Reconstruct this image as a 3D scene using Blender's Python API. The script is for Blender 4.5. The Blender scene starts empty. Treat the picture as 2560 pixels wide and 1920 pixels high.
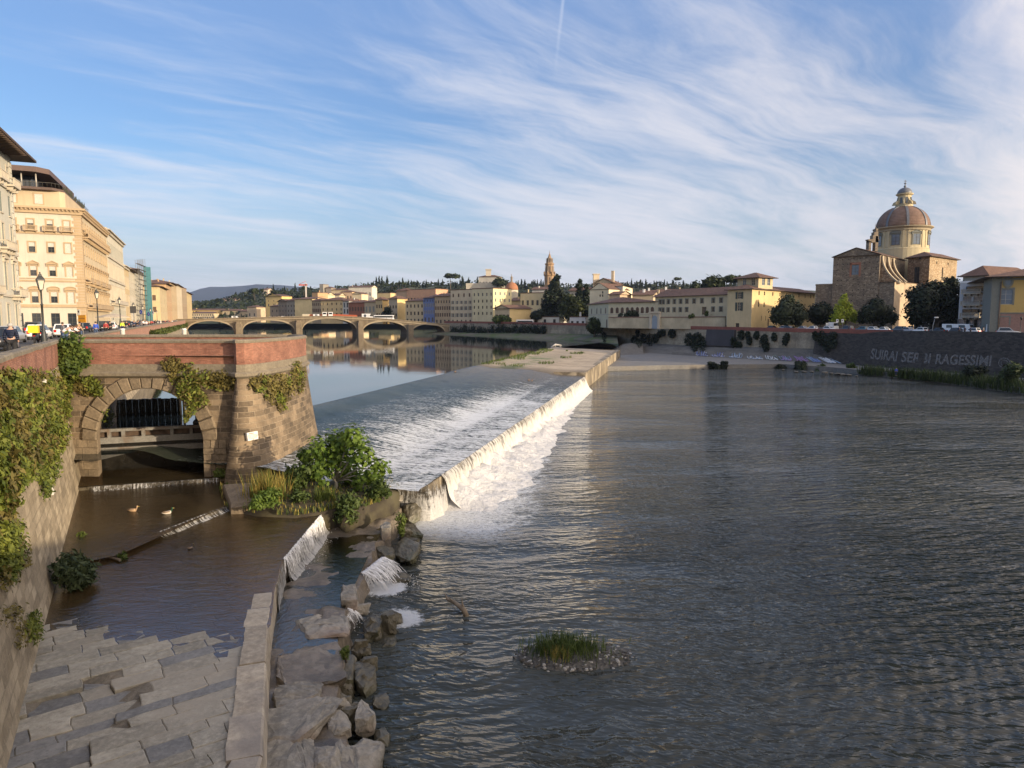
import bpy, bmesh, math, random
import numpy as np
from mathutils import Vector, noise as mnoise
R = random.Random(7)
scene = bpy.context.scene
COL = scene.collection
HC = 13.5; F = 1707.0; TH = math.radians(5.42)
CT, ST = math.cos(TH), math.sin(TH)
# ---------------------------------------------------------------- camera geometry helpers (photo pixels -> world metres)
def ray(px, py):
    u = (px-1280)/F; v = (py-960)/F
    return (u, CT - v*ST, -v*CT - ST)
def Pz(px, py, z):
    a, b, c = ray(px, py); t = (z-HC)/c
    return Vector((a*t, b*t, z))
def PY(px, py, Y):
    a, b, c = ray(px, py); t = Y/b
    return Vector((a*t, Y, HC + c*t))
def lerp(a, b, t): return a + (b-a)*t
def smooth(t):
    t = max(0, min(1, t)); return t*t*(3-2*t)
# ---------------------------------------------------------------- mesh builder
class MB:
    def __init__(s): s.v = []; s.f = []; s.m = []; s.sm = []
    def poly(s, pts, m=0, smooth=False):
        i = len(s.v); s.v += [tuple(p) for p in pts]; s.f.append(list(range(i, i+len(pts)))); s.m.append(m); s.sm.append(smooth)
    def quad(s, a, b, c, d, m=0, smooth=False): s.poly((a, b, c, d), m, smooth)
    def obox(s, o, ex, ey, ez, m=0, skip=''):
        o = Vector(o); ex = Vector(ex); ey = Vector(ey); ez = Vector(ez)
        p = [o, o+ex, o+ex+ey, o+ey, o+ez, o+ex+ez, o+ex+ey+ez, o+ey+ez]
        i = len(s.v); s.v += [tuple(q) for q in p]
        for k, f in zip('bkfrlt', ((3,2,1,0), (2,3,7,6), (0,1,5,4), (1,2,6,5), (3,0,4,7), (4,5,6,7))):
            if k in skip: continue
            s.f.append([i+q for q in f]); s.m.append(m); s.sm.append(False)
    def box(s, x0, x1, y0, y1, z0, z1, m=0, skip=''):
        s.obox((x0,y0,z0), (x1-x0,0,0), (0,y1-y0,0), (0,0,z1-z0), m, skip)
    def prism(s, poly, z0, z1, m=0, mt=None, top=True, bot=True):
        n = len(poly); i = len(s.v)
        s.v += [(p[0],p[1],z0) for p in poly] + [(p[0],p[1],z1) for p in poly]
        for k in range(n):
            j = (k+1) % n; s.f.append([i+k,i+j,i+n+j,i+n+k]); s.m.append(m); s.sm.append(False)
        if top: s.f.append([i+n+k for k in range(n)]); s.m.append(m if mt is None else mt); s.sm.append(False)
        if bot: s.f.append([i+k for k in range(n)][::-1]); s.m.append(m); s.sm.append(False)
    def rings(s, rings, m=0, close=True, cap=True, smooth=True):
        n = len(rings[0]); i0 = len(s.v)
        for r in rings: s.v += [tuple(p) for p in r]
        for a in range(len(rings)-1):
            for k in range(n if close else n-1):
                j = (k+1) % n; b = i0+a*n
                s.f.append([b+k, b+j, b+n+j, b+n+k]); s.m.append(m); s.sm.append(smooth)
        if cap and close:
            s.f.append([i0+k for k in range(n)][::-1]); s.m.append(m); s.sm.append(False)
            b = i0+(len(rings)-1)*n
            s.f.append([b+k for k in range(n)]); s.m.append(m); s.sm.append(False)
    def lathe(s, prof, c=(0,0), seg=16, m=0, smooth=True, cap=True, a0=0):
        s.rings([[(c[0]+r*math.cos(a0+2*math.pi*k/seg), c[1]+r*math.sin(a0+2*math.pi*k/seg), z) for k in range(seg)] for r, z in prof], m, True, cap, smooth)
    def tube(s, path, rad, seg=6, m=0, smooth=True):
        path = [Vector(p) for p in path]; rr = rad if isinstance(rad, (list, tuple)) else [rad]*len(path)
        rs = []
        for i, p in enumerate(path):
            d = (path[min(i+1, len(path)-1)] - path[max(i-1, 0)])
            d = d.normalized() if d.length > 1e-9 else Vector((0,0,1))
            up = Vector((0,0,1)) if abs(d.z) < .9 else Vector((1,0,0))
            x = d.cross(up).normalized(); y = d.cross(x).normalized()
            rs.append([p + (x*math.cos(2*math.pi*k/seg) + y*math.sin(2*math.pi*k/seg))*rr[i] for k in range(seg)])
        s.rings(rs, m, True, True, smooth)
    def build(s, name, mats, parent=None, loc=None, uv=True, recalc=True):
        """world-space vertices; stored relative to the parent's (or own) location"""
        me = bpy.data.meshes.new(name)
        o = bpy.data.objects.new(name, me); COL.objects.link(o)
        off = Vector((0,0,0))
        if parent is not None:
            o.parent = parent; off = world_loc(parent)
        if loc is not None:
            o.location = Vector(loc) - off; off = Vector(loc)
        me.from_pydata([(a-off.x, b-off.y, c-off.z) for a, b, c in s.v], [], s.f)
        if not isinstance(mats, (list, tuple)): mats = [mats]
        for m in mats: me.materials.append(m)
        me.polygons.foreach_set('material_index', s.m); me.polygons.foreach_set('use_smooth', s.sm)
        if uv: auto_uv(me, off)
        if recalc and len(s.f) < 60000:
            bm = bmesh.new(); bm.from_mesh(me); bmesh.ops.recalc_face_normals(bm, faces=bm.faces); bm.to_mesh(me); bm.free()
        me.update()
        return o
def world_loc(o):
    v = Vector(o.location)
    while o.parent is not None: o = o.parent; v = v + Vector(o.location)
    return v
def auto_uv(me, off):
    n = len(me.loops)
    if n == 0: return
    uvl = me.uv_layers.new(name='UVMap')
    co = np.empty(len(me.vertices)*3, dtype=np.float32); me.vertices.foreach_get('co', co); co = co.reshape(-1,3) + np.array(off, dtype=np.float32)
    nr = np.empty(len(me.polygons)*3, dtype=np.float32); me.polygons.foreach_get('normal', nr); nr = nr.reshape(-1,3)
    lt = np.empty(len(me.polygons), dtype=np.int32); me.polygons.foreach_get('loop_total', lt)
    vi = np.empty(n, dtype=np.int32); me.loops.foreach_get('vertex_index', vi)
    fi = np.repeat(np.arange(len(lt)), lt); N = nr[fi]; C = co[vi]
    h = np.hypot(N[:,0], N[:,1]); flat = h < .35; hs = np.where(h < 1e-6, 1, h)
    tx, ty = -N[:,1]/hs, N[:,0]/hs
    U = np.where(flat, C[:,0], C[:,0]*tx + C[:,1]*ty)
    down = np.where(np.abs(N[:,2]) > .12, -(C[:,0]*N[:,0]+C[:,1]*N[:,1])/hs, 0)
    sl = np.sqrt(np.maximum(1e-6, 1))
    V = np.where(flat, C[:,1], np.where(np.abs(N[:,2]) > .5, down/np.maximum(np.abs(N[:,2]), .3), C[:,2]))
    uv = np.stack([U, V], 1).astype(np.float32).ravel(); uvl.data.foreach_set('uv', uv)
def tag(o, label=None, cat=None, group=None, kind=None):
    if label: o['label'] = label
    if cat: o['category'] = cat
    if group: o['group'] = group
    if kind: o['kind'] = kind
    return o
def thing(name, label, cat, loc=(0,0,0), rz=0, group=None):
    o = bpy.data.objects.new(name, None); COL.objects.link(o); o.location = loc; o.rotation_euler = (0,0,rz)
    return tag(o, label, cat, group)
KIDS = {}
def kids(o): return [c for c in COL.objects if c.parent == o]
def copy_tree(o, kmap, parent=None):
    c = o.copy(); COL.objects.link(c)
    if parent is not None: c.parent = parent
    for ch in kmap.get(o.name, ()): copy_tree(ch, kmap, c)
    return c
def kid_map(o):
    km = {}; st = [o]
    while st:
        a = st.pop(); km[a.name] = kids(a); st += km[a.name]
    return km
def leaf_mesh(name, C, N, size, mat, seed=0, shape='quad', jit=.5, elong=1.4, mats=None, midx=None):
    """many small leaf faces: C centres (n,3), N preferred normals (n,3)"""
    rg = np.random.default_rng(seed); n = len(C)
    N = N + rg.normal(0, jit, (n,3)); N /= np.linalg.norm(N, axis=1)[:,None] + 1e-9
    T = np.cross(N, rg.normal(0,1,(n,3))); T /= np.linalg.norm(T, axis=1)[:,None] + 1e-9
    B = np.cross(N, T); s = (np.asarray(size)*rg.uniform(.65,1.35,n))[:,None] if np.ndim(size) == 0 else (size*rg.uniform(.65,1.35,n))[:,None]
    if shape == 'quad': tpl = [(-.5,0,0), (0,-.34,.08), (.5,0,0), (0,.34,.08)]
    elif shape == 'fig': tpl = [(-.5,0,0), (-.18,-.36,.05), (.0,-.2,.1), (.3,-.42,0), (.32,-.14,.08), (.62,0,-.06), (.32,.14,.08), (.3,.42,0), (.0,.2,.1), (-.18,.36,.05)]
    elif shape == 'blade': tpl = [(-.5,-.05,0), (.0,-.05,.0), (.5,0,.1), (.0,.05,.0)]
    else: tpl = [(-.5,-.3,0), (.5,-.3,0), (.5,.3,0), (-.5,.3,0)]
    k = len(tpl); V = np.empty((n,k,3))
    for i, (a, b, c) in enumerate(tpl): V[:,i] = C + T*s*a*elong + B*s*b + N*s*c
    me = bpy.data.meshes.new(name); me.vertices.add(n*k); me.vertices.foreach_set('co', V.astype(np.float32).ravel())
    me.loops.add(n*k); me.loops.foreach_set('vertex_index', np.arange(n*k, dtype=np.int32))
    me.polygons.add(n); me.polygons.foreach_set('loop_start', np.arange(0, n*k, k, dtype=np.int32))
    if midx is not None: me.polygons.foreach_set('material_index', np.asarray(midx, dtype=np.int32))
    for m in (mats or [mat]): me.materials.append(m)
    me.update(calc_edges=True)
    return me
def put(name, me, parent=None, loc=(0,0,0), rz=0, scale=None):
    o = bpy.data.objects.new(name, me); COL.objects.link(o); o.parent = parent; o.location = loc; o.rotation_euler = (0,0,rz)
    if scale is not None: o.scale = scale
    return o
# ---------------------------------------------------------------- materials
MC = {}
class NT:
    def __init__(s, name):
        s.m = bpy.data.materials.new(name); s.m.use_nodes = True; s.t = s.m.node_tree; s.N = s.t.nodes; s.L = s.t.links
        s.b = s.N['Principled BSDF']; s.out = s.N['Material Output']
    def n(s, t, **k):
        o = s.N.new(t)
        for a, b in k.items():
            if a == 'inp':
                for i, v in b.items():
                    if hasattr(v, 'is_linked') or isinstance(v, bpy.types.NodeSocket): s.L.new(v, o.inputs[i])
                    else: o.inputs[i].default_value = v
            else: setattr(o, a, b)
        return o
    def uv(s): return s.n('ShaderNodeUVMap').outputs[0]
    def pos(s): return s.n('ShaderNodeNewGeometry').outputs['Position']
    def obj(s): return s.n('ShaderNodeTexCoord').outputs['Object']
    def mp(s, vec, sc=(1,1,1), rot=(0,0,0), loc=(0,0,0)):
        return s.n('ShaderNodeMapping', inp={'Vector': vec, 'Scale': sc, 'Rotation': rot, 'Location': loc}).outputs[0]
    def noise(s, vec, scale=1, detail=4, rough=.55, dist=0, out='Fac'):
        return s.n('ShaderNodeTexNoise', inp={'Vector': vec, 'Scale': scale, 'Detail': detail, 'Roughness': rough, 'Distortion': dist}).outputs[out]
    def ramp(s, fac, stops, interp='LINEAR'):
        r = s.n('ShaderNodeValToRGB', inp={'Fac': fac}); e = r.color_ramp.elements; r.color_ramp.interpolation = interp
        while len(e) < len(stops): e.new(.5)
        for i, (p, c) in enumerate(stops):
            e[i].position = p; e[i].color = tuple(c)+(1,) if len(c) == 3 else c
        return r.outputs[0]
    def mr(s, v, a, b, c=0, d=1, clamp=True, smooth=False):
        return s.n('ShaderNodeMapRange', clamp=clamp, interpolation_type='SMOOTHSTEP' if smooth else 'LINEAR', inp={'Value': v, 'From Min': a, 'From Max': b, 'To Min': c, 'To Max': d}).outputs[0]
    def math(s, op, a, b=0.0, c=0.0):
        return s.n('ShaderNodeMath', operation=op, inp={0: a, 1: b, 2: c}).outputs[0]
    def mix(s, f, a, b, mode='MIX'):
        n = s.n('ShaderNodeMix', data_type='RGBA', blend_type=mode)
        for k, v in ((0, f), (6, a), (7, b)):
            sock = n.inputs[k]
            if isinstance(v, bpy.types.NodeSocket): s.L.new(v, sock)
            elif isinstance(v, (int, float)): sock.default_value = v if k == 0 else (v,v,v,1)
            else: sock.default_value = tuple(v)+(1,) if len(v) == 3 else v
        return n.outputs[2]
    def bump(s, h, st=.5, dist=.05, nrm=None):
        b = s.n('ShaderNodeBump', inp={'Height': h, 'Strength': st, 'Distance': dist})
        if nrm is not None: s.L.new(nrm, b.inputs['Normal'])
        return b.outputs[0]
    def set(s, **k):
        for a, v in k.items():
            i = s.b.inputs[{'col':'Base Color','rough':'Roughness','nrm':'Normal','metal':'Metallic','spec':'Specular IOR Level','emit':'Emission Color','es':'Emission Strength','alpha':'Alpha','trans':'Transmission Weight','ior':'IOR'}[a]]
            if isinstance(v, bpy.types.NodeSocket): s.L.new(v, i)
            elif isinstance(v, tuple) and len(v) == 3: i.default_value = v+(1,)
            else: i.default_value = v
        return s.m
def sc(c, k): return tuple(min(1, x*k) for x in c)
def memo(fn):
    def w(*a, **k):
        key = (fn.__name__, a, tuple(sorted(k.items())))
        if key not in MC: MC[key] = fn(*a, **k)
        return MC[key]
    return w
@memo
def plain(name, col, rough=.6, metal=0.0, var=.12):
    t = NT(name); nz = t.noise(t.obj(), 3.0, 5)
    return t.set(col=t.mix(t.mr(nz, .3, .7), sc(col, 1-var), sc(col, 1+var)), rough=rough, metal=metal)
@memo
def plaster(col, var=.22, rough=.9, name='plaster'):
    t = NT(name); p = t.pos()
    n1 = t.noise(p, .22, 6, .6); n2 = t.noise(t.mp(p, (1.6,1.6,.16)), .9, 4, .6)
    c = t.mix(t.mr(n1, .3, .72), sc(col, 1-var), sc(col, 1+var*.45))
    c = t.mix(t.math('MULTIPLY', t.mr(n2, .5, .85), .45), c, sc(col, .55))
    return t.set(col=c, rough=rough, nrm=t.bump(t.noise(p, 8, 3), .15, .03))
@memo
def brickmat(c1, c2, mortar, w=.28, h=.075, name='brick', ms=.012, dark=.5, bump=.4):
    t = NT(name); uv = t.uv()
    wob = t.noise(uv, 2.2, 3, out='Color')
    uvw = t.n('ShaderNodeVectorMath', operation='ADD', inp={0: uv, 1: t.n('ShaderNodeVectorMath', operation='SCALE', inp={0: wob, 'Scale': h*.25}).outputs[0]}).outputs[0]
    b = t.n('ShaderNodeTexBrick', inp={'Vector': uvw, 'Color1': c1+(1,), 'Color2': c2+(1,), 'Mortar': mortar+(1,), 'Scale': 1.0, 'Mortar Size': ms, 'Mortar Smooth': .3, 'Bias': .0, 'Brick Width': w, 'Row Height': h})
    n1 = t.noise(t.pos(), .55, 6, .65); n2 = t.noise(uv, 5, 5, .7)
    c = t.mix(t.math('MULTIPLY', t.mr(n1, .42, .75), dark), b.outputs['Color'], sc(c1, .28))
    c = t.mix(t.mr(n2, .35, .75), c, sc(c2, 1.35)) if False else t.mix(t.math('MULTIPLY', t.mr(n2, .5, .8), .35), c, sc(c2, 1.5))
    hgt = t.math('ADD', t.math('MULTIPLY', b.outputs['Fac'], -1.0), t.math('MULTIPLY', n2, .9))
    return t.set(col=c, rough=.9, nrm=t.bump(hgt, bump, .04))
@memo
def rubble(c1, c2, c3, scale=1.6, name='rubble_stone', flat=1.9):
    """irregular coursed rubble: stretched voronoi cells"""
    t = NT(name); uv = t.uv(); v = t.mp(uv, (scale, scale*flat, 1))
    vo = t.n('ShaderNodeTexVoronoi', inp={'Vector': v, 'Scale': 1.0, 'Randomness': .8}); ed = t.n('ShaderNodeTexVoronoi', feature='DISTANCE_TO_EDGE', inp={'Vector': v, 'Scale': 1.0, 'Randomness': .8}).outputs['Distance']
    rnd = t.n('ShaderNodeSeparateColor', inp={0: vo.outputs['Color']}).outputs[0]
    n1 = t.noise(t.pos(), .3, 6, .65); n2 = t.noise(uv, 6, 5, .7)
    c = t.ramp(rnd, [(0, c1), (.5, c2), (1, c3)])
    c = t.mix(t.mr(ed, .02, .1, .75, 0), c, sc(c1, .5)); c = t.mix(t.math('MULTIPLY', t.mr(n1, .45, .7), .55), c, sc(c1, .5))
    c = t.mix(t.math('MULTIPLY', t.mr(n2, .5, .85), .4), c, sc(c3, 1.3))
    h = t.math('ADD', t.mr(ed, 0, .15), t.math('MULTIPLY', n2, .5))
    return t.set(col=c, rough=.92, nrm=t.bump(h, .5, .06))
@memo
def roofmat(col=(.16,.085,.055), name='roof_tiles'):
    t = NT(name); uv = t.uv()
    w = t.n('ShaderNodeTexWave', wave_type='BANDS', bands_direction='X', inp={'Vector': uv, 'Scale': 1.3, 'Distortion': .4, 'Detail': 1}).outputs['Fac']
    n = t.noise(uv, .8, 6, .7); n2 = t.noise(uv, 5, 3)
    c = t.mix(t.mr(n, .35, .7), sc(col, .6), sc(col, 1.3)); c = t.mix(t.math('MULTIPLY', t.mr(n2, .55, .8), .5), c, sc((.3,.27,.22), .8)); c = t.mix(t.mr(w, 0, .35, .5, 0), c, sc(col, .35))
    return t.set(col=c, rough=.9, nrm=t.bump(w, .6, .08))
@memo
def foliage(c1, c2, name='foliage', transl=.25):
    t = NT(name); g = t.n('ShaderNodeNewGeometry').outputs['Random Per Island']
    n = t.noise(t.obj(), .6, 3)
    c = t.mix(t.math('ADD', t.math('MULTIPLY', g, .75), t.mr(n, .3, .7, -.15, .4)), c1, c2)
    t.set(col=c, rough=.6, spec=.25)
    tr = t.n('ShaderNodeBsdfTranslucent', inp={'Color': c}); mx = t.n('ShaderNodeMixShader', inp={0: transl, 1: t.b.outputs[0], 2: tr.outputs[0]})
    t.L.new(mx.outputs[0], t.out.inputs[0]); return t.m
@memo
def glassmat(col=(.03,.035,.04), rough=.08, name='window_glass'):
    t = NT(name); n = t.noise(t.pos(), .5, 2)
    return t.set(col=t.mix(n, sc(col, .6), sc(col, 1.5)), rough=rough, spec=.6)
@memo
def stonemat(c1, c2, scale=1.0, name='stone', bump=.5, rough=.85, c3=None, wet=None):
    t = NT(name); p = t.obj(); isl = t.n('ShaderNodeNewGeometry').outputs['Random Per Island']
    n1 = t.noise(p, .9*scale, 8, .68); n2 = t.noise(p, 5*scale, 6, .7); n3 = t.noise(p, .35*scale, 4)
    c = t.mix(t.mr(n1, .3, .7), c1, c2); c = t.mix(t.mr(isl, 0, 1, 0, .55), c, sc(c1, .55))
    c = t.mix(t.math('MULTIPLY', t.mr(n2, .5, .8), .55), c, sc(c2, 1.35)); c = t.mix(t.math('MULTIPLY', t.mr(n2, .48, .25), .6), c, sc(c1, .45))
    if c3: c = t.mix(t.math('MULTIPLY', t.mr(n3, .52, .66), .75), c, c3)
    if wet is not None:   # damp, algae stained band above the waterline
        z = t.n('ShaderNodeSeparateXYZ', inp={0: t.pos()}).outputs[2]; c = t.mix(t.mr(t.math('ADD', z, t.math('MULTIPLY', n1, .5)), wet, wet+.3, .85, 0), c, (.028,.027,.014))
    return t.set(col=c, rough=rough, nrm=t.bump(t.math('ADD', n1, t.math('MULTIPLY', n2, .5)), bump, .08))
WHITE = plain('white_paint', (.75,.74,.7), .5)
DARK = plain('dark_iron', (.025,.028,.027), .5)
# ================================================================ world, sun, camera
SUN_AZ = Vector((.86,-.51)).normalized(); SUN_EL = math.radians(9.5)
SD = Vector((SUN_AZ.x*math.cos(SUN_EL), SUN_AZ.y*math.cos(SUN_EL), math.sin(SUN_EL)))
def make_world():
    w = bpy.data.worlds.new('World'); scene.world = w; w.use_nodes = True
    nt = w.node_tree; t = NT.__new__(NT); t.t = nt; t.N = nt.nodes; t.L = nt.links
    bg = t.N['Background']; bg.inputs[1].default_value = .13
    sky = t.n('ShaderNodeTexSky', sky_type='NISHITA', sun_disc=False, sun_elevation=SUN_EL, sun_rotation=math.atan2(SD.x, SD.y), altitude=50, air_density=1.0, dust_density=.6, ozone_density=2.2)
    d = t.n('ShaderNodeTexCoord').outputs['Generated']; s = t.n('ShaderNodeSeparateXYZ', inp={0: d})
    dz = t.math('MAXIMUM', t.math('ADD', s.outputs[2], .09), .03)
    px = t.math('DIVIDE', s.outputs[0], dz); py = t.math('DIVIDE', s.outputs[1], dz)
    P = t.n('ShaderNodeCombineXYZ', inp={0: px, 1: py, 2: 0.0}).outputs[0]
    warp = t.n('ShaderNodeVectorMath', operation='SCALE', inp={0: t.noise(P, .5, 3, out='Color'), 'Scale': .9}).outputs[0]
    PW = t.n('ShaderNodeVectorMath', operation='ADD', inp={0: P, 1: warp}).outputs[0]
    A = t.mp(t.mp(PW, rot=(0,0,math.radians(-50))), (.34, 1.35, 1)); B = t.mp(t.mp(PW, rot=(0,0,math.radians(-36))), (.5, 2.4, 1), loc=(3,7,0))
    n1 = t.noise(A, 1.0, 9, .62, .3); n2 = t.noise(B, 1.3, 8, .66, .5); n3 = t.noise(P, .32, 4, .5)
    az = t.math('DIVIDE', s.outputs[0], t.math('MAXIMUM', s.outputs[1], .05))   # screen-independent compass bearing
    cov = t.math('ADD', t.math('MULTIPLY', t.mr(az, -.75, .75), .10), t.mr(s.outputs[2], .0, .45, .21, .07))
    m = t.math('ADD', t.math('ADD', t.math('MULTIPLY', n1, .72), t.math('MULTIPLY', n2, .42)), t.math('ADD', t.math('MULTIPLY', n3, .3), cov))
    clouds = t.mr(m, .79, 1.12, 0, .9, smooth=True)
    # towards the low horizon the sky pales to a grey blue band of far cloud
    low = t.mr(s.outputs[2], .0, .26, 1, 0, smooth=True)
    bandn = t.noise(t.mp(d, (2.2, 2.2, 26)), 1.0, 6, .6)
    sat = t.n('ShaderNodeHueSaturation', inp={'Color': sky.outputs[0], 'Saturation': 1.1, 'Value': 1.0}).outputs[0]
    blue = t.mix(1.0, sat, (.98,1.0,1.16), 'MULTIPLY')
    blue = t.mix(t.mr(s.outputs[2], .16, .5, .0, .6), blue, (1.9, 2.9, 5.2))
    hz = t.mix(t.mr(bandn, .38, .66), (2.5,3.05,3.95), (3.9,4.0,4.3))
    base = t.mix(t.math('MULTIPLY', low, .82), blue, hz)
    cc = t.mix(t.mr(az, -.5, .8), (4.5,4.7,5.3), (4.6,4.4,4.6))
    full = t.mix(clouds, base, cc)
    # a thin aircraft trail
    a1 = t.math('ADD', az, t.math('MULTIPLY', t.noise(t.mp(d, (1,1,9)), 1, 2), .01))
    tr = t.math('MULTIPLY', t.mr(t.math('ABSOLUTE', t.math('SUBTRACT', a1, t.mr(s.outputs[2], .3, .5, .062, .09, clamp=False))), .0, .004, .30, 0, smooth=True), t.mr(s.outputs[2], .3, .44, 0, 1, smooth=True))
    full = t.mix(tr, full, (5.4,5.5,5.9))
    dt = t.n('ShaderNodeVectorMath', operation='DOT_PRODUCT', inp={0: d, 1: tuple(SD)}).outputs['Value']
    full = t.mix(t.mr(dt, .05, .98, 0, 1), full, t.mix(1.0, full, (9.5,7.2,4.6), 'ADD'))
    ground = t.mr(s.outputs[2], -.02, .0)
    full = t.mix(ground, (.9,.9,.95), full)
    t.L.new(full, bg.inputs[0])
make_world()
sun = bpy.data.objects.new('sun', bpy.data.lights.new('sun', 'SUN')); COL.objects.link(sun)
sun.data.energy = 4.6; sun.data.angle = math.radians(.6); sun.data.color = (1.0, .81, .58)
sun.rotation_euler = SD.to_track_quat('Z', 'Y').to_euler()
cam = bpy.data.objects.new('camera', bpy.data.cameras.new('camera')); COL.objects.link(cam); scene.camera = cam
cam.location = (0,0,HC); cam.rotation_euler = (math.pi/2 - TH, 0, 0); cam.data.sensor_width = 36; cam.data.lens = 36*F/2560; cam.data.clip_end = 40000; cam.data.clip_start = .1
vs = scene.view_settings; vs.view_transform = 'Standard'; vs.look = 'None'; vs.exposure = .46; vs.gamma = 1
scene.render.engine = 'CYCLES'; cy = scene.cycles; cy.use_denoising = True; cy.max_bounces = 6; cy.diffuse_bounces = 3; cy.glossy_bounces = 3; cy.transparent_max_bounces = 24; cy.caustics_reflective = False; cy.caustics_refractive = False; cy.sample_clamp_indirect = 6; cy.use_adaptive_sampling = True
# ================================================================ plan geometry
ZR, ZP, ZSL, ZSR = 0.0, 4.15, 11.5, 10.0        # lower river, upper pool, left street, right street
L0 = Vector((-5.9,45.3)); LD = Vector((.225,.974)).normalized(); LN = Vector((-LD.y, LD.x))   # weir lip, its direction, and upstream normal
def W(a, s): return L0 + LD*a + LN*s
SDIR = Vector((-.4105,.9119)); SNL = Vector((-.9119,-.4105))      # left street direction and its landward normal
def wallX(Y):   # left parapet line
    if Y < 47: return -31.2 + (47-Y)*.5625
    if Y < 62: return -31.2 - (Y-47)*.50
    return -38.7 - (Y-62)*.452
RW = [(140,88),(122,112),(110,142),(100,165),(93,187),(88,198),(80,214),(62,250),(46,300),(0,378),(-44,446)]   # right embankment wall, near to far
# ---------------------------------------------------------------- grounds
def ground_poly(name, pts, z, mat, label=None):
    b = MB(); b.poly([(x,y,z) for x,y in pts]); return tag(b.build(name, mat), label, None, None, 'structure')
asph = plaster((.07,.068,.066), .25, .9, 'asphalt')
bt = MB(); bt.poly([(-9000,-3000,-1.6),(9000,-3000,-1.6),(9000,14000,-1.6),(-9000,14000,-1.6)])
tag(bt.build('ground', plaster((.06,.055,.04), .3, .95, 'earth')), None, None, None, 'structure')
lw = [(wallX(Y)-.35, Y) for Y in (-30, 10, 30, 47, 62, 120, 250, 432)]
ground_poly('road', lw + [(-226,470),(-330,700),(-700,700),(-700,-40),(lw[0][0],-40)], ZSL, asph)
rw = [(x+.4, y+.3) for x, y in RW]
ground_poly('quay_pavement', [(900,80),(141,80)] + rw + [(-60,475),(-60,1300),(900,1300)][0:] , ZSR, asph)
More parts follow.
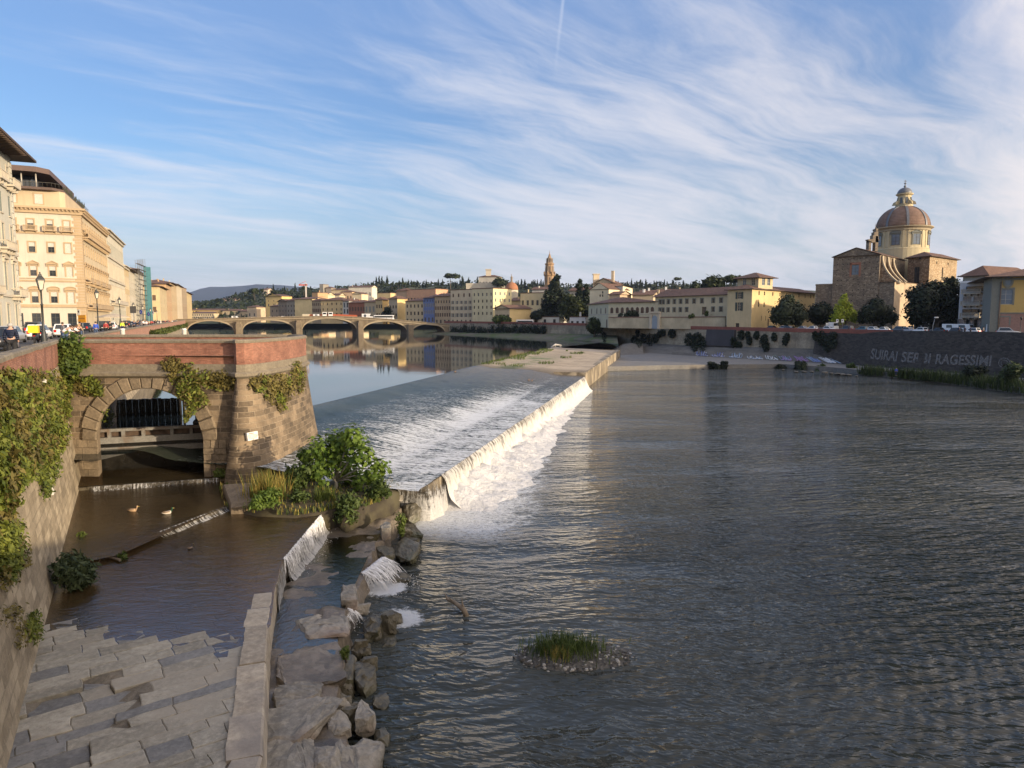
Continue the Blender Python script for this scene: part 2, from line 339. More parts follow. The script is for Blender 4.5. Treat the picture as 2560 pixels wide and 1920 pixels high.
# ---------------------------------------------------------------- water materials
def river_mat():
    t = NT('river_water'); p = t.pos(); sx = t.n('ShaderNodeSeparateXYZ', inp={0: p}); X, Y = sx.outputs[0], sx.outputs[1]
    # distance out from the weir lip
    so = t.math('SUBTRACT', t.math('MULTIPLY', t.math('SUBTRACT', X, L0.x), LD.y), t.math('MULTIPLY', t.math('SUBTRACT', Y, L0.y), LD.x))
    al = t.math('ADD', t.math('MULTIPLY', t.math('SUBTRACT', X, L0.x), LD.x), t.math('MULTIPLY', t.math('SUBTRACT', Y, L0.y), LD.y))
    big = t.noise(t.mp(p, (1,1,1)), .05, 3)
    pw = t.n('ShaderNodeVectorMath', operation='ADD', inp={0: p, 1: t.n('ShaderNodeVectorMath', operation='SCALE', inp={0: t.noise(p, .25, 3, out='Color'), 'Scale': 1.4}).outputs[0]}).outputs[0]
    r1 = t.noise(t.mp(t.mp(pw, rot=(0,0,math.radians(-9))), (.42, 1.75, 1)), 1.1, 2.2, .42, .35)
    r2 = t.noise(t.mp(t.mp(pw, rot=(0,0,math.radians(16))), (.9, 2.6, 1)), 2.0, 1.5, .4, .3)
    r3 = t.noise(t.mp(p, (.5, 1.1, 1), (0,0,math.radians(12))), .28, 3)
    near = t.n('ShaderNodeTexWave', wave_type='RINGS', rings_direction='Z', inp={'Vector': t.mp(pw, (1,1,0), (0,0,0), (5.2,-36,0)), 'Scale': .5, 'Distortion': 3.2, 'Detail': 2, 'Detail Scale': .7}).outputs['Fac']
    nf = t.math('MULTIPLY', t.mr(Y, 22, 46, 1, 0), t.mr(X, -6, 20, 1, .5))
    calm = t.mr(t.noise(t.mp(pw, (.35,1,1), (0,0,-.2)), .085, 4, .55), .38, .62, .22, 1.12)
    h = t.math('MULTIPLY', t.math('ADD', t.math('ADD', t.math('MULTIPLY', r1, 1.1), t.math('MULTIPLY', r2, .4)), t.math('ADD', t.math('MULTIPLY', r3, .8), t.math('MULTIPLY', t.math('MULTIPLY', near, nf), .16))), calm)
    nr = t.bump(h, 1.0, .55)
    # foam: white water below the weir, real froth with its own ragged shape
    fw = t.math('ADD', t.mr(al, 8, 30, 9.0, 5.0), t.mr(al, 26, 90, 0, -3.4))
    fn = t.noise(t.mp(pw, (1.0,1.6,1)), .9, 7, .68, .5); fn2 = t.noise(pw, .28, 4, .6); ff = t.noise(t.mp(pw, (1,1.5,1)), 3.6, 6, .78)
    fd = t.math('DIVIDE', so, fw)
    env = t.math('MULTIPLY', t.mr(fd, 0, 1.15, .62, -.12, clamp=False), 1.0)
    fm = t.mr(t.math('ADD', t.math('ADD', t.math('MULTIPLY', fn, .75), t.math('MULTIPLY', fn2, .5)), env), .74, .94, 0, 1, smooth=True)
    alr = t.math('MULTIPLY', t.mr(al, -4.5, -1.5), t.mr(al, 92, 84))
    fm = t.math('MULTIPLY', t.math('MULTIPLY', fm, alr), t.mr(so, -1.2, -.6))
    # flecks near the small cascade on the step
    cs = Pz(1000,1545,0); dc = t.n('ShaderNodeVectorMath', operation='DISTANCE', inp={0: p, 1: (cs.x, cs.y, 0)}).outputs['Value']
    cs2 = Pz(962,1470,0); dc2 = t.n('ShaderNodeVectorMath', operation='DISTANCE', inp={0: p, 1: (cs2.x, cs2.y, 0)}).outputs['Value']; fm2 = t.mr(t.math('ADD', t.math('ADD', t.math('MULTIPLY', fn, .35), t.math('MULTIPLY', ff, .65)), t.math('MAXIMUM', t.mr(dc, .2, 2.1, .40, -.35, clamp=False), t.mr(dc2, .2, 2.0, .5, -.35, clamp=False))), .52, .72, 0, 1, smooth=True)
    fm = t.math('MULTIPLY', fm, t.mr(t.math('ADD', ff, t.mr(fd, 0, .8, .11, 0)), .42, .60, .12, 1))
    fm = t.math('MAXIMUM', fm, fm2)
    col = t.mix(t.mr(big, .4, .6), (.036,.039,.031), (.056,.057,.045))
    col = t.mix(fm, col, (.72,.74,.74))
    fb = t.bump(t.math('ADD', fn, ff), .9, .3)
    nn = t.n('ShaderNodeMix', data_type='VECTOR'); t.L.new(fm, nn.inputs[0]); t.L.new(nr, nn.inputs[4]); t.L.new(fb, nn.inputs[5])
    return t.set(col=col, rough=t.mr(fm, 0, 1, .05, .7), nrm=nn.outputs[1], ior=1.33, spec=.5)
def pool_mat():
    t = NT('pool_water'); p = t.pos()
    n = t.noise(t.mp(p, (.6,1.3,1), (0,0,.2)), .35, 3)
    return t.set(col=(.020,.026,.024), rough=.035, nrm=t.bump(n, .12, .05), ior=1.33)
b = MB(); b.poly([(-8,-60,ZR),(400,-60,ZR),(400,260,ZR),(-12,260,ZR)]); tag(b.build('river', river_mat()), None, None, None, 'structure')
b = MB(); pc = [W(a, 20.9) for a in (-6, 20, 60, 100, 140, 182)]
b.poly([(p.x, p.y, ZP) for p in pc] + [(60,330,ZP),(-30,460,ZP),(-60,1300,ZP),(-420,1300,ZP),(-260,470,ZP),(-44,62,ZP),(-40,50,ZP)])
tag(b.build('upper_pool_water', pool_mat()), None, None, None, 'structure')
# ---------------------------------------------------------------- weir: apron profile across (s from lip upstream)
def wprof(s, a):
    lip = lerp(2.45, 2.65, smooth(a/80)); 
    if a > 88: lip += .75
    st = 4.2 if a < 88 else 3.2
    if s <= st: return lip + .02*s
    e = smooth((s-st)/7.0)
    z1 = lip + .1
    zb = lerp(3.35, 3.6, smooth(a/90)) + (.15 if a > 88 else 0)
    z = lerp(z1, zb, e) + max(0, (s-st-5)) * .028
    cr = smooth((s-17.5)/3.5)
    z = lerp(z, ZP + .025 if a < 72 else ZP+.14, cr)
    if s > 21.6: z -= .18*(s-21.6)/.9
    return z
def weir_mat(wet):
    t = NT('weir_water' if wet else 'weir_stone'); uv = t.uv(); su = t.n('ShaderNodeSeparateXYZ', inp={0: uv}); s, a = su.outputs[0], su.outputs[1]
    V = t.n('ShaderNodeCombineXYZ', inp={0: s, 1: a, 2: 0.0}).outputs[0]
    if wet:
        st1 = t.noise(t.mp(V, (.30, 2.2, 1)), 1.0, 5, .6, .3); st2 = t.noise(t.mp(V, (.9, 3.0, 1)), 2.2, 5, .72, .25); pat = t.noise(t.mp(V, (.25,.3,1)), .6, 4); sp = t.noise(t.mp(V, (1.1, 2.6, 1)), 1.9, 4, .78)
        down = t.math('ADD', t.mr(s, 18.5, 4.4, -.13, .10), t.mr(s, 21, 17, -.45, 0))
        down = t.math('ADD', down, t.math('ADD', t.mr(s, 9.5, 4.5, 0, .14), t.mr(s, 4.4, 3.6, 0, -.12)))
        down = t.math('ADD', down, t.mr(a, 40, 86, 0, -.40))
        fm = t.mr(t.math('ADD', t.math('ADD', t.math('MULTIPLY', st1, .8), t.math('MULTIPLY', st2, .7)), t.math('ADD', t.math('ADD', t.math('MULTIPLY', pat, .4), t.math('MULTIPLY', sp, .9)), down)), 1.38, 1.6, 0, 1, smooth=True)
        col = t.mix(t.mr(pat, .35, .65), (.020,.031,.024), (.048,.056,.040))
        col = t.mix(t.mr(a, 50, 84), col, (.12,.10,.07)); col = t.mix(fm, col, (.66,.68,.68))
        nr = t.bump(t.math('ADD', t.math('ADD', st1, st2), sp), .8, .16)
        return t.set(col=col, rough=t.mr(fm, 0, 1, .24, .75), nrm=nr, ior=1.33)
    n1 = t.noise(t.mp(V, (.25, 1.3, 1)), .8, 7, .65); n2 = t.noise(V, .16, 5, .6); n3 = t.noise(V, 3, 5)
    blk = t.n('ShaderNodeTexBrick', inp={'Vector': t.mp(V, (1,1,1)), 'Color1': (.38,.29,.18,1), 'Color2': (.52,.41,.27,1), 'Mortar': (.10,.08,.06,1), 'Scale': 1, 'Mortar Size': .05, 'Brick Width': 6.0, 'Row Height': 2.2}).outputs['Color']
    c = t.mix(t.mr(n1, .35, .7), blk, (.22,.18,.13)); c = t.mix(t.math('MULTIPLY', t.mr(n2, .45, .65), .6), c, (.55,.44,.30))
    g = t.math('MULTIPLY', t.mr(t.math('ADD', n2, t.math('MULTIPLY', n3, .4)), .72, .8), t.math('MULTIPLY', t.mr(s, 9, 13), t.mr(a, 150, 120)))
    c = t.mix(g, c, (.09,.13,.03)); c = t.mix(t.mr(a, 94, 86), c, (.07,.06,.045))
    return t.set(col=c, rough=.9, nrm=t.bump(t.math('ADD', n1, n3), .5, .1))
def weir_sheet(a0, a1, da, dz, mat, name, parent, loc, s0=0, s1=22.5, ds=.75, rough=0.0):
    A = [a0 + (a1-a0)*i/max(1, round((a1-a0)/da)) for i in range(max(1, round((a1-a0)/da))+1)]; S = [s0 + (s1-s0)*i/round((s1-s0)/ds) for i in range(round((s1-s0)/ds)+1)]
    b = MB(); uvs = []
    for a in A:
        for s in S:
            p = W(a, s); z = wprof(s, a) + dz
            if rough: z += rough*(mnoise.noise(Vector((s*.45, a*1.7, 0))) + .6*mnoise.noise(Vector((s*1.2, a*3.7, 5))))*(1 if s < 18 else max(0, (21-s)/3))
            b.v.append((p.x, p.y, z)); uvs.append((s, a))
    n = len(S)
    for i in range(len(A)-1):
        for j in range(n-1): b.f.append([i*n+j, i*n+j+1, (i+1)*n+j+1, (i+1)*n+j]); b.m.append(0); b.sm.append(True)
    o = b.build(name, mat, parent, loc, uv=False)
    uvl = o.data.uv_layers.new(name='UVMap')
    for l in o.data.loops: uvl.data[l.index].uv = uvs[l.vertex_index]
    return o
weir = thing('weir', 'long sloping stone weir running diagonally across the river, dry and sandy at its far end', 'weir', (L0.x, L0.y, 0))
weir_sheet(0, 182, 2, -.05, weir_mat(False), 'apron', weir, None)
concw = rubble((.16,.13,.09), (.30,.25,.17), (.38,.32,.23), .35, 'weir_wall_stone', .7)
b = MB()
for a0, a1, z1 in ((0, 88, 2.35), (88, 182, 3.30)):
    for k in range(int((a1-a0)/4)):
        a = a0+k*4; e = min(a1, a+4)
        p, q = W(a, -.25), W(e, -.25); pi, qi = W(a, .9), W(e, .9); z = z1 + .3*smooth((a-88)/90)*(a >= 88) ; zz = z1 + .3*smooth((e-88)/90)*(a >= 88)
        b.quad((p.x,p.y,-1), (q.x,q.y,-1), (q.x,q.y,zz), (p.x,p.y,z)); b.quad((p.x,p.y,z), (q.x,q.y,zz), (qi.x,qi.y,zz+.02), (pi.x,pi.y,z+.02))
for a, zt in ((0, 2.35), (88, 3.3), (182, 3.6)):
    p, q = W(a, -.25), W(a, 6); b.quad((p.x,p.y,-1), (p.x,p.y,zt), (q.x,q.y,zt), (q.x,q.y,-1))
b.build('lip_wall', concw, weir)
wsheet = weir_sheet(-2, 87.5, .5, .02, weir_mat(True), 'weir_water', None, (L0.x, L0.y, 2.4), s0=-.3, ds=.5, rough=.07)
tag(wsheet, 'white streaked sheet of water running down the sloping weir', 'water', None, 'structure')
# falling water below the lip: ragged curtain with a frothy foot
def fall_mat(name='falling_water', dens=.42, k=1.0, warm=(.78,.76,.70), lo=.12):
    t = NT(name); uv = t.uv(); st = t.noise(t.mp(uv, (3.2*k, .35*k, 1)), 1.0, 6, .65, .4); n2 = t.noise(t.mp(uv, (1.2*k,.9*k,1)), 2.2, 6, .7); big = t.noise(t.mp(uv, (.35,.3,1)), 1, 3)
    zz = t.n('ShaderNodeSeparateXYZ', inp={0: uv}).outputs[1]; f = t.mr(t.math('ADD', t.math('ADD', t.math('ADD', t.math('MULTIPLY', st, .6), t.math('MULTIPLY', n2, .4)), t.math('MULTIPLY', big, .35)), t.mr(zz, 2.3, .4, -.05, .22)), dens, dens+.3, 0, 1, smooth=True)
    t.set(col=t.mix(f, sc(warm, .38), warm), rough=.65, nrm=t.bump(t.math('ADD', st, t.math('MULTIPLY', n2, 1.3)), 1.0, .25))
    tr = t.n('ShaderNodeBsdfTransparent'); mx = t.n('ShaderNodeMixShader', inp={0: t.mr(f, 0, .45, lo, 1), 1: tr.outputs[0], 2: t.b.outputs[0]}); t.L.new(mx.outputs[0], t.out.inputs[0])
    return t.m
FALLW = fall_mat(dens=.50, warm=(.68,.66,.60)); FALLG = fall_mat('falling_strands', .60, 1.7, (.6,.59,.56), .0)
def fall(name, path, ztop, zbot, mat, label, bulge=.5, rough=.1, nz=9, step=.4, out=None, side=1, foot=0.0):
    """curtain hanging along a plan polyline; bulges outward as it drops"""
    pts = []; 
    for i in range(len(path)-1):
        p, q = Vector(path[i]), Vector(path[i+1]); n = max(1, int((q-p).length/step)); pts += [p.lerp(q, k/n) for k in range(n)]
    pts.append(Vector(path[-1])); b = MB(); uvs = []; U = 0
    for i, p in enumerate(pts):
        d = (pts[min(i+1, len(pts)-1)] - pts[max(i-1, 0)]); d = Vector((d.x, d.y)).normalized(); nrm = Vector((d.y, -d.x))*side
        if i: U += (Vector(pts[i][:2])-Vector(pts[i-1][:2])).length
        zt = ztop(i/(len(pts)-1)) if callable(ztop) else ztop
        for k in range(nz):
            f = k/(nz-1); z = lerp(zt, zbot, f)
            r = rough*(.3+f)*(mnoise.noise(Vector((U*1.1, z*.6, 1))) + .7*mnoise.noise(Vector((U*2.9, z*1.2, 4))))
            o = bulge*math.sqrt(f) + r + foot*max(0, f-.55)**2*5
            b.v.append((p.x+nrm.x*o, p.y+nrm.y*o, z)); uvs.append((U, z))
    for i in range(len(pts)-1):
        for k in range(nz-1): b.f.append([i*nz+k, (i+1)*nz+k, (i+1)*nz+k+1, i*nz+k+1]); b.m.append(0); b.sm.append(True)
    o = b.build(name, mat, None, (pts[0].x, pts[0].y, zbot), uv=False); uvl = o.data.uv_layers.new(name='UVMap')
    for l in o.data.loops: uvl.data[l.index].uv = uvs[l.vertex_index]
    return tag(o, label, 'waterfall')
fall('waterfall', [W(2.6, -.3), W(30, -.3), W(60, -.3), W(86, -.3)], lambda f: wprof(0, 2.6+83*f)+.03, -.05, FALLW, 'broad white curtain of water falling off the lip of the long weir', .75, .22, 11, .4, foot=.9)
fall('waterfall', [W(-.1, 3.4), W(-.12, -.25), W(1.0, -.5), W(3.0, -.4)], 2.52, -.05, FALLG, 'thin dark strands of water trickling over the near corner of the weir', .35, .1, 9, .2)
# froth heaped at the foot of the fall
def froth():
    t = NT('froth'); n = t.noise(t.obj(), 1.4, 8, .7); return t.set(col=t.mix(t.mr(n, .35, .7), (.50,.50,.49), (.76,.75,.73)), rough=.8, nrm=t.bump(n, 1.0, .5))
b = MB(); AS = [2.2+i*.42 for i in range(196)]; SS = [i/10 for i in range(11)]
for a in AS:
    wd = lerp(4.8, 1.5, smooth((a-8)/70)); ht = lerp(1.55, .6, smooth((a-6)/65))*smooth((a-2)/3)*smooth((84-a)/6)
    for f in SS:
        n = mnoise.noise(Vector((a*.55, f*3, 2))) + .6*mnoise.noise(Vector((a*1.5, f*6, 7))) + .35*mnoise.noise(Vector((a*3.4, f*12, 3)))
        p = W(a, -.3 - f*wd*(1+.35*mnoise.noise(Vector((a*.3,0,0))))); z = ht*(1-f)**1.3*(1+.55*n) - .06 + .05*n*(f < .95)
        b.v.append((p.x, p.y, z if f < 1 else -.1))
for i in range(len(AS)-1):
    for k in range(10): q = i*11+k; b.f.append([q, q+1, q+12, q+11]); b.m.append(0); b.sm.append(True)
tag(b.build('white_water_foam', froth(), None, (L0.x, L0.y, 0)), 'white froth heaped along the foot of the weir fall', 'foam', None, 'stuff')
# ================================================================ near left: wall, tower, lock channel, stone platform
BRK = brickmat((.26,.10,.065), (.39,.17,.11), (.22,.15,.10), .30, .085, 'red_brick', .012, .75, .6)
ASH = brickmat((.085,.063,.04), (.27,.20,.125), (.30,.235,.155), .92, .38, 'ashlar_stone', .03, .9, 1.0)
RUB = brickmat((.22,.175,.11), (.42,.345,.235), (.30,.245,.16), .85, .42, 'eroded_wall_stone', .035, .7, 1.0); FALLS = fall_mat('falling_threads', .56, 2.4, (.74,.74,.72), .0)
COP = stonemat((.17,.14,.10), (.27,.23,.16), 1.2, 'coping_stone', .3)
SND = stonemat((.15,.115,.075), (.29,.225,.145), 1.3, 'sandstone', .9, .9, (.09,.07,.05))
def ribbon(b, pts, z0, z1, m=0, off0=(0,0), off1=(0,0), dens=None):
    pass
def wall_run(line, top, nrm_side, parent, zbase, batter, zbrick=10.35, mats=None, coping=.42, brick_t=.45):
    """line: plan points with the river on the right-hand side when walking along it"""
    P = [Vector(p) for p in line]; n = len(P); nr = []
    for i in range(n):
        d = (P[min(i+1,n-1)]-P[max(i-1,0)]).normalized(); nr.append(Vector((d.y,-d.x))*nrm_side)
    b = MB()
    for i in range(n-1):
        for k in range(6):
            f0, f1 = k/6, (k+1)/6
            q = []
            for (j, f) in ((i,f0),(i+1,f0),(i+1,f1),(i,f1)):
                z = lerp(zbase, zbrick, f); o = batter*(1-f)**1.3
                q.append((P[j].x+nr[j].x*o, P[j].y+nr[j].y*o, z))
            b.quad(*q, 0, True)
    b.build('stone_wall', mats[0], parent)
    b = MB()
    for i in range(n-1):
        a, c = P[i], P[i+1]; na, nc = nr[i]*-brick_t, nr[i+1]*-brick_t; o1, o2 = nr[i]*-.02, nr[i+1]*-.02
        zt0, zt1 = top(a)-.22, top(c)-.22
        b.quad((a.x+o1.x,a.y+o1.y,zbrick-.02), (c.x+o2.x,c.y+o2.y,zbrick-.02), (c.x+o2.x,c.y+o2.y,zt1), (a.x+o1.x,a.y+o1.y,zt0)); b.quad((a.x+na.x,a.y+na.y,zbrick), (a.x+na.x,a.y+na.y,zt0), (c.x+nc.x,c.y+nc.y,zt1), (c.x+nc.x,c.y+nc.y,zbrick))
    b.build('brick_parapet', mats[1], parent)
    b = MB()
    for i in range(n-1):
        a, c = P[i], P[i+1]; L = (c-a).length; k = max(1, round(L/2.2))
        for j in range(k):
            p, q = a.lerp(c, j/k), a.lerp(c, (j+1)/k-.012/L*2); na = nr[i].lerp(nr[i+1], j/k); nb = nr[i].lerp(nr[i+1], (j+1)/k)
            dz = R.uniform(-.015,.015); zt, zu = top(p)+dz, top(q)+dz
            r = []
            for pp, nn, z in ((p, na, zt), (q, nb, zu)):
                o, i_ = pp+nn*.07, pp-nn*(brick_t+.06)
                m1, m2 = pp+nn*.0, pp-nn*(brick_t-.02)
                r.append([(o.x,o.y,z-.22), (o.x,o.y,z-.06), (m1.x,m1.y,z), (m2.x,m2.y,z), (i_.x,i_.y,z-.06), (i_.x,i_.y,z-.22)])
            b.rings(r, 0, True, True, False)
    b.build('coping', mats[2], parent)
def topz(p): return 12.12 if p.y < 70 else lerp(12.12, 13.1, min(1, (p.y-70)/360))
w1 = thing('embankment_wall', 'sloping river wall with red brick parapet, thick with ivy, at the left edge', 'wall', (-22, 30, 2))
wall_run([(wallX(Y), Y) for Y in (-6, 8, 16, 22, 28, 34, 40, 47)], topz, 1, w1, -.5, 1.35, 10.35, [RUB, BRK, COP])
w2 = thing('embankment_wall', 'long brick embankment wall beyond the tower, topped by the street lamps', 'wall', (wallX(62), 62, 4))
PNK = brickmat((.34,.15,.10), (.46,.24,.17), (.34,.24,.17), .30, .085, 'pink_brick', .012, .3, .4)
wall_run([(wallX(Y), Y) for Y in (61, 80, 110, 150, 200, 260, 330, 400, 446)], topz, 1, w2, 3.0, 2.2, 10.3, [RUB, PNK, COP])
# ---- tower over the lock channel
tower = thing('gate_tower', 'stone bastion with an arched gate and a red brick parapet beside the weir', 'tower', (-22, 50, 2))
bast = [(-18.95,46.55),(-18.7,46.3),(-18.25,46.5),(-17.9,47.2),(-17.65,48.6),(-17.5,50.5),(-17.4,53),(-17.45,56),(-17.8,59),(-18.6,61.2),(-20,62.4)]
back = [(-20,62.4),(-28,62.6),(-39.4,62.4)]
AX0, AX1, ASP, ATOP = -28.9, -21.5, 5.1, 8.8; ACX = (AX0+AX1)/2; AR = (AX1-AX0)/2; TY = 47.0
arc = [(ACX + AR*math.cos(math.pi*k/20), ASP + AR*math.sin(math.pi*k/20)) for k in range(21)]   # right to left
b = MB()
X0, X1 = -32.6, -18.8
def fp(x, z, y=None): return (x, (TY if y is None else y) - .0, z)
for (xa, xb) in ((X0, AX0), (AX1, X1)):   # piers
    for k in range(6): b.quad(fp(xa, lerp(1.4,ASP,k/6)), fp(xb, lerp(1.4,ASP,k/6)), fp(xb, lerp(1.4,ASP,(k+1)/6)), fp(xa, lerp(1.4,ASP,(k+1)/6)))
ZW = 9.55
b.quad(fp(X0,ASP), fp(AX0,ASP), fp(AX0,ZW), fp(X0,ZW)); b.quad(fp(AX1,ASP), fp(X1,ASP), fp(X1,ZW), fp(AX1,ZW))
for k in range(20):
    (xa, za), (xb, zb) = arc[k], arc[k+1]
    b.quad(fp(xb,zb), fp(xa,za), fp(xa,ZW), fp(xb,ZW))
b.build('front_wall', ASH, tower)
b = MB()   # battered round bastion
m = len(bast); nr = []
for i in range(m):
    d = (Vector(bast[min(i+1,m-1)])-Vector(bast[max(i-1,0)])).normalized(); nr.append(Vector((d.y,-d.x)))
rows = []
for k in range(12):
    f = k/11; z = lerp(1.5, ZW, f); o = 1.15*(1-f)**1.2
    rows.append([(bast[i][0]+nr[i].x*o, bast[i][1]+nr[i].y*o, z) for i in range(m)])
uvs = []
b.rings(rows, 0, False, False, True)
# joint return between flat wall and bastion
for k in range(11):
    f0, f1 = k/11, (k+1)/11; p = rows[k][0]; q = rows[k+1][0]
    b.quad((p[0]-.05, TY+.1, p[2]), p, q, (q[0]-.05, TY+.1, q[2]))
bo = b.build('bastion', ASH, tower, uv=True)
S = [0]
for i in range(1, m): S.append(S[-1]+(Vector(bast[i])-Vector(bast[i-1])).length)
uvl = bo.data.uv_layers[0]
for p in bo.data.polygons:
    for li in p.loop_indices:
        vi = bo.data.loops[li].vertex_index
        if vi < 12*m: uvl.data[li].uv = (S[vi % m], lerp(1.5, ZW, (vi//m)/11))
# back wall, tunnel and terrace
b = MB()
TD = Vector((-.45,1)); 
def tun(x, z, f): return (x + TD.x*f, TY + TD.y*f, z)
inner = [(AX1+.0,1.2)] + [(AX1, 3.2)] + arc + [(AX0, 3.2), (AX0,1.2)]
deep = [(AX1+.6,1.2),(AX1+.6,3.2)] + [(ACX+(AR+.6)*math.cos(math.pi*k/20), ASP+(AR+.35)*math.sin(math.pi*k/20)) for k in range(21)] + [(AX0-.6,3.2),(AX0-.6,1.2)]
b.rings([[tun(x,z,.0) for x,z in inner], [tun(x,z,1.3) for x,z in inner]], 0, False, False, False)
b.rings([[tun(x,z,1.3) for x,z in inner], [tun(x,z,1.31) for x,z in deep], [tun(x,z,15) for x,z in deep]], 0, False, False, False)
b.build('vault', stonemat((.20,.15,.10), (.34,.26,.17), .8, 'vault_stone', .5, .9), tower)
b = MB(); bk = [tun(x,z,15) for x,z in deep]
xa = -36.2-.9; 
b.poly([(-40.5,62.3,1),(-40.5,62.3,9.6),(-19.2,62.3,9.6),(-19.2,62.3,1)] + [bk[i] for i in range(len(bk))] if False else [(-40.5,62.35,9.2),(-19.2,62.35,9.2),(-19.2,62.35,9.7),(-40.5,62.35,9.7)])
b.quad((bk[0][0],62.2,1), (-19.2,62.2,1), (-19.2,62.2,9.5), (bk[0][0],62.2,9.5)); b.quad((-40.5,62.2,1), (bk[-1][0],62.2,1), (bk[-1][0],62.2,9.5), (-40.5,62.2,9.5))
b.build('back_wall', ASH, tower)
outl = [(X0+.5,TY)] + bast + back[1:]
b = MB(); b.poly([(x,y,11.0) for x,y in [(-32.4,TY+.2)] + bast[0:] + [(-28,62.4),(-39,62.4)]]); b.build('terrace', COP, tower)
def tower_band(name, line, z0, z1, out, mat, inn=.5, mids=None, close_end=True):
    n = len(line); P = [Vector(p) for p in line]; b = MB(); rs = []
    for i in range(n):
        d = (P[min(i+1,n-1)]-P[max(i-1,0)]).normalized(); nn = Vector((d.y,-d.x))
        if mids: rs.append([(P[i].x+nn.x*o, P[i].y+nn.y*o, z) for o, z in mids])
        else: rs.append([(P[i].x+nn.x*o, P[i].y+nn.y*o, z) for o, z in ((out,z0),(out,z1),(-inn,z1),(-inn,z0))])
    b.rings(rs, 0, True, True, False); return b.build(name, mat, tower)
flat = [(X0+.3,TY),(-25,TY),(-19.05,TY)]
for ln in (flat, bast, [(-20,62.4),(-28,62.6),(-39.2,62.4)]):
    tower_band('stone_band', ln, 9.9, 10.42, .10, COP)
    tower_band('cornice', ln, 9.5, 9.92, .26, COP, mids=[(.0,9.45),(.12,9.5),(.28,9.62),(.30,9.80),(.16,9.90),(-.4,9.90),(-.4,9.45)])
    tower_band('brick_parapet', ln, 10.4, 11.9, .02, BRK, .5)
    b = MB(); P = [Vector(p) for p in ln]; tower_band('coping', ln, 11.88, 12.12, .1, COP, .6, mids=[(.10,11.88),(.12,12.03),(.03,12.12),(-.52,12.12),(-.6,12.04),(-.6,11.88)])
# voussoirs: rough blocks proud of the wall
b = MB(); nv = 17
for k in range(nv):
    a0, a1 = math.pi*(k+.03)/nv, math.pi*(k+.97)/nv; ro = AR + .95 + R.uniform(-.15,.15); pr = .14 + R.uniform(0,.12)
    q = [(ACX+r*math.cos(a), ASP+r*math.sin(a)*(.99 if r < AR+.1 else 1)) for r, a in ((AR-.02,a0),(ro,a0),(ro,(a0+a1)/2),(ro,a1),(AR-.02,a1))]
    q = [(x, min(z, 9.46)) for x, z in q]
    i = len(b.v); b.v += [(x,TY-pr*.45,z) for x,z in q] + [(lerp(x,sum(c[0] for c in q)/5,.13),TY-pr,lerp(z,sum(c[1] for c in q)/5,.13)) for x,z in q]
    for j in range(5): jj = (j+1)%5; b.f.append([i+j,i+jj,i+5+jj,i+5+j]); b.m.append(0); b.sm.append(False); b.v += []
    b.f.append([i+5+j for j in range(5)]); b.m.append(0); b.sm.append(False)
    i2 = len(b.v); b.v += [(x,TY+.05,z) for x,z in q]
    for j in range(5): jj = (j+1)%5; b.f.append([i2+j,i2+jj,i+jj,i+j]); b.m.append(0); b.sm.append(False)
b.build('arch_ring', SND, tower)
# quoins of the piers
for x0, x1 in ((-31.0, AX0+.02), (AX1-.02, -19.9)):
    b = MB()
    z = 1.5; k = 0
    while z < 5.0:
        h = R.uniform(.42,.6); n = 2 if k % 2 else 3; w = (x1-x0)/n
        for j in range(n):
            pr = R.uniform(.03,.11); b.obox((x0+j*w+.02, TY-pr, z+.02), (w-.04,0,0), (0,pr+.04,0), (0,0,h-.04))
        z += h; k += 1
    b.build('pier_blocks', SND, tower)
# ---- sluice gate in the arch
gate = thing('sluice_gate', 'rusty steel sluice gate with grey beams closing the arched channel', 'gate', (-27, 49.5, 2.2))
RUST = plain('rusty_steel', (.085,.055,.035), .8, .2, .5); GREY = stonemat((.17,.16,.14), (.27,.26,.23), 2.0, 'weathered_steel', .3, .7, (.12,.07,.035)); WET = plain('wet_dark_timber', (.012,.011,.009), .25, 0, .5)
gx = Vector((.945,.327)); go = Vector((-30.4,48.55)); GL = 8.4
def gbox(b, u0, u1, d0, d1, z0, z1): b.obox((go.x+gx.x*u0-gx.y*d0*-1, go.y+gx.y*u0-gx.x*d0, z0), (gx.x*(u1-u0), gx.y*(u1-u0), 0), (-gx.y*(d0-d1), gx.x*(d0-d1), 0), (0,0,z1-z0))
b = MB(); gbox(b, 0, GL, .0, -.12, 2.0, 5.45); b.build('plate', WET, gate)
for z0, z1, d in ((5.42,5.62,.42), (4.55,5.0,.36), (3.85,4.25,.30)):
    b = MB(); gbox(b, 0, GL, d, 0, z0, z1); b.build('beam', GREY, gate)
b = MB(); gbox(b, 0, GL, .10, 0, 5.02, 5.42); b.build('recess_panel', RUST, gate)
for u in (1.2, 2.1, 3.4, 5.3, 6.6, 7.4): b = MB(); gbox(b, u, u+.22, .38, .1, 5.0, 5.42); b.build('bracket', GREY, gate)
b = MB(); q = [go+gx*7.0+Vector((0,.1))]; b.lathe([(.07,5.6),(.07,7.6),(.05,8.9)], (q[0].x,q[0].y), 8); b.lathe([(.22,5.6),(.26,5.75),(.2,5.9),(.08,6.0)], (q[0].x,q[0].y), 10); b.build('lifting_screw', DARK, gate)
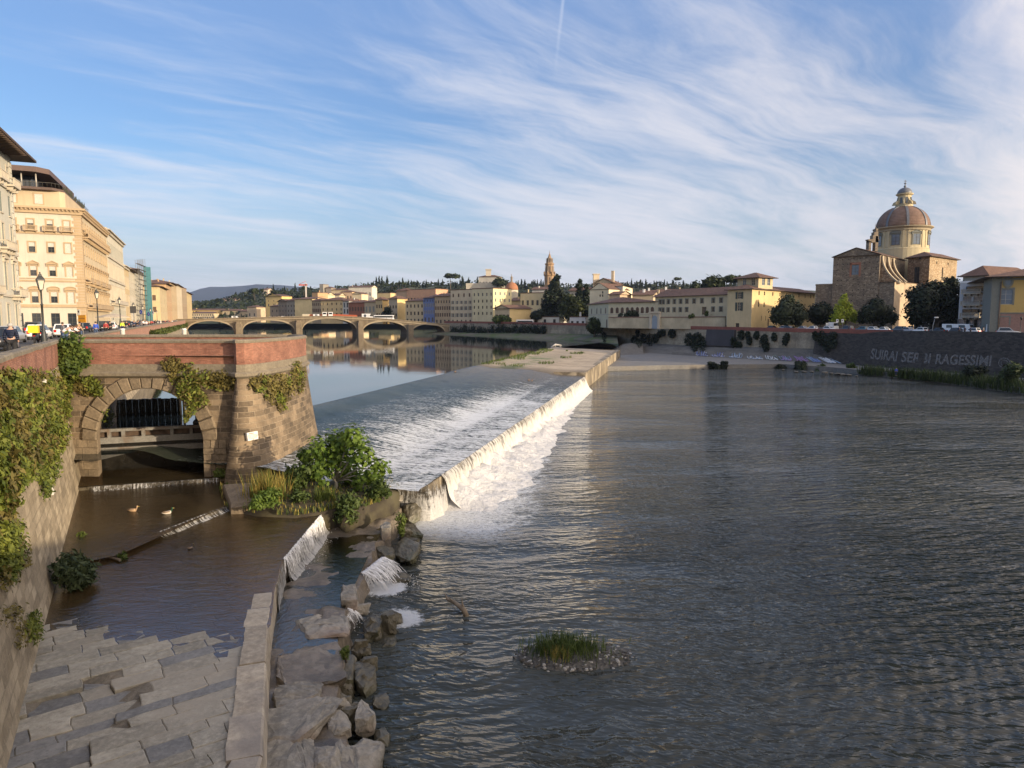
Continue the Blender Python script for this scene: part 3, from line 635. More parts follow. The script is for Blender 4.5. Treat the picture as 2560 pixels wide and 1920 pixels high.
# dark timber boom in the pool behind
boom = thing('timber_barrier', 'dark timber barrier standing in the pool behind the arched gate', 'barrier', (-36,66,4))
a, c = Vector((-41.5,64.0)), Vector((-32.6,66.6)); dd = (c-a).normalized(); b = MB(); k = int((c-a).length/.28)
for i in range(k):
    p = a.lerp(c, i/k); b.obox((p.x,p.y,3.2), (dd.x*.26,dd.y*.26,0), (-dd.y*(.16+.05*(i%2)),dd.x*.18,0), (0,0,2.62+R.uniform(-.04,.04)))
b.build('planks', WET, boom)
b = MB(); b.obox((a.x+dd.y*.12,a.y-dd.x*.12,4.3), (c.x-a.x,c.y-a.y,0), (-dd.y*.1,dd.x*.1,0), (0,0,.2)); b.build('rail', WET, boom)
for f in (1.0, 1.035):
    p = a.lerp(c, f); b = MB(); b.lathe([(.13,3.0),(.13,6.0),(.1,6.05)], (p.x,p.y), 8); b.build('post', plain('pale_timber', (.25,.2,.13), .8), boom)
# ---- canal water, steps
def shallow(name='shallow_water', tint=(.40,.27,.12), foamk=0.0):
    t = NT(name); p = t.pos(); n = t.noise(t.mp(p, (.7,1.6,1), (0,0,-.5)), 1.3, 5, .6, .5); n2 = t.noise(t.mp(p, (1.2,3.2,1), (0,0,-.45)), 3.0, 4, .6, .4); big = t.noise(p, .22, 4)
    nr = t.bump(t.math('ADD', t.math('MULTIPLY', n, .7), t.math('MULTIPLY', n2, .4)), .55, .10)
    tr = t.n('ShaderNodeBsdfTransparent', inp={'Color': t.mix(t.mr(big, .35, .65), sc(tint,.75)+(1,), sc(tint,1.15)+(1,))})
    gl = t.n('ShaderNodeBsdfGlossy', inp={'Color': (1,1,1,1), 'Roughness': .05, 'Normal': nr}); fr0 = t.n('ShaderNodeFresnel', inp={'IOR': 1.33, 'Normal': nr}); fr = t.n('ShaderNodeMath', operation='MULTIPLY', inp={0: fr0.outputs[0], 1: .22})
    df = t.n('ShaderNodeBsdfDiffuse', inp={'Color': (.075,.056,.028,1)})
    m0 = t.n('ShaderNodeMixShader', inp={0: t.mr(big, .3, .7, .25, .6), 1: tr.outputs[0], 2: df.outputs[0]})
    m1 = t.n('ShaderNodeMixShader', inp={0: fr.outputs[0], 1: m0.outputs[0], 2: gl.outputs[0]}); t.L.new(m1.outputs[0], t.out.inputs[0]); return t.m
SHW = shallow()
K = lambda px, py, z: Pz(px, py, z)
s1a, s1b = K(232,1226,2.30), K(545,1203,2.30)          # first step
s2a, s2b = K(395,1342,2.05), K(577,1270,2.05)            # diagonal step
s2c = K(300,1400,2.05)
wl = [(-33,47.5),(-30.0,47.3),(-20.2,28.0),(-17.6,22.2),(-14.6,15.6)]     # foot of the wall
b = MB(); b.poly([(s1a.x-2.5,s1a.y-.5,2.55),(s1b.x+.6,s1b.y+.15,2.55),(-21.0,47.3,2.55),(-26,60,2.55),(-38,60,2.55),(-33,48,2.55)]); tag(b.build('channel_water', SHW), None, None, None, 'structure')
b = MB(); b.poly([(s1a.x-2.6,s1a.y-.6,2.30),(s2c.x-2.5,s2c.y-2.2,2.30),(s2c.x,s2c.y,2.30),(s2b.x,s2b.y,2.30),(s2b.x+.5,s2b.y+1,2.30),(s1b.x+.8,s1b.y+.2,2.30)]); tag(b.build('channel_water', SHW), None, None, None, 'structure')
kz = 2.1; k0, kA, kB, k1, k2, k3 = K(800,1286,kz), K(708,1392,kz), K(684,1470,kz), K(670,1560,kz), K(655,1900,kz), Vector((-5.2,9,kz))
shore = Pz(400,1590,2.0)
b = MB(); b.poly([(s2c.x-9,s2c.y-4,2.07),(-26.5,22,2.07),(-9.0,22,2.07),(k1.x+.1,k1.y,2.07),(kB.x+.05,kB.y,2.07),(kA.x+.05,kA.y,2.07),(k0.x+.05,k0.y,2.07),(k0.x,k0.y+3.5,2.07),(s2b.x+.6,s2b.y+.9,2.07)]); tag(b.build('platform_water', SHW), None, None, None, 'structure')
STEPM = stonemat((.07,.06,.04), (.15,.125,.085), 1.2, 'wet_stone', .6, .35)
def step_wall(a, c, z, lab):
    d = Vector((c.x-a.x, c.y-a.y)).normalized(); n = Vector((d.y,-d.x)); b = MB(); L = math.hypot(c.x-a.x,c.y-a.y); x = 0
    while x < L:
        w = R.uniform(.7,1.4); o = R.uniform(0,.06); p = Vector((a.x,a.y))+d*x
        b.obox((p.x-n.x*(.25),p.y-n.y*.25,1.2), (d.x*(w-.03),d.y*(w-.03),0), (n.x*(.32+o),n.y*(.32+o),0), (0,0,z-1.2-R.uniform(.0,.05))); x += w
    return tag(b.build('stone_step', STEPM, None, (a.x,a.y,1.2)), lab, 'step')
step_wall(Vector((s1a.x-2.2,s1a.y-.45)), s1b, 2.53, 'low stone step crossing the channel in front of the arched gate')
step_wall(Vector((s2c.x-1.9,s2c.y-1.5)), s2b, 2.28, 'mossy stone sill running diagonally across the channel below the ducks')
fall('water_step', [(s1a.x,s1a.y-.12), (s1b.x,s1b.y-.12)], 2.57, 2.28, FALLS, 'short sheet of water spilling over the step before the arched gate', .22, .05, 6, .2, foot=.1)
fall('water_step', [(s2a.x,s2a.y-.1), (s2b.x,s2b.y-.1)], 2.33, 2.05, FALLS, 'bright ribbon of water spilling over the diagonal sill', .28, .06, 6, .2, foot=.2)
# ---- platform of worn slabs
SLAB = stonemat((.25,.23,.18), (.43,.395,.315), 1.1, 'worn_slab', .55, .8, (.31,.275,.215)); SLATE = stonemat((.15,.145,.13), (.26,.25,.225), 1.3, 'dark_slab', .45, .6)
def clip(poly, a, c):     # keep the part left of a->c
    out = []; dx, dy = c[0]-a[0], c[1]-a[1]
    side = lambda p: dx*(p[1]-a[1]) - dy*(p[0]-a[0])
    for i in range(len(poly)):
        p, q = poly[i], poly[(i+1) % len(poly)]; sp, sq = side(p), side(q)
        if sp >= 0: out.append(p)
        if sp*sq < 0: f = sp/(sp-sq); out.append((p[0]+(q[0]-p[0])*f, p[1]+(q[1]-p[1])*f))
    return out
sunk = [K(x,y,1.9) for x,y in ((-60,1845),(60,1805),(110,1770),(180,1712),(250,1702),(318,1712),(332,1745),(312,1800),(306,1850),(283,1925),(260,2100),(-200,2100))]; sunk = [(p.x,p.y) for p in sunk]
def inside(p, poly):
    r = False
    for i in range(len(poly)):
        (x1,y1),(x2,y2) = poly[i], poly[i-1]
        if (y1 > p[1]) != (y2 > p[1]) and p[0] < (x2-x1)*(p[1]-y1)/(y2-y1)+x1: r = not r
    return r
e1 = Vector((.80,.60)); e2 = Vector((-.60,.80))
BEDG = True
def BED(b):
    for i in range(60):
        for k in range(70):
            x, y = -34+i*.5, 6+k*.5; c = (x+.25,y+.25)
            if not inside(c, base): continue
            q = [2.0+.017*(26.2-(X*.12+Y)) - (.165 if inside((X,Y), sunk) else .035) for X, Y in ((x,y),(x+.5,y),(x+.5,y+.5),(x,y+.5))]
            b.quad((x,y,q[0]),(x+.5,y,q[1]),(x+.5,y+.5,q[2]),(x,y+.5,q[3]), 0, True)
pav = thing('stone_platform', 'broad platform of cracked grey slabs below the ivy wall, half under water', 'paving', (-13, 22, 1.5))
b = MB(); base = [(-30.5,47.5),(-33,47),(-24,20),(-17,5),(-4.3,5),(k3.x,k3.y),(k2.x-.5,k2.y),(k1.x-.5,k1.y),(kB.x-.5,kB.y),(kA.x-.5,kA.y),(k0.x-.5,k0.y),(k0.x,44)]
b.prism(base, -1.0, 1.6, 0); [0 for x,y in ((-33,47.5),(-24,20),(-17,5),(-4.5,5),(k3.x-.4,k3.y),(k2.x-.4,k2.y),(k1.x-.4,k1.y),(kB.x-.4,kB.y),(kA.x-.4,kA.y),(k0.x-.4,k0.y),(k0.x,44)) if not BEDG]
BED(b); b.build('bedding', stonemat((.13,.11,.08), (.24,.205,.15), 1.5, 'sandy_bed', .6), pav)
bs = MB(); kerbx = [(k3.x,k3.y),(k2.x,k2.y),(k1.x,k1.y),(kB.x,kB.y),(kA.x,kA.y),(k0.x,k0.y)]
def slab_z(c):
    z = 2.0 + .017*(26.2 - (c.x*.12 + c.y)) ; return z
hull = []
row = -8.0
while row < 42:
    h = R.uniform(.45,.8) if row < 26 else R.uniform(.5,.9); x = -30 + R.uniform(0,1.2); lastw = 0
    while x < 34:
        w = R.uniform(.75,2.0); q = [e1*x+e2*row, e1*(x+w)+e2*row, e1*(x+w)+e2*(row+h), e1*x+e2*(row+h)]; x += w
        cen = sum(q, Vector((0,0)))/4
        if not (-34 < cen.x < -4 and 8 < cen.y < 46) or (cen.y > k0.y-.5 and cen.x > k0.x-1.2): continue
        sk = inside(cen, sunk)
        g = .012
        # subdivided outline with worn, wobbly edges
        out = []
        for i in range(4):
            p, r = q[i], q[(i+1)%4]
            for f in (0, .2, .4, .6, .8):
                v = p.lerp(r, f); v = v.lerp(cen, g/ max(.2,(v-cen).length)); nn = mnoise.noise_vector(Vector((v.x*1.7, v.y*1.7, 3))); n3 = mnoise.noise_vector(Vector((v.x*5, v.y*5, 8))); out.append((v.x+nn.x*.06+n3.x*.02, v.y+nn.y*.06+n3.y*.02))
        for (a, c) in zip(kerbx[:-1], kerbx[1:]):
            a2, c2 = (a[0]-.85,a[1]), (c[0]-.85,c[1])
            # only clip with the segment that spans this slab
            if a[1]-1.5 <= cen.y <= c[1]+1.5: out = clip(out, a2, c2) if len(out) > 2 else out
        if len(out) < 3: continue
        z = slab_z(cen) + R.uniform(-.010,.010); 
        if R.random() < .05: z += .03
        if sk: z -= .13
        dark = R.random() < (.12 if not sk else .5); wob = [R.uniform(-.012,.012) for _ in out]
        i0 = len(bs.v); n = len(out)
        cx = sum(p[0] for p in out)/n; cyy = sum(p[1] for p in out)/n
        top = [(p[0],p[1],z-.015+wv) for p,wv in zip(out,wob)]; inn = [(lerp(p[0],cx,.035),lerp(p[1],cyy,.035),z+wv) for p,wv in zip(out,wob)]
        bs.rings([[(p[0],p[1],z-.42) for p in out], top, inn], 1 if dark else 0, True, False, False)
        bs.f.append([len(bs.v)-n+j for j in range(n)]); bs.m.append(1 if dark else 0); bs.sm.append(False)
    row += h
bs.build('paving_slabs', [SLAB, SLATE], pav)
KERBM = stonemat((.33,.28,.21), (.52,.45,.34), 1.0, 'kerb_stone', .5, .85, (.20,.18,.16))
kerb = thing('stone_kerb', 'row of pale worn kerb blocks edging the stone platform', 'kerb', (-8, 25, 1))
b = MB()
for (a, c) in zip(kerbx[:-1], kerbx[1:]):
    a, c = Vector(a), Vector(c); d = (c-a).normalized(); n = Vector((d.y,-d.x)); L = (c-a).length; x = 0
    while x < L-.05:
        w = min(L-x, R.uniform(1.0,2.2)); p = a+d*x; wd = R.uniform(.75,.98)
        zt = slab_z(p) + R.uniform(.06,.13) if p.y < 27 else 2.06 - R.uniform(.0,.07)
        i0 = len(b.v); rs = []
        for f in (0.012,.25,.5,.75,.988):
            q = p+d*(w*f); j = [mnoise.noise(Vector((q.x*1.9+k*7, q.y*1.9, 1.0)))*.05 for k in range(4)]; e = .03 if f in (.012,.988) else 0
            rs.append([(q.x-n.x*(wd-j[0]), q.y-n.y*(wd-j[0]), zt-.35), (q.x-n.x*(wd-.04-j[0]), q.y-n.y*(wd-.04-j[0]), zt-e+j[1]*.3), (q.x-n.x*(.05), q.y-n.y*.05, zt-e+j[2]*.3), (q.x+n.x*(.01+j[3]), q.y+n.y*(.01+j[3]), zt-.07-e), (q.x+n.x*(.05+j[1]), q.y+n.y*(.05+j[1]), zt-.65), (q.x+n.x*(.08+j[2]), q.y+n.y*(.08+j[2]), .3)])
        b.rings(rs, 0, True, True, False); x += w
b.build('blocks', KERBM, kerb)
# ---- lower rock shelf
SHELF = stonemat((.11,.09,.065), (.25,.205,.15), .9, 'rock_shelf_stone', .8, .4, (.05,.042,.03)); ROCK = stonemat((.17,.155,.125), (.37,.335,.275), .8, 'rock', .8, .85, (.19,.13,.095), .45); ROCKD = stonemat((.055,.05,.033), (.15,.13,.085), 1.0, 'wet_rock', .8, .45, (.05,.055,.02), .2)
edge = [K(x,y,.85) for x,y in ((1000,1232),(1012,1262),(990,1300),(958,1340),(925,1398),(893,1470),(868,1530),(850,1600),(845,1690),(842,1740),(860,1810),(880,1930),(905,2300))]
lf = [Vector((k3.x,k3.y)), Vector((k2.x,k2.y)), Vector((k1.x,k1.y)), Vector((kB.x,kB.y)), Vector((kA.x,kA.y)), Vector((k0.x,k0.y)), Vector((-10.2,41.5)), Vector((-8.6,44.2))]
def at_y(line, y):
    for p, q in zip(line[:-1], line[1:]):
        if min(p.y,q.y) <= y <= max(p.y,q.y) and p.y != q.y: return lerp(p.x, q.x, (y-p.y)/(q.y-p.y))
    return (line[0] if abs(y-line[0].y) < abs(y-line[-1].y) else line[-1]).x
b = MB(); ny, nx = 150, 26; ed = [Vector((p.x,p.y)) for p in edge][::-1]
for i in range(ny+1):
    y = lerp(9.5, 44.2, i/ny); xl = at_y(lf, y)-.1; xr = at_y(ed, y) + .28*mnoise.noise(Vector((y*.9,0,0)))
    for k in range(nx+3):
        f = min(1, k/nx); x = lerp(xl, xr, f); z = .86 + .17*mnoise.noise(Vector((x*.55,y*.55,0))) + .09*mnoise.noise(Vector((x*1.7,y*1.7,3))) - .12*smooth((27-y)/10)*0
        st = mnoise.noise(Vector((x*.35,y*.8,9))); z += .10*(1 if st > .12 else 0) + (.12 if st > .35 else 0) - .10*smooth((f-.8)/.2)
        if y > 38: z += .18*smooth((y-38)/5)*1.2
        if k == nx+1: x += .15; z = .25
        if k == nx+2: x += .45; z = -.6
        b.v.append((x,y,z))
for i in range(ny):
    for k in range(nx+2): q = i*(nx+3)+k; b.f.append([q,q+1,q+nx+4,q+nx+3]); b.m.append(0); b.sm.append(k < nx-1)
tag(b.build('rock_shelf', SHELF, None, (-7,30,0)), 'wet brown rock shelf below the kerb, stepping down to the river', 'rock shelf', None)
def shelf_water_mat():
    t = NT('thin_water'); p = t.pos(); n = t.noise(p, 1.1, 5, .6); n2 = t.noise(t.mp(p,(1,1,1)), 3.2, 5, .65); nr = t.bump(n2, .5, .08)
    cs = [(Pz(690,1400,.9), 3.2), (Pz(650,1450,.9), 1.2), (Pz(745,1370,.9), 2.6)]; f = None
    for c, r in cs:
        dd = t.mr(t.n('ShaderNodeVectorMath', operation='DISTANCE', inp={0: p, 1: (c.x,c.y,.93)}).outputs['Value'], .3, r, .42, -.3, clamp=False); f = dd if f is None else t.math('MAXIMUM', f, dd)
    n4 = t.noise(p, 5.5, 6, .78); fm = t.mr(t.math('ADD', t.math('ADD', t.math('MULTIPLY', n2, .4), t.math('MULTIPLY', n4, .6)), f), .64, .80, 0, 1, smooth=True)
    tr = t.n('ShaderNodeBsdfTransparent', inp={'Color': (.42,.34,.24,1)}); gl = t.n('ShaderNodeBsdfGlossy', inp={'Color': (.28,.27,.24,1), 'Roughness': .06, 'Normal': nr}); fr = t.n('ShaderNodeFresnel', inp={'IOR': 1.33, 'Normal': nr})
    m1 = t.n('ShaderNodeMixShader', inp={0: fr.outputs[0], 1: tr.outputs[0], 2: gl.outputs[0]}); t.set(col=(.74,.76,.77), rough=.7)
    m2 = t.n('ShaderNodeMixShader', inp={0: fm, 1: m1.outputs[0], 2: t.b.outputs[0]}); t.L.new(m2.outputs[0], t.out.inputs[0]); return t.m
b = MB(); pts = [(lf[i].x+.05, lf[i].y) for i in range(2,7)]; y0 = K(700,1640,.9).y
b.poly([(at_y(lf,y0)+.05,y0,.93)] + [(x,y,.93) for x,y in pts] + [(at_y(ed,y)-.15, y, .93) for y in (41.5,39,36,33,30,28,y0)]); tag(b.build('shelf_water', shelf_water_mat()), None, None, None, 'structure')
kf0, kf1 = k0, K(706,1396,2.1); kf2 = K(686,1462,2.1)
fall('cascade', [(kf1.x+.06,kf1.y), (kf0.x+.06,kf0.y)], 2.1, .88, FALLG, 'white cascade pouring off the kerb onto the brown rock shelf', .3, .07, 9, .2, foot=.3)
fall('cascade', [(kf2.x+.05,kf2.y), (kf1.x+.05,kf1.y-.15)], 2.06, .88, FALLG, 'thin dark trickles down the kerb face below the white cascade', .12, .05, 7, .2)
cA, cB = K(903,1432,.95), K(955,1392,.95)
def strands(p, q, z0, z1, n, out, label, seed, drops=160):
    rg = random.Random(seed); b = MB(); d = (q-p).xy.normalized(); nn = Vector((d.y,-d.x))
    for i in range(n):
        s = p.lerp(q, rg.random()); w = out*rg.uniform(.25,1.1); side = rg.gauss(0,.22); pts = []; f1 = rg.uniform(.6,1)
        for k in range(7): f = k/6*f1; pts.append((s.x+nn.x*w*f+d.x*side*f+rg.gauss(0,.012), s.y+nn.y*w*f+d.y*side*f+rg.gauss(0,.012), lerp(z0+rg.uniform(-.04,.03),z1,f**1.9)))
        r = rg.uniform(.005,.02); b.tube(pts, [r*x for x in (1,1.2,1,1.3,.8,1.1,.4)], 4)
    for i in range(drops):
        s = p.lerp(q, rg.random()); f = rg.uniform(.2,1.35); c = Vector((s.x+nn.x*out*f+rg.gauss(0,.3), s.y+nn.y*out*f+rg.gauss(0,.3), z1+abs(rg.gauss(0,.22))*max(.1,1.4-f))); r = rg.uniform(.008,.028); b.lathe([(.0,c.z-r),(r,c.z),(0,c.z+r)], (c.x,c.y), 4, 0, True, False)
    return tag(b.build('cascade', plain('white_water', (.78,.78,.77), .5), None, (p.x,p.y,z1)), label, 'waterfall', None, 'stuff')
strands(kf1+Vector((.05,0,0)), kf0+Vector((.05,0,0)), 2.1, .92, 300, .42, 'white threads of water streaming down the kerb cascade', 9, 300)
strands(cA, cB, .95, -.02, 170, 1.5, 'splashing cascade dropping from the rock shelf into the river', 3, 420)
cA, cB = K(866,1525,.8), K(880,1512,.8)
strands(cA+Vector((-.15,-.5,0)), cB, .8, .1, 50, .7, 'small trickle between boulders beside the splashing cascade', 5, 60)
# ---- rocks
def rock(bbox, z0, h, label, mat, seed, flat=False, group=None):
    x0, y0, x1, y1 = bbox; c = Pz((x0+x1)/2, (y0+y1)/2, z0+h*.5); t = math.sqrt(c.x**2+c.y**2+(HC-c.z)**2); phi = math.asin((HC-c.z)/t)
    wx = (x1-x0)/F*t; dy = max(.3, ((y1-y0)/F*t - h*math.cos(phi))/math.sin(phi)); dy = min(dy, wx*2.2)
    rg = random.Random(seed); bm = bmesh.new(); ang = math.atan2(c.x, c.y)
    for i in range(26):
        v = Vector((rg.uniform(-1,1), rg.uniform(-1,1), rg.uniform(-1,1)))
        m = max(abs(v.x),abs(v.y),abs(v.z)); v = v/m if flat else v.normalized()*rg.uniform(.92,1.12)
        if flat: v = Vector((v.x*rg.uniform(.8,1), v.y*rg.uniform(.8,1), v.z*(1 if abs(v.z) > .5 else 1)))
        bm.verts.new((v.x*wx*.52, v.y*dy*.52, v.z*h*.5+h*.5))
    r = bmesh.ops.convex_hull(bm, input=bm.verts[:]); bmesh.ops.delete(bm, geom=[g for g in r['geom_interior'] if isinstance(g, bmesh.types.BMVert)], context='VERTS')
    bmesh.ops.triangulate(bm, faces=bm.faces[:]); bmesh.ops.subdivide_edges(bm, edges=bm.edges[:], cuts=5, use_grid_fill=True)
    for v in bm.verts:
        n = mnoise.noise_vector(v.co*2.6+Vector((seed,0,0)))*.08 + mnoise.noise_vector(v.co*6+Vector((0,seed,0)))*.045 + mnoise.noise_vector(v.co*15)*.018; v.co += n*min(1, max(wx,h))
    me = bpy.data.meshes.new('rock'); bm.to_mesh(me); bm.free(); me.materials.append(mat)
    o = bpy.data.objects.new('rock', me); COL.objects.link(o); o.location = (c.x,c.y,z0); o.rotation_euler = (0,0,-ang)
    return tag(o, label, 'rock', group)
for i, (bb, z0, h, lab, mt, fl) in enumerate([
    ((690,1708,800,1780), .75, .5, 'flat grey slab lying on the rock shelf beside the kerb', ROCK, 1),
    ((662,1755,842,1880), .6, .62, 'largest slab at the bottom, stained rusty pink, beside the kerb', ROCK, 1),
    ((636,1846,782,1990), .55, .6, 'broad pale slab cut off by the bottom edge beside the kerb', ROCK, 1),
    ((778,1868,846,1960), .5, .65, 'blue grey slab at the bottom edge right of the broad pale slab', ROCK, 1),
    ((822,1776,875,1866), .3, .75, 'tall grey block right of the rusty pink slab', ROCK, 1),
    ((838,1746,880,1786), .4, .7, 'grey block with a sharp top behind the tall grey block', ROCK, 0),
    ((806,1750,834,1790), .7, .55, 'small pointed stone standing in the gap behind the slabs', ROCK, 0),
    ((890,1752,935,1840), .1, .8, 'upright pinkish slab near the water at lower centre', ROCK, 1),
    ((838,1860,892,1960), .2, .7, 'grey block at the bottom edge with a pale right side', ROCK, 1),
    ((872,1838,960,1960), 0, .75, 'large grey boulder at the bottom edge beside the river', ROCK, 0),
    ((932,1728,972,1790), -.3, .6, 'green mossy boulder half in the river', ROCKD, 0),
    ((935,1810,976,1884), -.3, .6, 'low mossy boulder at the waterline near the bottom edge', ROCKD, 0),
    ((855,1458,893,1528), .6, .75, 'pale upright stone on the shelf edge beside the splashing cascade', ROCK, 1),
    ((874,1498,926,1546), .2, .7, 'round tan boulder just below the pale upright stone', ROCK, 0),
    ((745,1532,864,1604), .7, .38, 'pale flat slab wet at its edges in the middle of the shelf', ROCK, 1),
    ((698,1616,846,1738), .45, .6, 'long dark ledge of layered rock on the shelf', SHELF, 1),
    ((844,1640,888,1734), .0, .85, 'dark mossy block beside the layered ledge', ROCKD, 1),
    ((888,1656,938,1748), -.2, .85, 'big square mossy block at the waterline', ROCKD, 1),
    ((910,1524,962,1622), -.3, .95, 'tall dark wet boulder under the splashing cascade', ROCKD, 0),
    ((950,1580,992,1634), -.3, .45, 'low dark stone beside the splash in the river', ROCKD, 0),
    ((990,1330,1052,1430), -.3, 1.2, 'tall mossy rock at the river edge below the weir corner', ROCKD, 0),
    ((1000,1248,1056,1322), -.2, 1.5, 'brown curved rock beside the thin strands of the weir corner', ROCKD, 0),
    ((964,1234,1010,1258), 1.5, .5, 'pale rock on the bank at the end of the weir', ROCK, 0),
    ((952,1304,978,1350), .8, .7, 'pale upright rock on the shelf edge near the weir', ROCK, 1),
    ((930,1356,990,1424), -.2, 1.0, 'black wet rock beside the top of the splashing cascade', ROCKD, 0),
    ((975,1425,1030,1470), -.3, .8, 'dark mossy rock jutting into the river right of the cascade', ROCKD, 0),
    ((844,1304,866,1324), .9, .3, 'small tan stone lying in the thin shelf water', ROCK, 0),
    ((900,1262,935,1284), 1.1, .35, 'light stone beside the bush on the shelf', ROCK, 0),
    ((880,1206,925,1226), 2.0, .4, 'rough stone at the end of the weir behind the bush', ROCK, 0),
    ((905,1238,962,1290), .9, .9, 'dark wet boulder under the near end of the weir bank', ROCKD, 0),
    ((948,1228,1004,1272), .6, 1.2, 'dark angular rock against the weir corner wall', ROCKD, 0),
    ((860,1262,915,1308), .8, .8, 'mossy rock below the bank beside the feathery bush', ROCKD, 0),
    ((990,1225,1040,1292), -.2, 1.7, 'tall dark wet rock standing against the weir corner wall', ROCKD, 0),
    ((930,1204,975,1232), 1.8, .5, 'mossy stone against the near corner of the weir', ROCKD, 0)]):
    rock(bb, z0, h, lab, mt, i+3, bool(fl))
rg = random.Random(44)
for i in range(30):
    f = i/29; x = lerp(1028, 862, smooth(f))+rg.uniform(-22,30); y = lerp(1330, 1800, f)+rg.uniform(-14,14)
    if 1400 < y < 1530 and x > 905: continue
    s = rg.uniform(16,30); rock((x-s,y-s*.9,x+s,y+s*.9), rg.uniform(-.3,.15), rg.uniform(.5,.95), 'dark wet mossy stone in the rubble edge between rock shelf and river', ROCKD, 60+i, rg.random() < .5, 'dark wet stones along the shelf edge')
# ================================================================ buildings
TRIM = plaster((.50,.44,.34), .15, .8, 'trim'); SHG = plain('grey_shutter', (.20,.22,.19), .7); SHB = plain('brown_shutter', (.10,.06,.035), .7); SHD = plain('green_shutter', (.035,.05,.04), .6); SHP = plain('pale_blind', (.50,.47,.40), .8); GLS = glassmat(); GLB = glassmat((.10,.13,.17), .12, 'sky_glass'); FRW = plain('window_frame', (.42,.40,.35), .6); FRD = plain('dark_frame', (.08,.075,.06), .6)
GSTN = plain('grey_stone_trim', (.17,.175,.15), .85)
WM = {}
def win_mesh(w, h, style):
    key = (round(w,2), round(h,2), style)
    if key in WM: return WM[key]
    b = MB(); st = style.split('+'); d = 0 if 'flush' in st else .22; x = w/2
    mats = [FRD if 'dk' in st else FRW, GLB if 'sky' in st else GLS, SHG, TRIM, SHP]
    if 'br' in st: mats[2] = SHB
    if 'gn' in st: mats[2] = SHD
    if 'gs' in st: mats[3] = GSTN
    if 'tan' in st: mats[3] = plaster((.43,.315,.185), .12, .8, 'tan_trim')
    if 'arch' in st:
        r = x; zs = h - r; o = [(x,0)] + [(r*math.cos(math.pi*k/8), zs+r*math.sin(math.pi*k/8)) for k in range(9)] + [(-x,0)]
        b.poly([(p[0],-.012,p[1]) for p in o], 2 if 'shut' in st else 1)
        oo = [(p[0]*1.22, (p[1] if p[1] < zs+.01 else zs+(p[1]-zs)*1.2)) for p in o]
        b.rings([[(p[0],-.01,p[1]) for p in oo], [(p[0],-.09,p[1]) for p in oo], [(p[0],-.09,p[1]) for p in o], [(p[0],-.012,p[1]) for p in o]], 3, False, False, False)
    elif 'shut' in st:
        b.quad((-x,.07,0), (x,.07,0), (x,.07,h), (-x,.07,h), 2); n = max(3, int(h/.22))
        for k in range(n): z = h*k/n; b.quad((-x+.06,.04,z+.02), (x-.06,.04,z+.02), (x-.06,.065,z+h/n*.8), (-x+.06,.065,z+h/n*.8), 2)
        b.box(-.03,.03,.03,.06,0,h,2)
    else:
        b.quad((-x,d-.02,0), (x,d-.02,0), (x,d-.02,h), (-x,d-.02,h), 1); f = min(.09, w*.08)
        for (xa,xb,za,zb) in ((-x,-x+f,0,h),(x-f,x,0,h),(-x+f,x-f,0,f),(-x+f,x-f,h-f,h),(-f*.4,f*.4,f,h-f)): b.box(xa,xb,d-.08,d-.03,za,zb,0)
        for k in range(1, 2 if h < 2 else 3): b.box(-x+f,-f*.4,d-.07,d-.03,h*k/(2 if h < 2 else 3)-.03,h*k/(2 if h < 2 else 3)+.03,0); b.box(f*.4,x-f,d-.07,d-.03,h*k/(2 if h < 2 else 3)-.03,h*k/(2 if h < 2 else 3)+.03,0)
        if 'half' in st: b.box(-x+.02,x-.02,d-.14,d-.09,h*.58,h,4)
        if 'blind' in st: b.box(-x+.02,x-.02,d-.14,d-.09,.02,h,4)
        if 'open' in st:
            for s in (-1,1): b.obox((s*(x+.04),-.03,0), (s*w*.46,-.04,0), (0,-.05,0), (0,0,h), 2)
    if 'sill' in st: b.box(-x-.14,x+.14,-.16,.02,-.16,0,3)
    if 'frame' in st:
        for (xa,xb,za,zb) in ((-x-.3,-x,-.1,h+.3),(x,x+.3,-.1,h+.3),(-x,x,h,h+.3)): b.box(xa,xb,-.09,.02,za,zb,3)
    if 'tri' in st or 'seg' in st:
        zz = h+.42
        b.box(-x-.62,x+.62,-.36,.02,zz,zz+.16,3)
        if 'tri' in st: q = [(-x-.62,zz+.16),(0,zz+.82),(x+.62,zz+.16)]
        else: q = [((x+.62)*math.cos(math.pi-math.pi*k/8), zz+.16+.62*math.sin(math.pi*k/8)) for k in range(9)]
        b.poly([(p[0],-.22,p[1]) for p in q], 3); b.rings([[(p[0],-.38,p[1]+.0) for p in q], [(p[0],-.38,p[1]+.14) for p in q], [(p[0],.02,p[1]+.14) for p in q], [(p[0],.02,p[1]) for p in q]], 3, False, False, False)
        for s in (-1,1): b.box(s*(x+.5)-.13,s*(x+.5)+.13,-.24,.02,zz-.5,zz,3)
    if 'bal' in st:
        b.box(-x-.75,x+.75,-1.0,.02,-.5,-.28,3); n = int((w+1.4)/.22)
        b.box(-x-.75,x+.75,-1.0,-.86,.72,.86,3)
        for k in range(n): xx = -x-.68+(w+1.36)*k/(n-1); b.box(xx-.05,xx+.05,-.97,-.9,-.28,.72,3)
        for s in (-1,1): b.box(s*(x+.66)-.1,s*(x+.66)+.1,-1.0,-.84,-.28,.76,3); b.box(s*(x+.66)-.06,s*(x+.66)+.06,-.84,.02,.62,.82,3); b.obox((s*(x+.45)-.1,-.75,-.5), (.2,0,0), (0,.77,-.5), (0,.0,-.12), 3)
    me = bpy.data.meshes.new('window'); me.from_pydata(b.v, [], b.f); [me.materials.append(m) for m in mats]
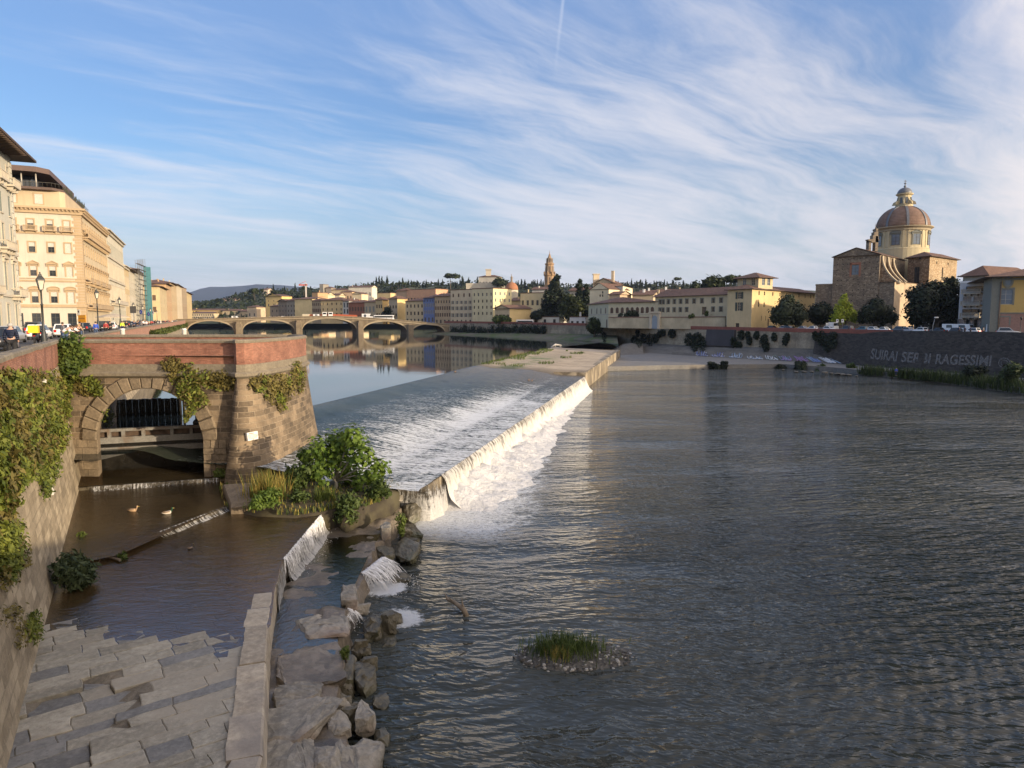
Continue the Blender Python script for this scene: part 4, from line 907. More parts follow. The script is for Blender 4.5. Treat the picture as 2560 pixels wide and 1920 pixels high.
    me.polygons.foreach_set('material_index', b.m); bm = bmesh.new(); bm.from_mesh(me); bmesh.ops.recalc_face_normals(bm, faces=bm.faces); bm.to_mesh(me); bm.free()
    WM[key] = me; return me
class Bld:
    def __init__(s, name, label, cat, A, B, depth, z0, z1, wall, group=None):
        s.A, s.B = Vector((A[0],A[1])), Vector((B[0],B[1])); s.d = (s.B-s.A).normalized(); s.i = Vector((-s.d.y, s.d.x)); s.D = depth; s.z0, s.z1 = z0, z1; s.wall = wall
        c = (s.A+s.B)/2 + s.i*depth/2; s.t = thing(name, label, cat, (c.x,c.y,z0), 0, group); s.op = {'front': [], 'right': [], 'left': []}; s.nw = 0
    def side(s, k):
        if k == 'front': return s.A, s.B
        if k == 'right': return s.B, s.B + s.i*s.D
        if k == 'left': return s.A + s.i*s.D, s.A
    def rows(s, side, rows, flush=False):
        P, Q = s.side(side); L = (Q-P).length; d = (Q-P).normalized(); rz = math.atan2(d.y, d.x)
        for zb, h, w, xs, style in rows:
            if isinstance(xs, int): xs = [(k+.5)/xs for k in range(xs)]
            for f in xs:
                st = style
                if isinstance(style, (list, tuple)): st = R.choice(style)
                u = f*L; p = P + d*u; s.nw += 1
                if s.nw <= 96:
                    o = put('window' if 'door' not in st else 'door', win_mesh(w,h,st), s.t, (p.x-s.t.location.x, p.y-s.t.location.y, zb-s.z0), rz)
                if 'arch' not in st: s.op[side].append((u-w/2, u+w/2, zb, zb+h))
        return s
    def facade(s, b, P, Q, z0, z1, ops, m=0):
        L = (Q-P).length; d = (Q-P).normalized(); inn = Vector((-d.y,d.x)); dep = .25
        ops = [(max(.02,a), min(L-.02,c), e, min(f, z1-.02)) for a,c,e,f in ops if c > 0 and a < L]
        xs = sorted({0, L} | {round(v,3) for o in ops for v in o[:2]}); zs = sorted({z0, z1} | {round(v,3) for o in ops for v in o[2:]})
        pt = lambda u, z, y=0: (P.x+d.x*u+inn.x*y, P.y+d.y*u+inn.y*y, z)
        for j in range(len(zs)-1):
            zc = (zs[j]+zs[j+1])/2; run = None
            for i in range(len(xs)-1):
                xc = (xs[i]+xs[i+1])/2; hole = any(a < xc < c and e < zc < f for a,c,e,f in ops)
                if not hole and run is None: run = xs[i]
                if hole and run is not None: b.quad(pt(run,zs[j]), pt(xs[i],zs[j]), pt(xs[i],zs[j+1]), pt(run,zs[j+1]), m); run = None
            if run is not None: b.quad(pt(run,zs[j]), pt(L,zs[j]), pt(L,zs[j+1]), pt(run,zs[j+1]), m)
        for a,c,e,f in ops:
            for (u0,v0,u1,v1) in ((a,e,c,e),(c,e,c,f),(c,f,a,f),(a,f,a,e)): b.quad(pt(u0,v0), pt(u1,v1), pt(u1,v1,dep), pt(u0,v0,dep), m)
    def walls(s, name='wall', sidewall=None):
        b = MB(); C, D_ = s.B + s.i*s.D, s.A + s.i*s.D
        s.facade(b, s.A, s.B, s.z0, s.z1, s.op['front']); s.facade(b, s.B, C, s.z0, s.z1, s.op['right'], 1); s.facade(b, D_, s.A, s.z0, s.z1, s.op['left'], 1)
        b.quad((C.x,C.y,s.z0), (D_.x,D_.y,s.z0), (D_.x,D_.y,s.z1), (C.x,C.y,s.z1)); b.build(name, [s.wall, sidewall or s.wall], s.t, recalc=False); return s
    def P(s, u, v, z): p = s.A + s.d*u + s.i*v; return (p.x, p.y, z)
    def roof(s, kind='hip', rise=2.2, ov=.8, mat=None, th=.18, soffit=None):
        mat = mat or roofmat(); L = (s.B-s.A).length; D = s.D; z = s.z1; b = MB()
        if kind == 'flat':
            b.quad(s.P(0,0,z-.02), s.P(L,0,z-.02), s.P(L,D,z-.02), s.P(0,D,z-.02))
            for (u0,u1,v0,v1) in ((-.1,L+.1,-.1,.25),(-.1,L+.1,D-.25,D+.1),(-.1,.25,.25,D-.25),(L-.25,L+.1,.25,D-.25)):
                b.obox(s.P(u0,v0,z-.05), (s.d.x*(u1-u0),s.d.y*(u1-u0),0), (s.i.x*(v1-v0),s.i.y*(v1-v0),0), (0,0,ov if ov > .3 else .5))
            b.build('roof', [mat], s.t); return s
        e = [(-ov,-ov),(L+ov,-ov),(L+ov,D+ov),(-ov,D+ov)]; low = [s.P(u,v,z-.0) for u,v in e]; hi = [s.P(u,v,z+th) for u,v in e]
        if kind == 'hip':
            m = min(L,D)/2
            r = [s.P(m if L >= D else L/2, D/2 if L >= D else m, z+th+rise), s.P(L-m if L >= D else L/2, D/2 if L >= D else D-m, z+th+rise)]
            if L >= D: fs = [(hi[0],hi[1],r[1],r[0]),(hi[1],hi[2],r[1]),(hi[2],hi[3],r[0],r[1]),(hi[3],hi[0],r[0])]
            else: fs = [(hi[0],hi[1],r[0]),(hi[1],hi[2],r[1],r[0]),(hi[2],hi[3],r[1]),(hi[3],hi[0],r[0],r[1])]
        elif kind == 'gable':   # ridge parallel to the front
            r = [s.P(-ov,D/2,z+th+rise), s.P(L+ov,D/2,z+th+rise)]; fs = [(hi[0],hi[1],r[1],r[0]),(hi[2],hi[3],r[0],r[1])]
            gb = MB()
            for u in (0, L): gb.poly([s.P(u,0,z), s.P(u,D,z), s.P(u,D/2,z+rise)])
            gb.build('gable', s.wall, s.t)
        elif kind == 'gablef':  # ridge at right angles, gable on the front
            r = [s.P(L/2,-ov,z+th+rise), s.P(L/2,D+ov,z+th+rise)]; fs = [(hi[1],hi[2],r[1],r[0]),(hi[3],hi[0],r[0],r[1])]
            gb = MB()
            for v in (0, D): gb.poly([s.P(0,v,z), s.P(L,v,z), s.P(L/2,v,z+rise)])
            gb.build('gable', s.wall, s.t)
        elif kind == 'shed': r = None; hi[2] = s.P(L+ov,D+ov,z+th+rise); hi[3] = s.P(-ov,D+ov,z+th+rise); fs = [(hi[0],hi[1],hi[2],hi[3])]
        for f in fs: b.poly(f, 0)
        for k in range(4):
            j = (k+1)%4
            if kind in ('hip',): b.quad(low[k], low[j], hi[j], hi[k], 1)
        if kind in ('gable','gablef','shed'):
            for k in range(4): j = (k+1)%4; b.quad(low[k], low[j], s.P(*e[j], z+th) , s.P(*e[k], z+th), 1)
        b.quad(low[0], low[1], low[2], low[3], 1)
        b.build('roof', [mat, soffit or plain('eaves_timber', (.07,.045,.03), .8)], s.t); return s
    def band(s, z0, z1, out, mat, name='cornice', sides=('front','right','left')):
        b = MB(); L = (s.B-s.A).length; D = s.D
        b.rings([[s.P(-out,-out,z), s.P(L+out,-out,z), s.P(L+out,D+out,z), s.P(-out,D+out,z)] for z in (z0, z1)], 0, True, True, False); b.build(name, mat, s.t); return s
    def chim(s, u, v, h=1.4, w=.6, mat=None):
        b = MB(); z = s.z1+.5; b.obox(s.P(u,v,z-.4), (s.d.x*w,s.d.y*w,0), (s.i.x*w,s.i.y*w,0), (0,0,h+1.2)); b.obox(s.P(u-.1,v-.1,z+h+.8), (s.d.x*(w+.2),s.d.y*(w+.2),0), (s.i.x*(w+.2),s.i.y*(w+.2),0), (0,0,.15)); b.build('chimney', mat or s.wall, s.t); return s
def pxz(px, py, Y): return PY(px, py, Y).z
# ---------------------------------------------------------------- left bank
FL0 = Vector((-47.6,39.6))
def FX(Y): return FL0 + SDIR*((Y-FL0.y)/SDIR.y)
# far-left palazzo
p0, p1 = FX(52), FX(112); zA = 39.2
t = Bld('palazzo', 'pale grey cream palazzo with deep dark eaves and stone balconies at the left edge', 'building', p0, p1, 22, ZSL, zA, plaster((.49,.47,.39), .12, .9))
A9 = [(k+.5)/13 for k in range(13)]
t.rows('front', [(12.2,3.6,1.5,A9,'shut+frame'), (18.0,4.2,1.5,A9,'shut+frame+seg'), (24.6,3.4,1.4,A9,'shut+frame+sill'), (29.6,3.1,1.4,A9,'shut+sill'), (34.6,2.6,1.3,A9,'shut+frame')])
t.walls().roof('hip', 3, 3.0, None, .35)
for z in (16.9, 23.6, 33.6): t.band(z, z+.35, .28, TRIM, 'string_course')
RUST_J = plaster((.53,.5,.41), .12, .9)
b = MB(); L = (t.B-t.A).length
z = ZSL
while z < zA-.9:
    for u in ((L-1.3, L+.08),): b.obox(t.P(u[0] if int(z/.9) % 2 else u[0]+.5, -.09, z), (t.d.x*(u[1]-u[0]-(0 if int(z/.9)%2 else .5)), t.d.y*(u[1]-u[0]-(0 if int(z/.9)%2 else .5)), 0), (t.i.x*.12,t.i.y*.12,0), (0,0,.8))
    z += .9
b.build('quoins', RUST_J, t.t)
b = MB()
for k in range(60): b.obox(t.P(k*1.05, -2.9, zA-.26), (t.d.x*.22,t.d.y*.22,0), (t.i.x*2.9,t.i.y*2.9,0), (0,0,.25))
b.build('rafters', plain('eaves_timber', (.07,.045,.03), .8), t.t)
def balcony(t, u0, u1, z, side='front', mat=TRIM, dep=1.3, solid=False):
    P0, Q0 = t.side(side); d = (Q0-P0).normalized(); i = Vector((-d.y,d.x)); b = MB()
    pt = lambda u, v, zz: (P0.x+d.x*u-i.x*v, P0.y+d.y*u-i.y*v, zz)
    ob = lambda u, v, zz, du, dv, dz: b.obox(pt(u,v,zz), (d.x*du,d.y*du,0), (-i.x*dv,-i.y*dv,0), (0,0,dz))
    ob(u0,0,z-.3,u1-u0,dep,.3); ob(u0,dep-.16,z+.9,u1-u0,.18,.14)
    if solid: ob(u0,dep-.12,z,u1-u0,.1,.9)
    else:
        n = int((u1-u0)/.26)
        for k in range(n): ob(u0+.05+k*.26,dep-.12,z,.1,.09,.9)
    for u in (u0, u1-.2): ob(u,0,z+.86,.18,dep,.14); ob(u,dep-.18,z,.22,.2,1.0)
    k = u0+.5
    while k < u1-.3: b.obox(pt(k,.0,z-.3), (d.x*.25,d.y*.25,0), (-i.x*dep*.8,-i.y*dep*.8,.0), (i.x*.1,i.y*.1,-.5)); k += 1.6
    b.build('balcony', mat, t.t)
for u0, u1, z in ((L-4.8,L-.6,34.3), (L-12,L-8,34.3), (L-11,L-5.3,24.2), (L-5.0,L-.3,17.3), (L-20,L-14,17.3)): balcony(t, u0, u1, z)
# the big hotel
hc = FX(175); hA = hc + SNL*26; PALE = plaster((.55,.485,.385), .10, .9); TAN = plaster((.43,.315,.185), .12, .8, 'tan_trim'); RIV = plaster((.54,.44,.285), .12, .9)
zr = lambda py: pxz(140, py, 171.5)
ht = Bld('hotel', 'large cream and orange corner hotel with a roof terrace under a brown canopy', 'building', hA, hc, 50, ZSL, zr(533), PALE)
WF = (.055+.0, .235, .42, .60, .78); g = 26
fx = [1-(217-x)/43*3.65/26 + .03 for x in (182, 140, 93, 50, 8)]; fx = [f-.035 for f in fx]
def hrows(side, xs, kinds):
    ht.rows(side, [(zr(757),zr(729)-zr(757),1.4,xs,kinds+'+seg+tan'), (zr(690),zr(665)-zr(690),1.35,xs,kinds+'+tri+tan'), (zr(631),zr(606)-zr(631),1.35,xs,kinds+'+sill+tan'), (zr(573),zr(549)-zr(573),1.3,xs,kinds+'+bal+tan')])
hrows('front', fx[1:], 'half+frame+dk'); hrows('front', fx[:1], 'blind+frame')
hrows('right', [(k+.6)/12.2 for k in range(12)], 'blind+frame')
ht.rows('front', [(ZSL+.1, 3.4, 1.9, fx, 'plain+dk')])
ht.walls('wall', RIV)
for py0, py1, o in ((768,761,.35), (704,700,.25), (585,580,.25), (697,695,.2)): ht.band(zr(py0), zr(py1), o, TAN, 'string_course')
ht.band(zr(533), zr(522), .5, TAN, 'cornice'); ht.band(zr(522), zr(517), 1.1, TAN, 'cornice')
b = MB(); L = 26
for k in range(30): b.obox(ht.P(L-k*.85-.4, -.95, zr(526)), (ht.d.x*.35,ht.d.y*.35,0), (ht.i.x*.95,ht.i.y*.95,0), (0,0,.5))
for k in range(56): b.obox(ht.P(L, k*.9, zr(526)), (ht.d.x*.95,ht.d.y*.95,0), (ht.i.x*.35,ht.i.y*.35,0), (0,0,.5))
b.build('dentils', TAN, ht.t)
b = MB(); z = ZSL; k = 0
while z < zr(535):
    w = 1.5 if k % 2 else 1.9
    b.obox(ht.P(L-w,-.10,z), (ht.d.x*(w+.1),ht.d.y*(w+.1),0), (ht.i.x*w,ht.i.y*w,0), (0,0,.62)); z += .72; k += 1
b.build('quoins', TAN, ht.t)
b = MB(); z = ZSL
while z < zr(768)-.3: b.obox(ht.P(0,-.06,z), (ht.d.x*L,ht.d.y*L,0), (ht.i.x*.04,ht.i.y*.04,0), (0,0,.6)); z += .7
# set back attic, terrace, canopy
m = ht.t; za = zr(517)
at = MB(); at.prism([ht.P(u,v,0)[:2] for u,v in ((3,2.2),(21.4,2.2),(22.4,3.4),(22.4,46),(3,46))], za, zr(472)); at.build('attic', plaster((.50,.40,.26), .1), m)
b = MB(); b.prism([ht.P(u,v,0)[:2] for u,v in ((-1,0.6),(20.2,.6),(22.2,3.0),(22.2,47),(-1,47))], zr(472), zr(466)); b.build('terrace_slab', plain('terrace_brown', (.10,.065,.05), .7), m)
b = MB(); b.prism([ht.P(u,v,0)[:2] for u,v in ((-4,-.6),(17.2,-.3),(19.6,2.4),(19.6,38),(-4,38))], zr(430), zr(420)+.3); b.build('canopy', plain('canopy_brown', (.11,.07,.055), .6), m)
b = MB(); b.prism([ht.P(u,v,0)[:2] for u,v in ((4,6),(15,6),(16,8),(16,34),(4,34))], zr(466), zr(430)); b.build('terrace_bar', GLS, m)
for u in (4, 9.5, 13.8, 16.8): b = MB(); q = ht.P(u, 1.6, 0); b.lathe([(.17,zr(466)),(.17,zr(430))], q[:2], 8); b.build('column', plain('pale_steel', (.4,.37,.32), .5), m)
b = MB(); rail = [ht.P(u,v,0) for u,v in ((-1,.7),(20.1,.7),(22.1,3.1),(22.1,46))]
for a, c in zip(rail[:-1], rail[1:]):
    a, c = Vector(a), Vector(c); n = int((c-a).length/.9)
    for z in (zr(466)+1.15,): b.tube([(a.x,a.y,z),(c.x,c.y,z)], .05, 4)
    for k in range(n): p = a.lerp(c, k/n); b.tube([(p.x,p.y,zr(466)),(p.x,p.y,zr(466)+1.15)], .03, 4)
b.build('railing', FRD, m)
ht2 = (zr(506), zr(472))
for u in (6, 11.5, 17.0): o = put('window', win_mesh(1.7, 2.4, 'blind+frame+tan+flush'), m, tuple(Vector(ht.P(u, 2.19, za+1.0))-Vector(m.location)), math.atan2(ht.d.y,ht.d.x))
b = MB(); b.obox(ht.P(5,1.0,zr(484)), (ht.d.x*8,ht.d.y*8,0), (ht.i.x*1.4,ht.i.y*1.4,.5), (0,0,.12)); b.build('awning', WHITE, m)
for u0, u1, py, sol in ((2,46,767,True), (1,6,702,True), (9,18,702,True), (21,30,702,True), (33,42,702,True), (1,46,586,False)): balcony(ht, u0, u1, zr(py), 'right', TAN, 1.5, sol)
b = MB(); n = 26
for k in range(n):
    q = ht.P(21.6, 8+k*1.4, 0); h = R.uniform(.9,2.6)
    for j in range(14): a = R.uniform(0,6.3); b.tube([(q[0],q[1],zr(466)), (q[0]+.35*math.cos(a), q[1]+.35*math.sin(a), zr(466)+h*R.uniform(.5,1))], .05, 3)
b.build('terrace_hedge', plain('terrace_plants', (.05,.06,.03), .8), m)
lineup = [
 ('palazzo','pale palazzo with rows of tall grey shutters right of the hotel', 225.5-50+46, 266, 42.2, (.57,.52,.40), 'flat', 15, 'shut+sill', 'c'),
 ('town_house','narrow yellow house with a stone cornice next to the pale shuttered palazzo', 266, 283, 34.2, (.55,.42,.23), 'flat', 4, 'shut+frame', 'g'),
 ('town_house','cream house with dark eaves just left of the scaffolding', 283, 306, 33.8, (.55,.49,.37), 'hip', 6, 'shut+sill', 'g'),
 ('town_house','tall cream house behind the scaffolding with a pale roof storey', 306, 352, 35.5, (.57,.53,.42), 'hip', 9, 'shut+sill', 'g')]
for nm, lab, ya, yb, z1, c, rf, nc, st, _ in lineup:
    t = Bld(nm, lab, 'building', FX(ya), FX(yb), 16, ZSL, z1, plaster(c, .12)); H = z1-ZSL
    if nc == 15: rw_ = [(ZSL+1,4.2,1.7,nc,st), (ZSL+8.2,5.0,1.7,nc,'shut+frame+sill'), (ZSL+15.6,5.0,1.7,nc,'shut+frame+sill'), (ZSL+22.6,4.4,1.7,nc,'shut+sill')]; 
    elif nc == 4: rw_ = [(ZSL+1,3,1.6,nc,'plain+dk'), (ZSL+7,4.5,1.5,nc,st+'+gn'), (ZSL+14,4.6,1.5,nc,st+'+br')]
    else: rw_ = [(ZSL+.6,3,1.5,nc,'plain+dk'), (ZSL+6,3.4,1.4,nc,st), (ZSL+12,3.2,1.4,nc,st+'+gn'), (ZSL+17.5,2.6,1.3,nc,st)]
    t.rows('front', rw_); t.walls()
    if rf == 'hip': t.roof('hip', 2.5, 1.6); t.chim(5,5); t.chim(15,7)
    else:
        t.roof('flat', 0, .6, TRIM); t.band(z1-1.2, z1-.3, .5, TRIM); t.band(z1-.3, z1, 1.1, TRIM)
    if nc == 15: [t.band(z, z+.4, .4, TRIM, 'string_course') for z in (ZSL+7, ZSL+14.6, ZSL+21.8)]; balcony(t, 2, 44, ZSL+7.4, 'front', TRIM, 1.4, True)
for nm, lab, x0, Y0, x1, Y1, pt, z1c, c, rf in [
 ('town_house','yellow house with brown eaves and a sunlit end wall right of the scaffolding', 402,352,419,392, 716, 0, (.54,.43,.25), 'hip'),
 ('town_house','ochre house with a low arcade beyond the yellow house', 419,392,431,420, 708, 0, (.50,.33,.18), 'hip'),
 ('town_house','tan house with a pale attic and chimneys along the far left bank', 431,420,444,455, 706, 0, (.50,.37,.21), 'hip'),
 ('town_house','cream house with jutting dark roof on the far left bank', 444,455,457,500, 710, 0, (.60,.50,.34), 'hip'),
 ('stone_tower','square brown medieval tower on the far left bank', 457,505,469,530, 716, 0, (.36,.27,.17), 'flat'),
 ('town_house','bright yellow house at the far end of the left bank street', 469,540,481,600, 729, 0, (.56,.43,.22), 'hip')]:
    A, B = PY(x0,790,Y0), PY(x1,790,Y1); z1 = pxz((x0+x1)/2, pt+5, (Y0+Y1)/2); H = z1-ZSL
    t = Bld(nm, lab, 'building', A.xy, B.xy, 16, ZSL, z1, plaster(c, .15)); n = 4
    t.rows('front', [(ZSL+H*.06,H*.13,1.5,n,'plain+dk'), (ZSL+H*.3,H*.15,1.4,n,'shut+sill+br'), (ZSL+H*.55,H*.15,1.4,n,'shut+sill'), (ZSL+H*.8,H*.11,1.2,n,'shut')])
    t.rows('left', [(ZSL+H*.3,H*.15,1.6,3,'shut+sill+br'), (ZSL+H*.62,H*.15,1.6,3,'shut+sill+br')]); t.walls()
    t.roof(rf, 2.2, 1.6 if rf == 'hip' else .6); 
    if rf == 'hip': t.chim(4,4); t.chim(9,8)
# scaffold with turquoise netting
scf = thing('scaffolding', 'scaffold of steel poles wrapped in turquoise netting on a left bank facade', 'scaffolding', (FX(345).x, FX(345).y, ZSL))
a = PY(365,790,328); zt = pxz(371,668,330); b = MB(); e = Vector((.91,.41,0)); 
b.obox((a.x,a.y,ZSL+1), tuple(e*2.9), (SDIR.x*.4,SDIR.y*.4,0), (0,0,zt-ZSL-1)); net = NT('turquoise_net'); nn = net.noise(net.pos(), .8, 3)
b.build('netting', net.set(col=net.mix(nn, (.03,.12,.14), (.08,.22,.24)), rough=.8), scf)
b = MB()
for s in range(5):
    p = PY(345+s*4.5,790,306+s*5); 
    for o in (0, 1.0): b.tube([(p.x+e.x*o,p.y+e.y*o,ZSL),(p.x+e.x*o,p.y+e.y*o,zt+1.5+s*.5)], .09, 4)
for k in range(12):
    z = ZSL+2+k*(zt-ZSL-2)/11; p, q = PY(345,790,306), PY(366,790,327)
    for o in (0, 1.0): b.tube([(p.x+e.x*o,p.y+e.y*o,z),(q.x+e.x*o,q.y+e.y*o,z)], .07, 4)
    b.obox((p.x,p.y,z-.1), (q.x-p.x,q.y-p.y,0), tuple(e*.9), (0,0,.06))
b.build('poles', plain('galvanised_steel', (.25,.24,.22), .5, .5), scf)
# ---------------------------------------------------------------- right bank, from the cestello corner leftwards
CR = plaster((.56,.47,.30), .15); CRS = plaster((.60,.50,.30), .15)
def px_b(nm, lab, x0, Y0, x1, Y1, ytop, dep, col, z0=ZSR, xt=None, cat='building', group=None):
    A, B = PY(x0,800,Y0), PY(x1,800,Y1); z1 = PY(xt if xt else (x0+x1)/2, ytop, (Y0+Y1)/2 if xt is None else Y1).z
    return Bld(nm, lab, cat, A.xy, B.xy, dep, z0, z1, plaster(col, .16) if isinstance(col, tuple) else col, group)
def rz_(px, y0, y1, Y): a, c = pxz(px,y1,Y), pxz(px,y0,Y); return a, c-a
# corner convent block with look-out
t = px_b('convent_block', 'yellow corner block with a roof look-out, its right side glowing in the sun', 1817, 232, 1878, 224, 723, 46, (.56,.45,.26), xt=1878)
A_, B_ = t.A, t.B
for y0, y1 in ((730,747),(756,777)): a, h = rz_(1849,y0,y1,228); t.rows('front', [(a,h,1.5,[.5],'plain+open+gn')])
a, h = rz_(1845,808,818,228); t.rows('front', [(ZSR+.6,1.6,1.4,[.45],'plain+dk')])
pr = Vector(PY(2035,800,266).xy); t.D = (pr-t.B).length; t.i = (pr-t.B).normalized()
xs1 = [(x-1878)/157 for x in (1893,1905,1924,1941,1958,1974,1990,2007,2022,2032)]
xs1 = [f*224/(224+42*(1-f)*.0+0) for f in xs1]
a, h = rz_(1900,727,737,226); t.rows('right', [(a,h,.95,xs1,'plain+dk')]); a, h = rz_(1900,755,767,226); t.rows('right', [(a,h,.95,xs1[:2]+xs1[3:],'plain+dk')]); a, h = rz_(1900,799,808,226); t.rows('right', [(ZSR+1.2,2.4,1.1,[.24,.37,.45,.55,.75],'shut+br'), (ZSR+3.0,1.6,.5,[.14,.2],'plain+dk')])
t.walls('wall', plaster((.60,.45,.22), .12)); t.roof('hip', 1.8, 1.0)  # sun glow on the right side put into a warmer plaster
ob = t
lk = Bld('roof_lookout', 'open square look-out tower with a tiled pyramid roof above the yellow corner block', 'tower', PY(1841,800,236).xy, PY(1893,800,229).xy, 7.6, t.z1+.4, pxz(1893,695,230), plaster((.52,.43,.26), .15))
lk.rows('front', [(lk.z0+1.2,2.6,1.5,[.33],'plain+sky'), (lk.z0+1.2,2.6,1.5,[.75],'plain')]); lk.rows('right', [(lk.z0+1.2,2.9,1.6,[.35,.72],'plain+sky')]); lk.walls().roof('hip', 1.9, 1.3)
# long wing
t = px_b('convent_wing', 'long low yellow convent wing with two rows of small windows behind the garden wall', 1637, 268, 1817, 240, 737, 14, (.57,.48,.31), xt=1817)
xs = [(x-1637)/180 for x in (1651,1659,1673,1689,1705,1721,1739,1758,1785,1803)]; a, h = rz_(1740,748,759,254); t.rows('front', [(a,h,1.1,xs,'plain+dk+frame+gs')]); a2, h2 = rz_(1740,769,780,254); t.rows('front', [(a2,h2,1.1,xs[:6]+xs[8:],'plain+dk+frame+gs'), (a2-1,h2+1.2,2.0,[.705],'plain+dk')]); t.walls().roof('gable', 3.0, .8); [t.chim(u, 6) for u in (2, 17)]
# garden wall and gate
gw = thing('garden_wall', 'long plain garden wall in front of the convent with parked cars along it', 'wall', (PY(1660,800,262).x,262,ZSR))
def low_wall(px0,Y0,px1,Y1,y0,y1):
    a, c = PY(px0,y0,Y0), PY(px1,y1,Y1); b = MB(); d = (c-a).xy.normalized()
    b.rings([[(a.x,a.y,ZSR),(a.x,a.y,a.z),(a.x-d.y*.5,a.y+d.x*.5,a.z),(a.x-d.y*.5,a.y+d.x*.5,ZSR)], [(c.x,c.y,ZSR),(c.x,c.y,c.z),(c.x-d.y*.5,c.y+d.x*.5,c.z),(c.x-d.y*.5,c.y+d.x*.5,ZSR)]], 0, True, True, False); b.build('wall', plaster((.50,.43,.29), .3), gw)
    b = MB(); b.rings([[(a.x+d.y*.2,a.y-d.x*.2,a.z),(a.x-d.y*.3,a.y+d.x*.3,a.z+.3),(a.x-d.y*.7,a.y+d.x*.7,a.z)], [(c.x+d.y*.2,c.y-d.x*.2,c.z),(c.x-d.y*.3,c.y+d.x*.3,c.z+.3),(c.x-d.y*.7,c.y+d.x*.7,c.z)]], 0, True, True, False); b.build('tiles', roofmat(), gw)
low_wall(1521,272,1624,258,794,794); low_wall(1650,255,1813,236,794,793)
gg = thing('gateway', 'stone gateway with a cornice and a blue grey arched door in the garden wall', 'gate', (PY(1637,800,256).x,256,ZSR))
a = PY(1624,780,257.5); c = PY(1650,780,254.5); b = MB(); d = (c-a).xy; L = d.length; d = d.normalized(); zt = pxz(1637,783,256)
gp = lambda u, v, z: (a.x+d.x*u+d.y*v, a.y+d.y*u-d.x*v, z)
for u0, u1, z0, z1, o in ((0,L*.17,ZSR,zt,.2),(L*.17,L*.25,ZSR,zt-.8,.05),(L*.75,L*.83,ZSR,zt-.8,.05),(L*.83,L,ZSR,zt,.2),(L*.17,L*.83,zt-.8,zt,.1),(-.3,L+.3,zt,zt+.35,.5),(-.1,L+.1,zt+.35,zt+.6,.25)):
    b.obox(gp(u0,o,z0), (d.x*(u1-u0),d.y*(u1-u0),0), (-d.y*(o+.6),d.x*(o+.6),0), (0,0,z1-z0))
b.build('stone_frame', TRIM, gg)
b = MB(); q = [(L*.25,ZSR),(L*.75,ZSR)] + [(L*.5+L*.25*math.cos(math.pi*k/10), zt-.8-L*.25-.3+L*.25*math.sin(math.pi*k/10)+.25) for k in range(11)]; b.poly([gp(u,.02,z) for u,z in q]); b.build('door', plain('blue_grey_door', (.22,.27,.32), .6), gg)
# villa with arched windows
t = px_b('arcaded_villa', 'cream villa with a hipped roof and a row of arched brown shuttered windows', 1521, 285, 1640, 268, 755, 28, (.60,.54,.36), xt=1521)
t.i = (Vector(PY(1471,800,318).xy)-t.A).normalized(); t.D = (Vector(PY(1471,800,318).xy)-t.A).length
a, h = rz_(1580,768,783,277); t.rows('front', [(a,h,1.5,[(x-1521)/119 for x in (1530,1544,1557,1570,1582,1595,1607,1619,1631)],'arch+shut+br')]); t.rows('left', [(a,h,1.5,[.18,.45,.65,.87],'arch+shut+br'), (ZSR+.1,3.4,1.7,[.93],'arch+shut+br')]); t.walls()
t.band(pxz(1521,787,285), pxz(1521,785,285), .15, TRIM, 'string_course'); t.roof('hip', 2.4, 1.2)
# white sunlit blocks behind
t = px_b('town_house', 'blank sunlit white gable with two tiny windows above the arcaded villa', 1474, 345, 1521, 338, 724, 20, (.66,.58,.40)); t.rows('front', [(pxz(1500,742,340),1.2,.8,[.55,.68],'plain+dk'), (pxz(1500,734,340),1.2,.8,[.68],'plain+dk')]); t.walls().roof('gablef', 3.2, .3)
t = px_b('town_house', 'grey white house with a sunlit right gable behind the arcaded villa', 1512, 352, 1556, 345, 716, 14, (.50,.48,.43)); t.D = 18; t.i = (Vector(PY(1580,800,372).xy)-t.B).normalized(); t.D = (Vector(PY(1580,800,372).xy)-t.B).length; t.walls('wall', plaster((.68,.60,.42), .1)).roof('shed', .4, .2)  # gable's sunlight put into a paler, warmer plaster
t = px_b('town_house', 'open roof loggia house with a square turret above the white houses', 1484, 420, 1532, 415, 709, 20, (.52,.42,.28)); t.rows('front', [(t.z1-3.2,2.2,3,[.3,.62,.88],'plain+dk')]); t.walls().roof('gablef', 3.2, 1.0); t.chim(9, 6, 6.5, 1.6); 
b = MB(); q = PY(1491,705,420); b.box(q.x-1.8,q.x+1.8,420,423,q.z-6,q.z+4.5); b.box(q.x-2.2,q.x+2.2,419.6,423.4,q.z+4.5,q.z+5); b.build('turret', plaster((.62,.5,.34), .15), t.t)
t = px_b('town_house', 'low tan house tucked between the white gables and the arcaded villa', 1522, 330, 1549, 326, 737, 10, (.48,.36,.24)); t.walls().roof('gable', 1.6, .6)
for k, (x0,x1,yt,Y) in enumerate([(1580,1632,738,330),(1600,1690,733,380),(1640,1720,731,350)]):
    t = px_b('town_house', ['cluster house with pale chimneys between villa and convent wing','long red roofed house behind the convent wing','red roof ridge house seen above the convent wing'][k], x0,Y,x1,Y-4,yt,12,(.52,.42,.28)); t.walls().roof('gable',1.8,.6); t.chim(4,4,1.6,1.0,WHITE); t.chim(11,5,1.2,.8)
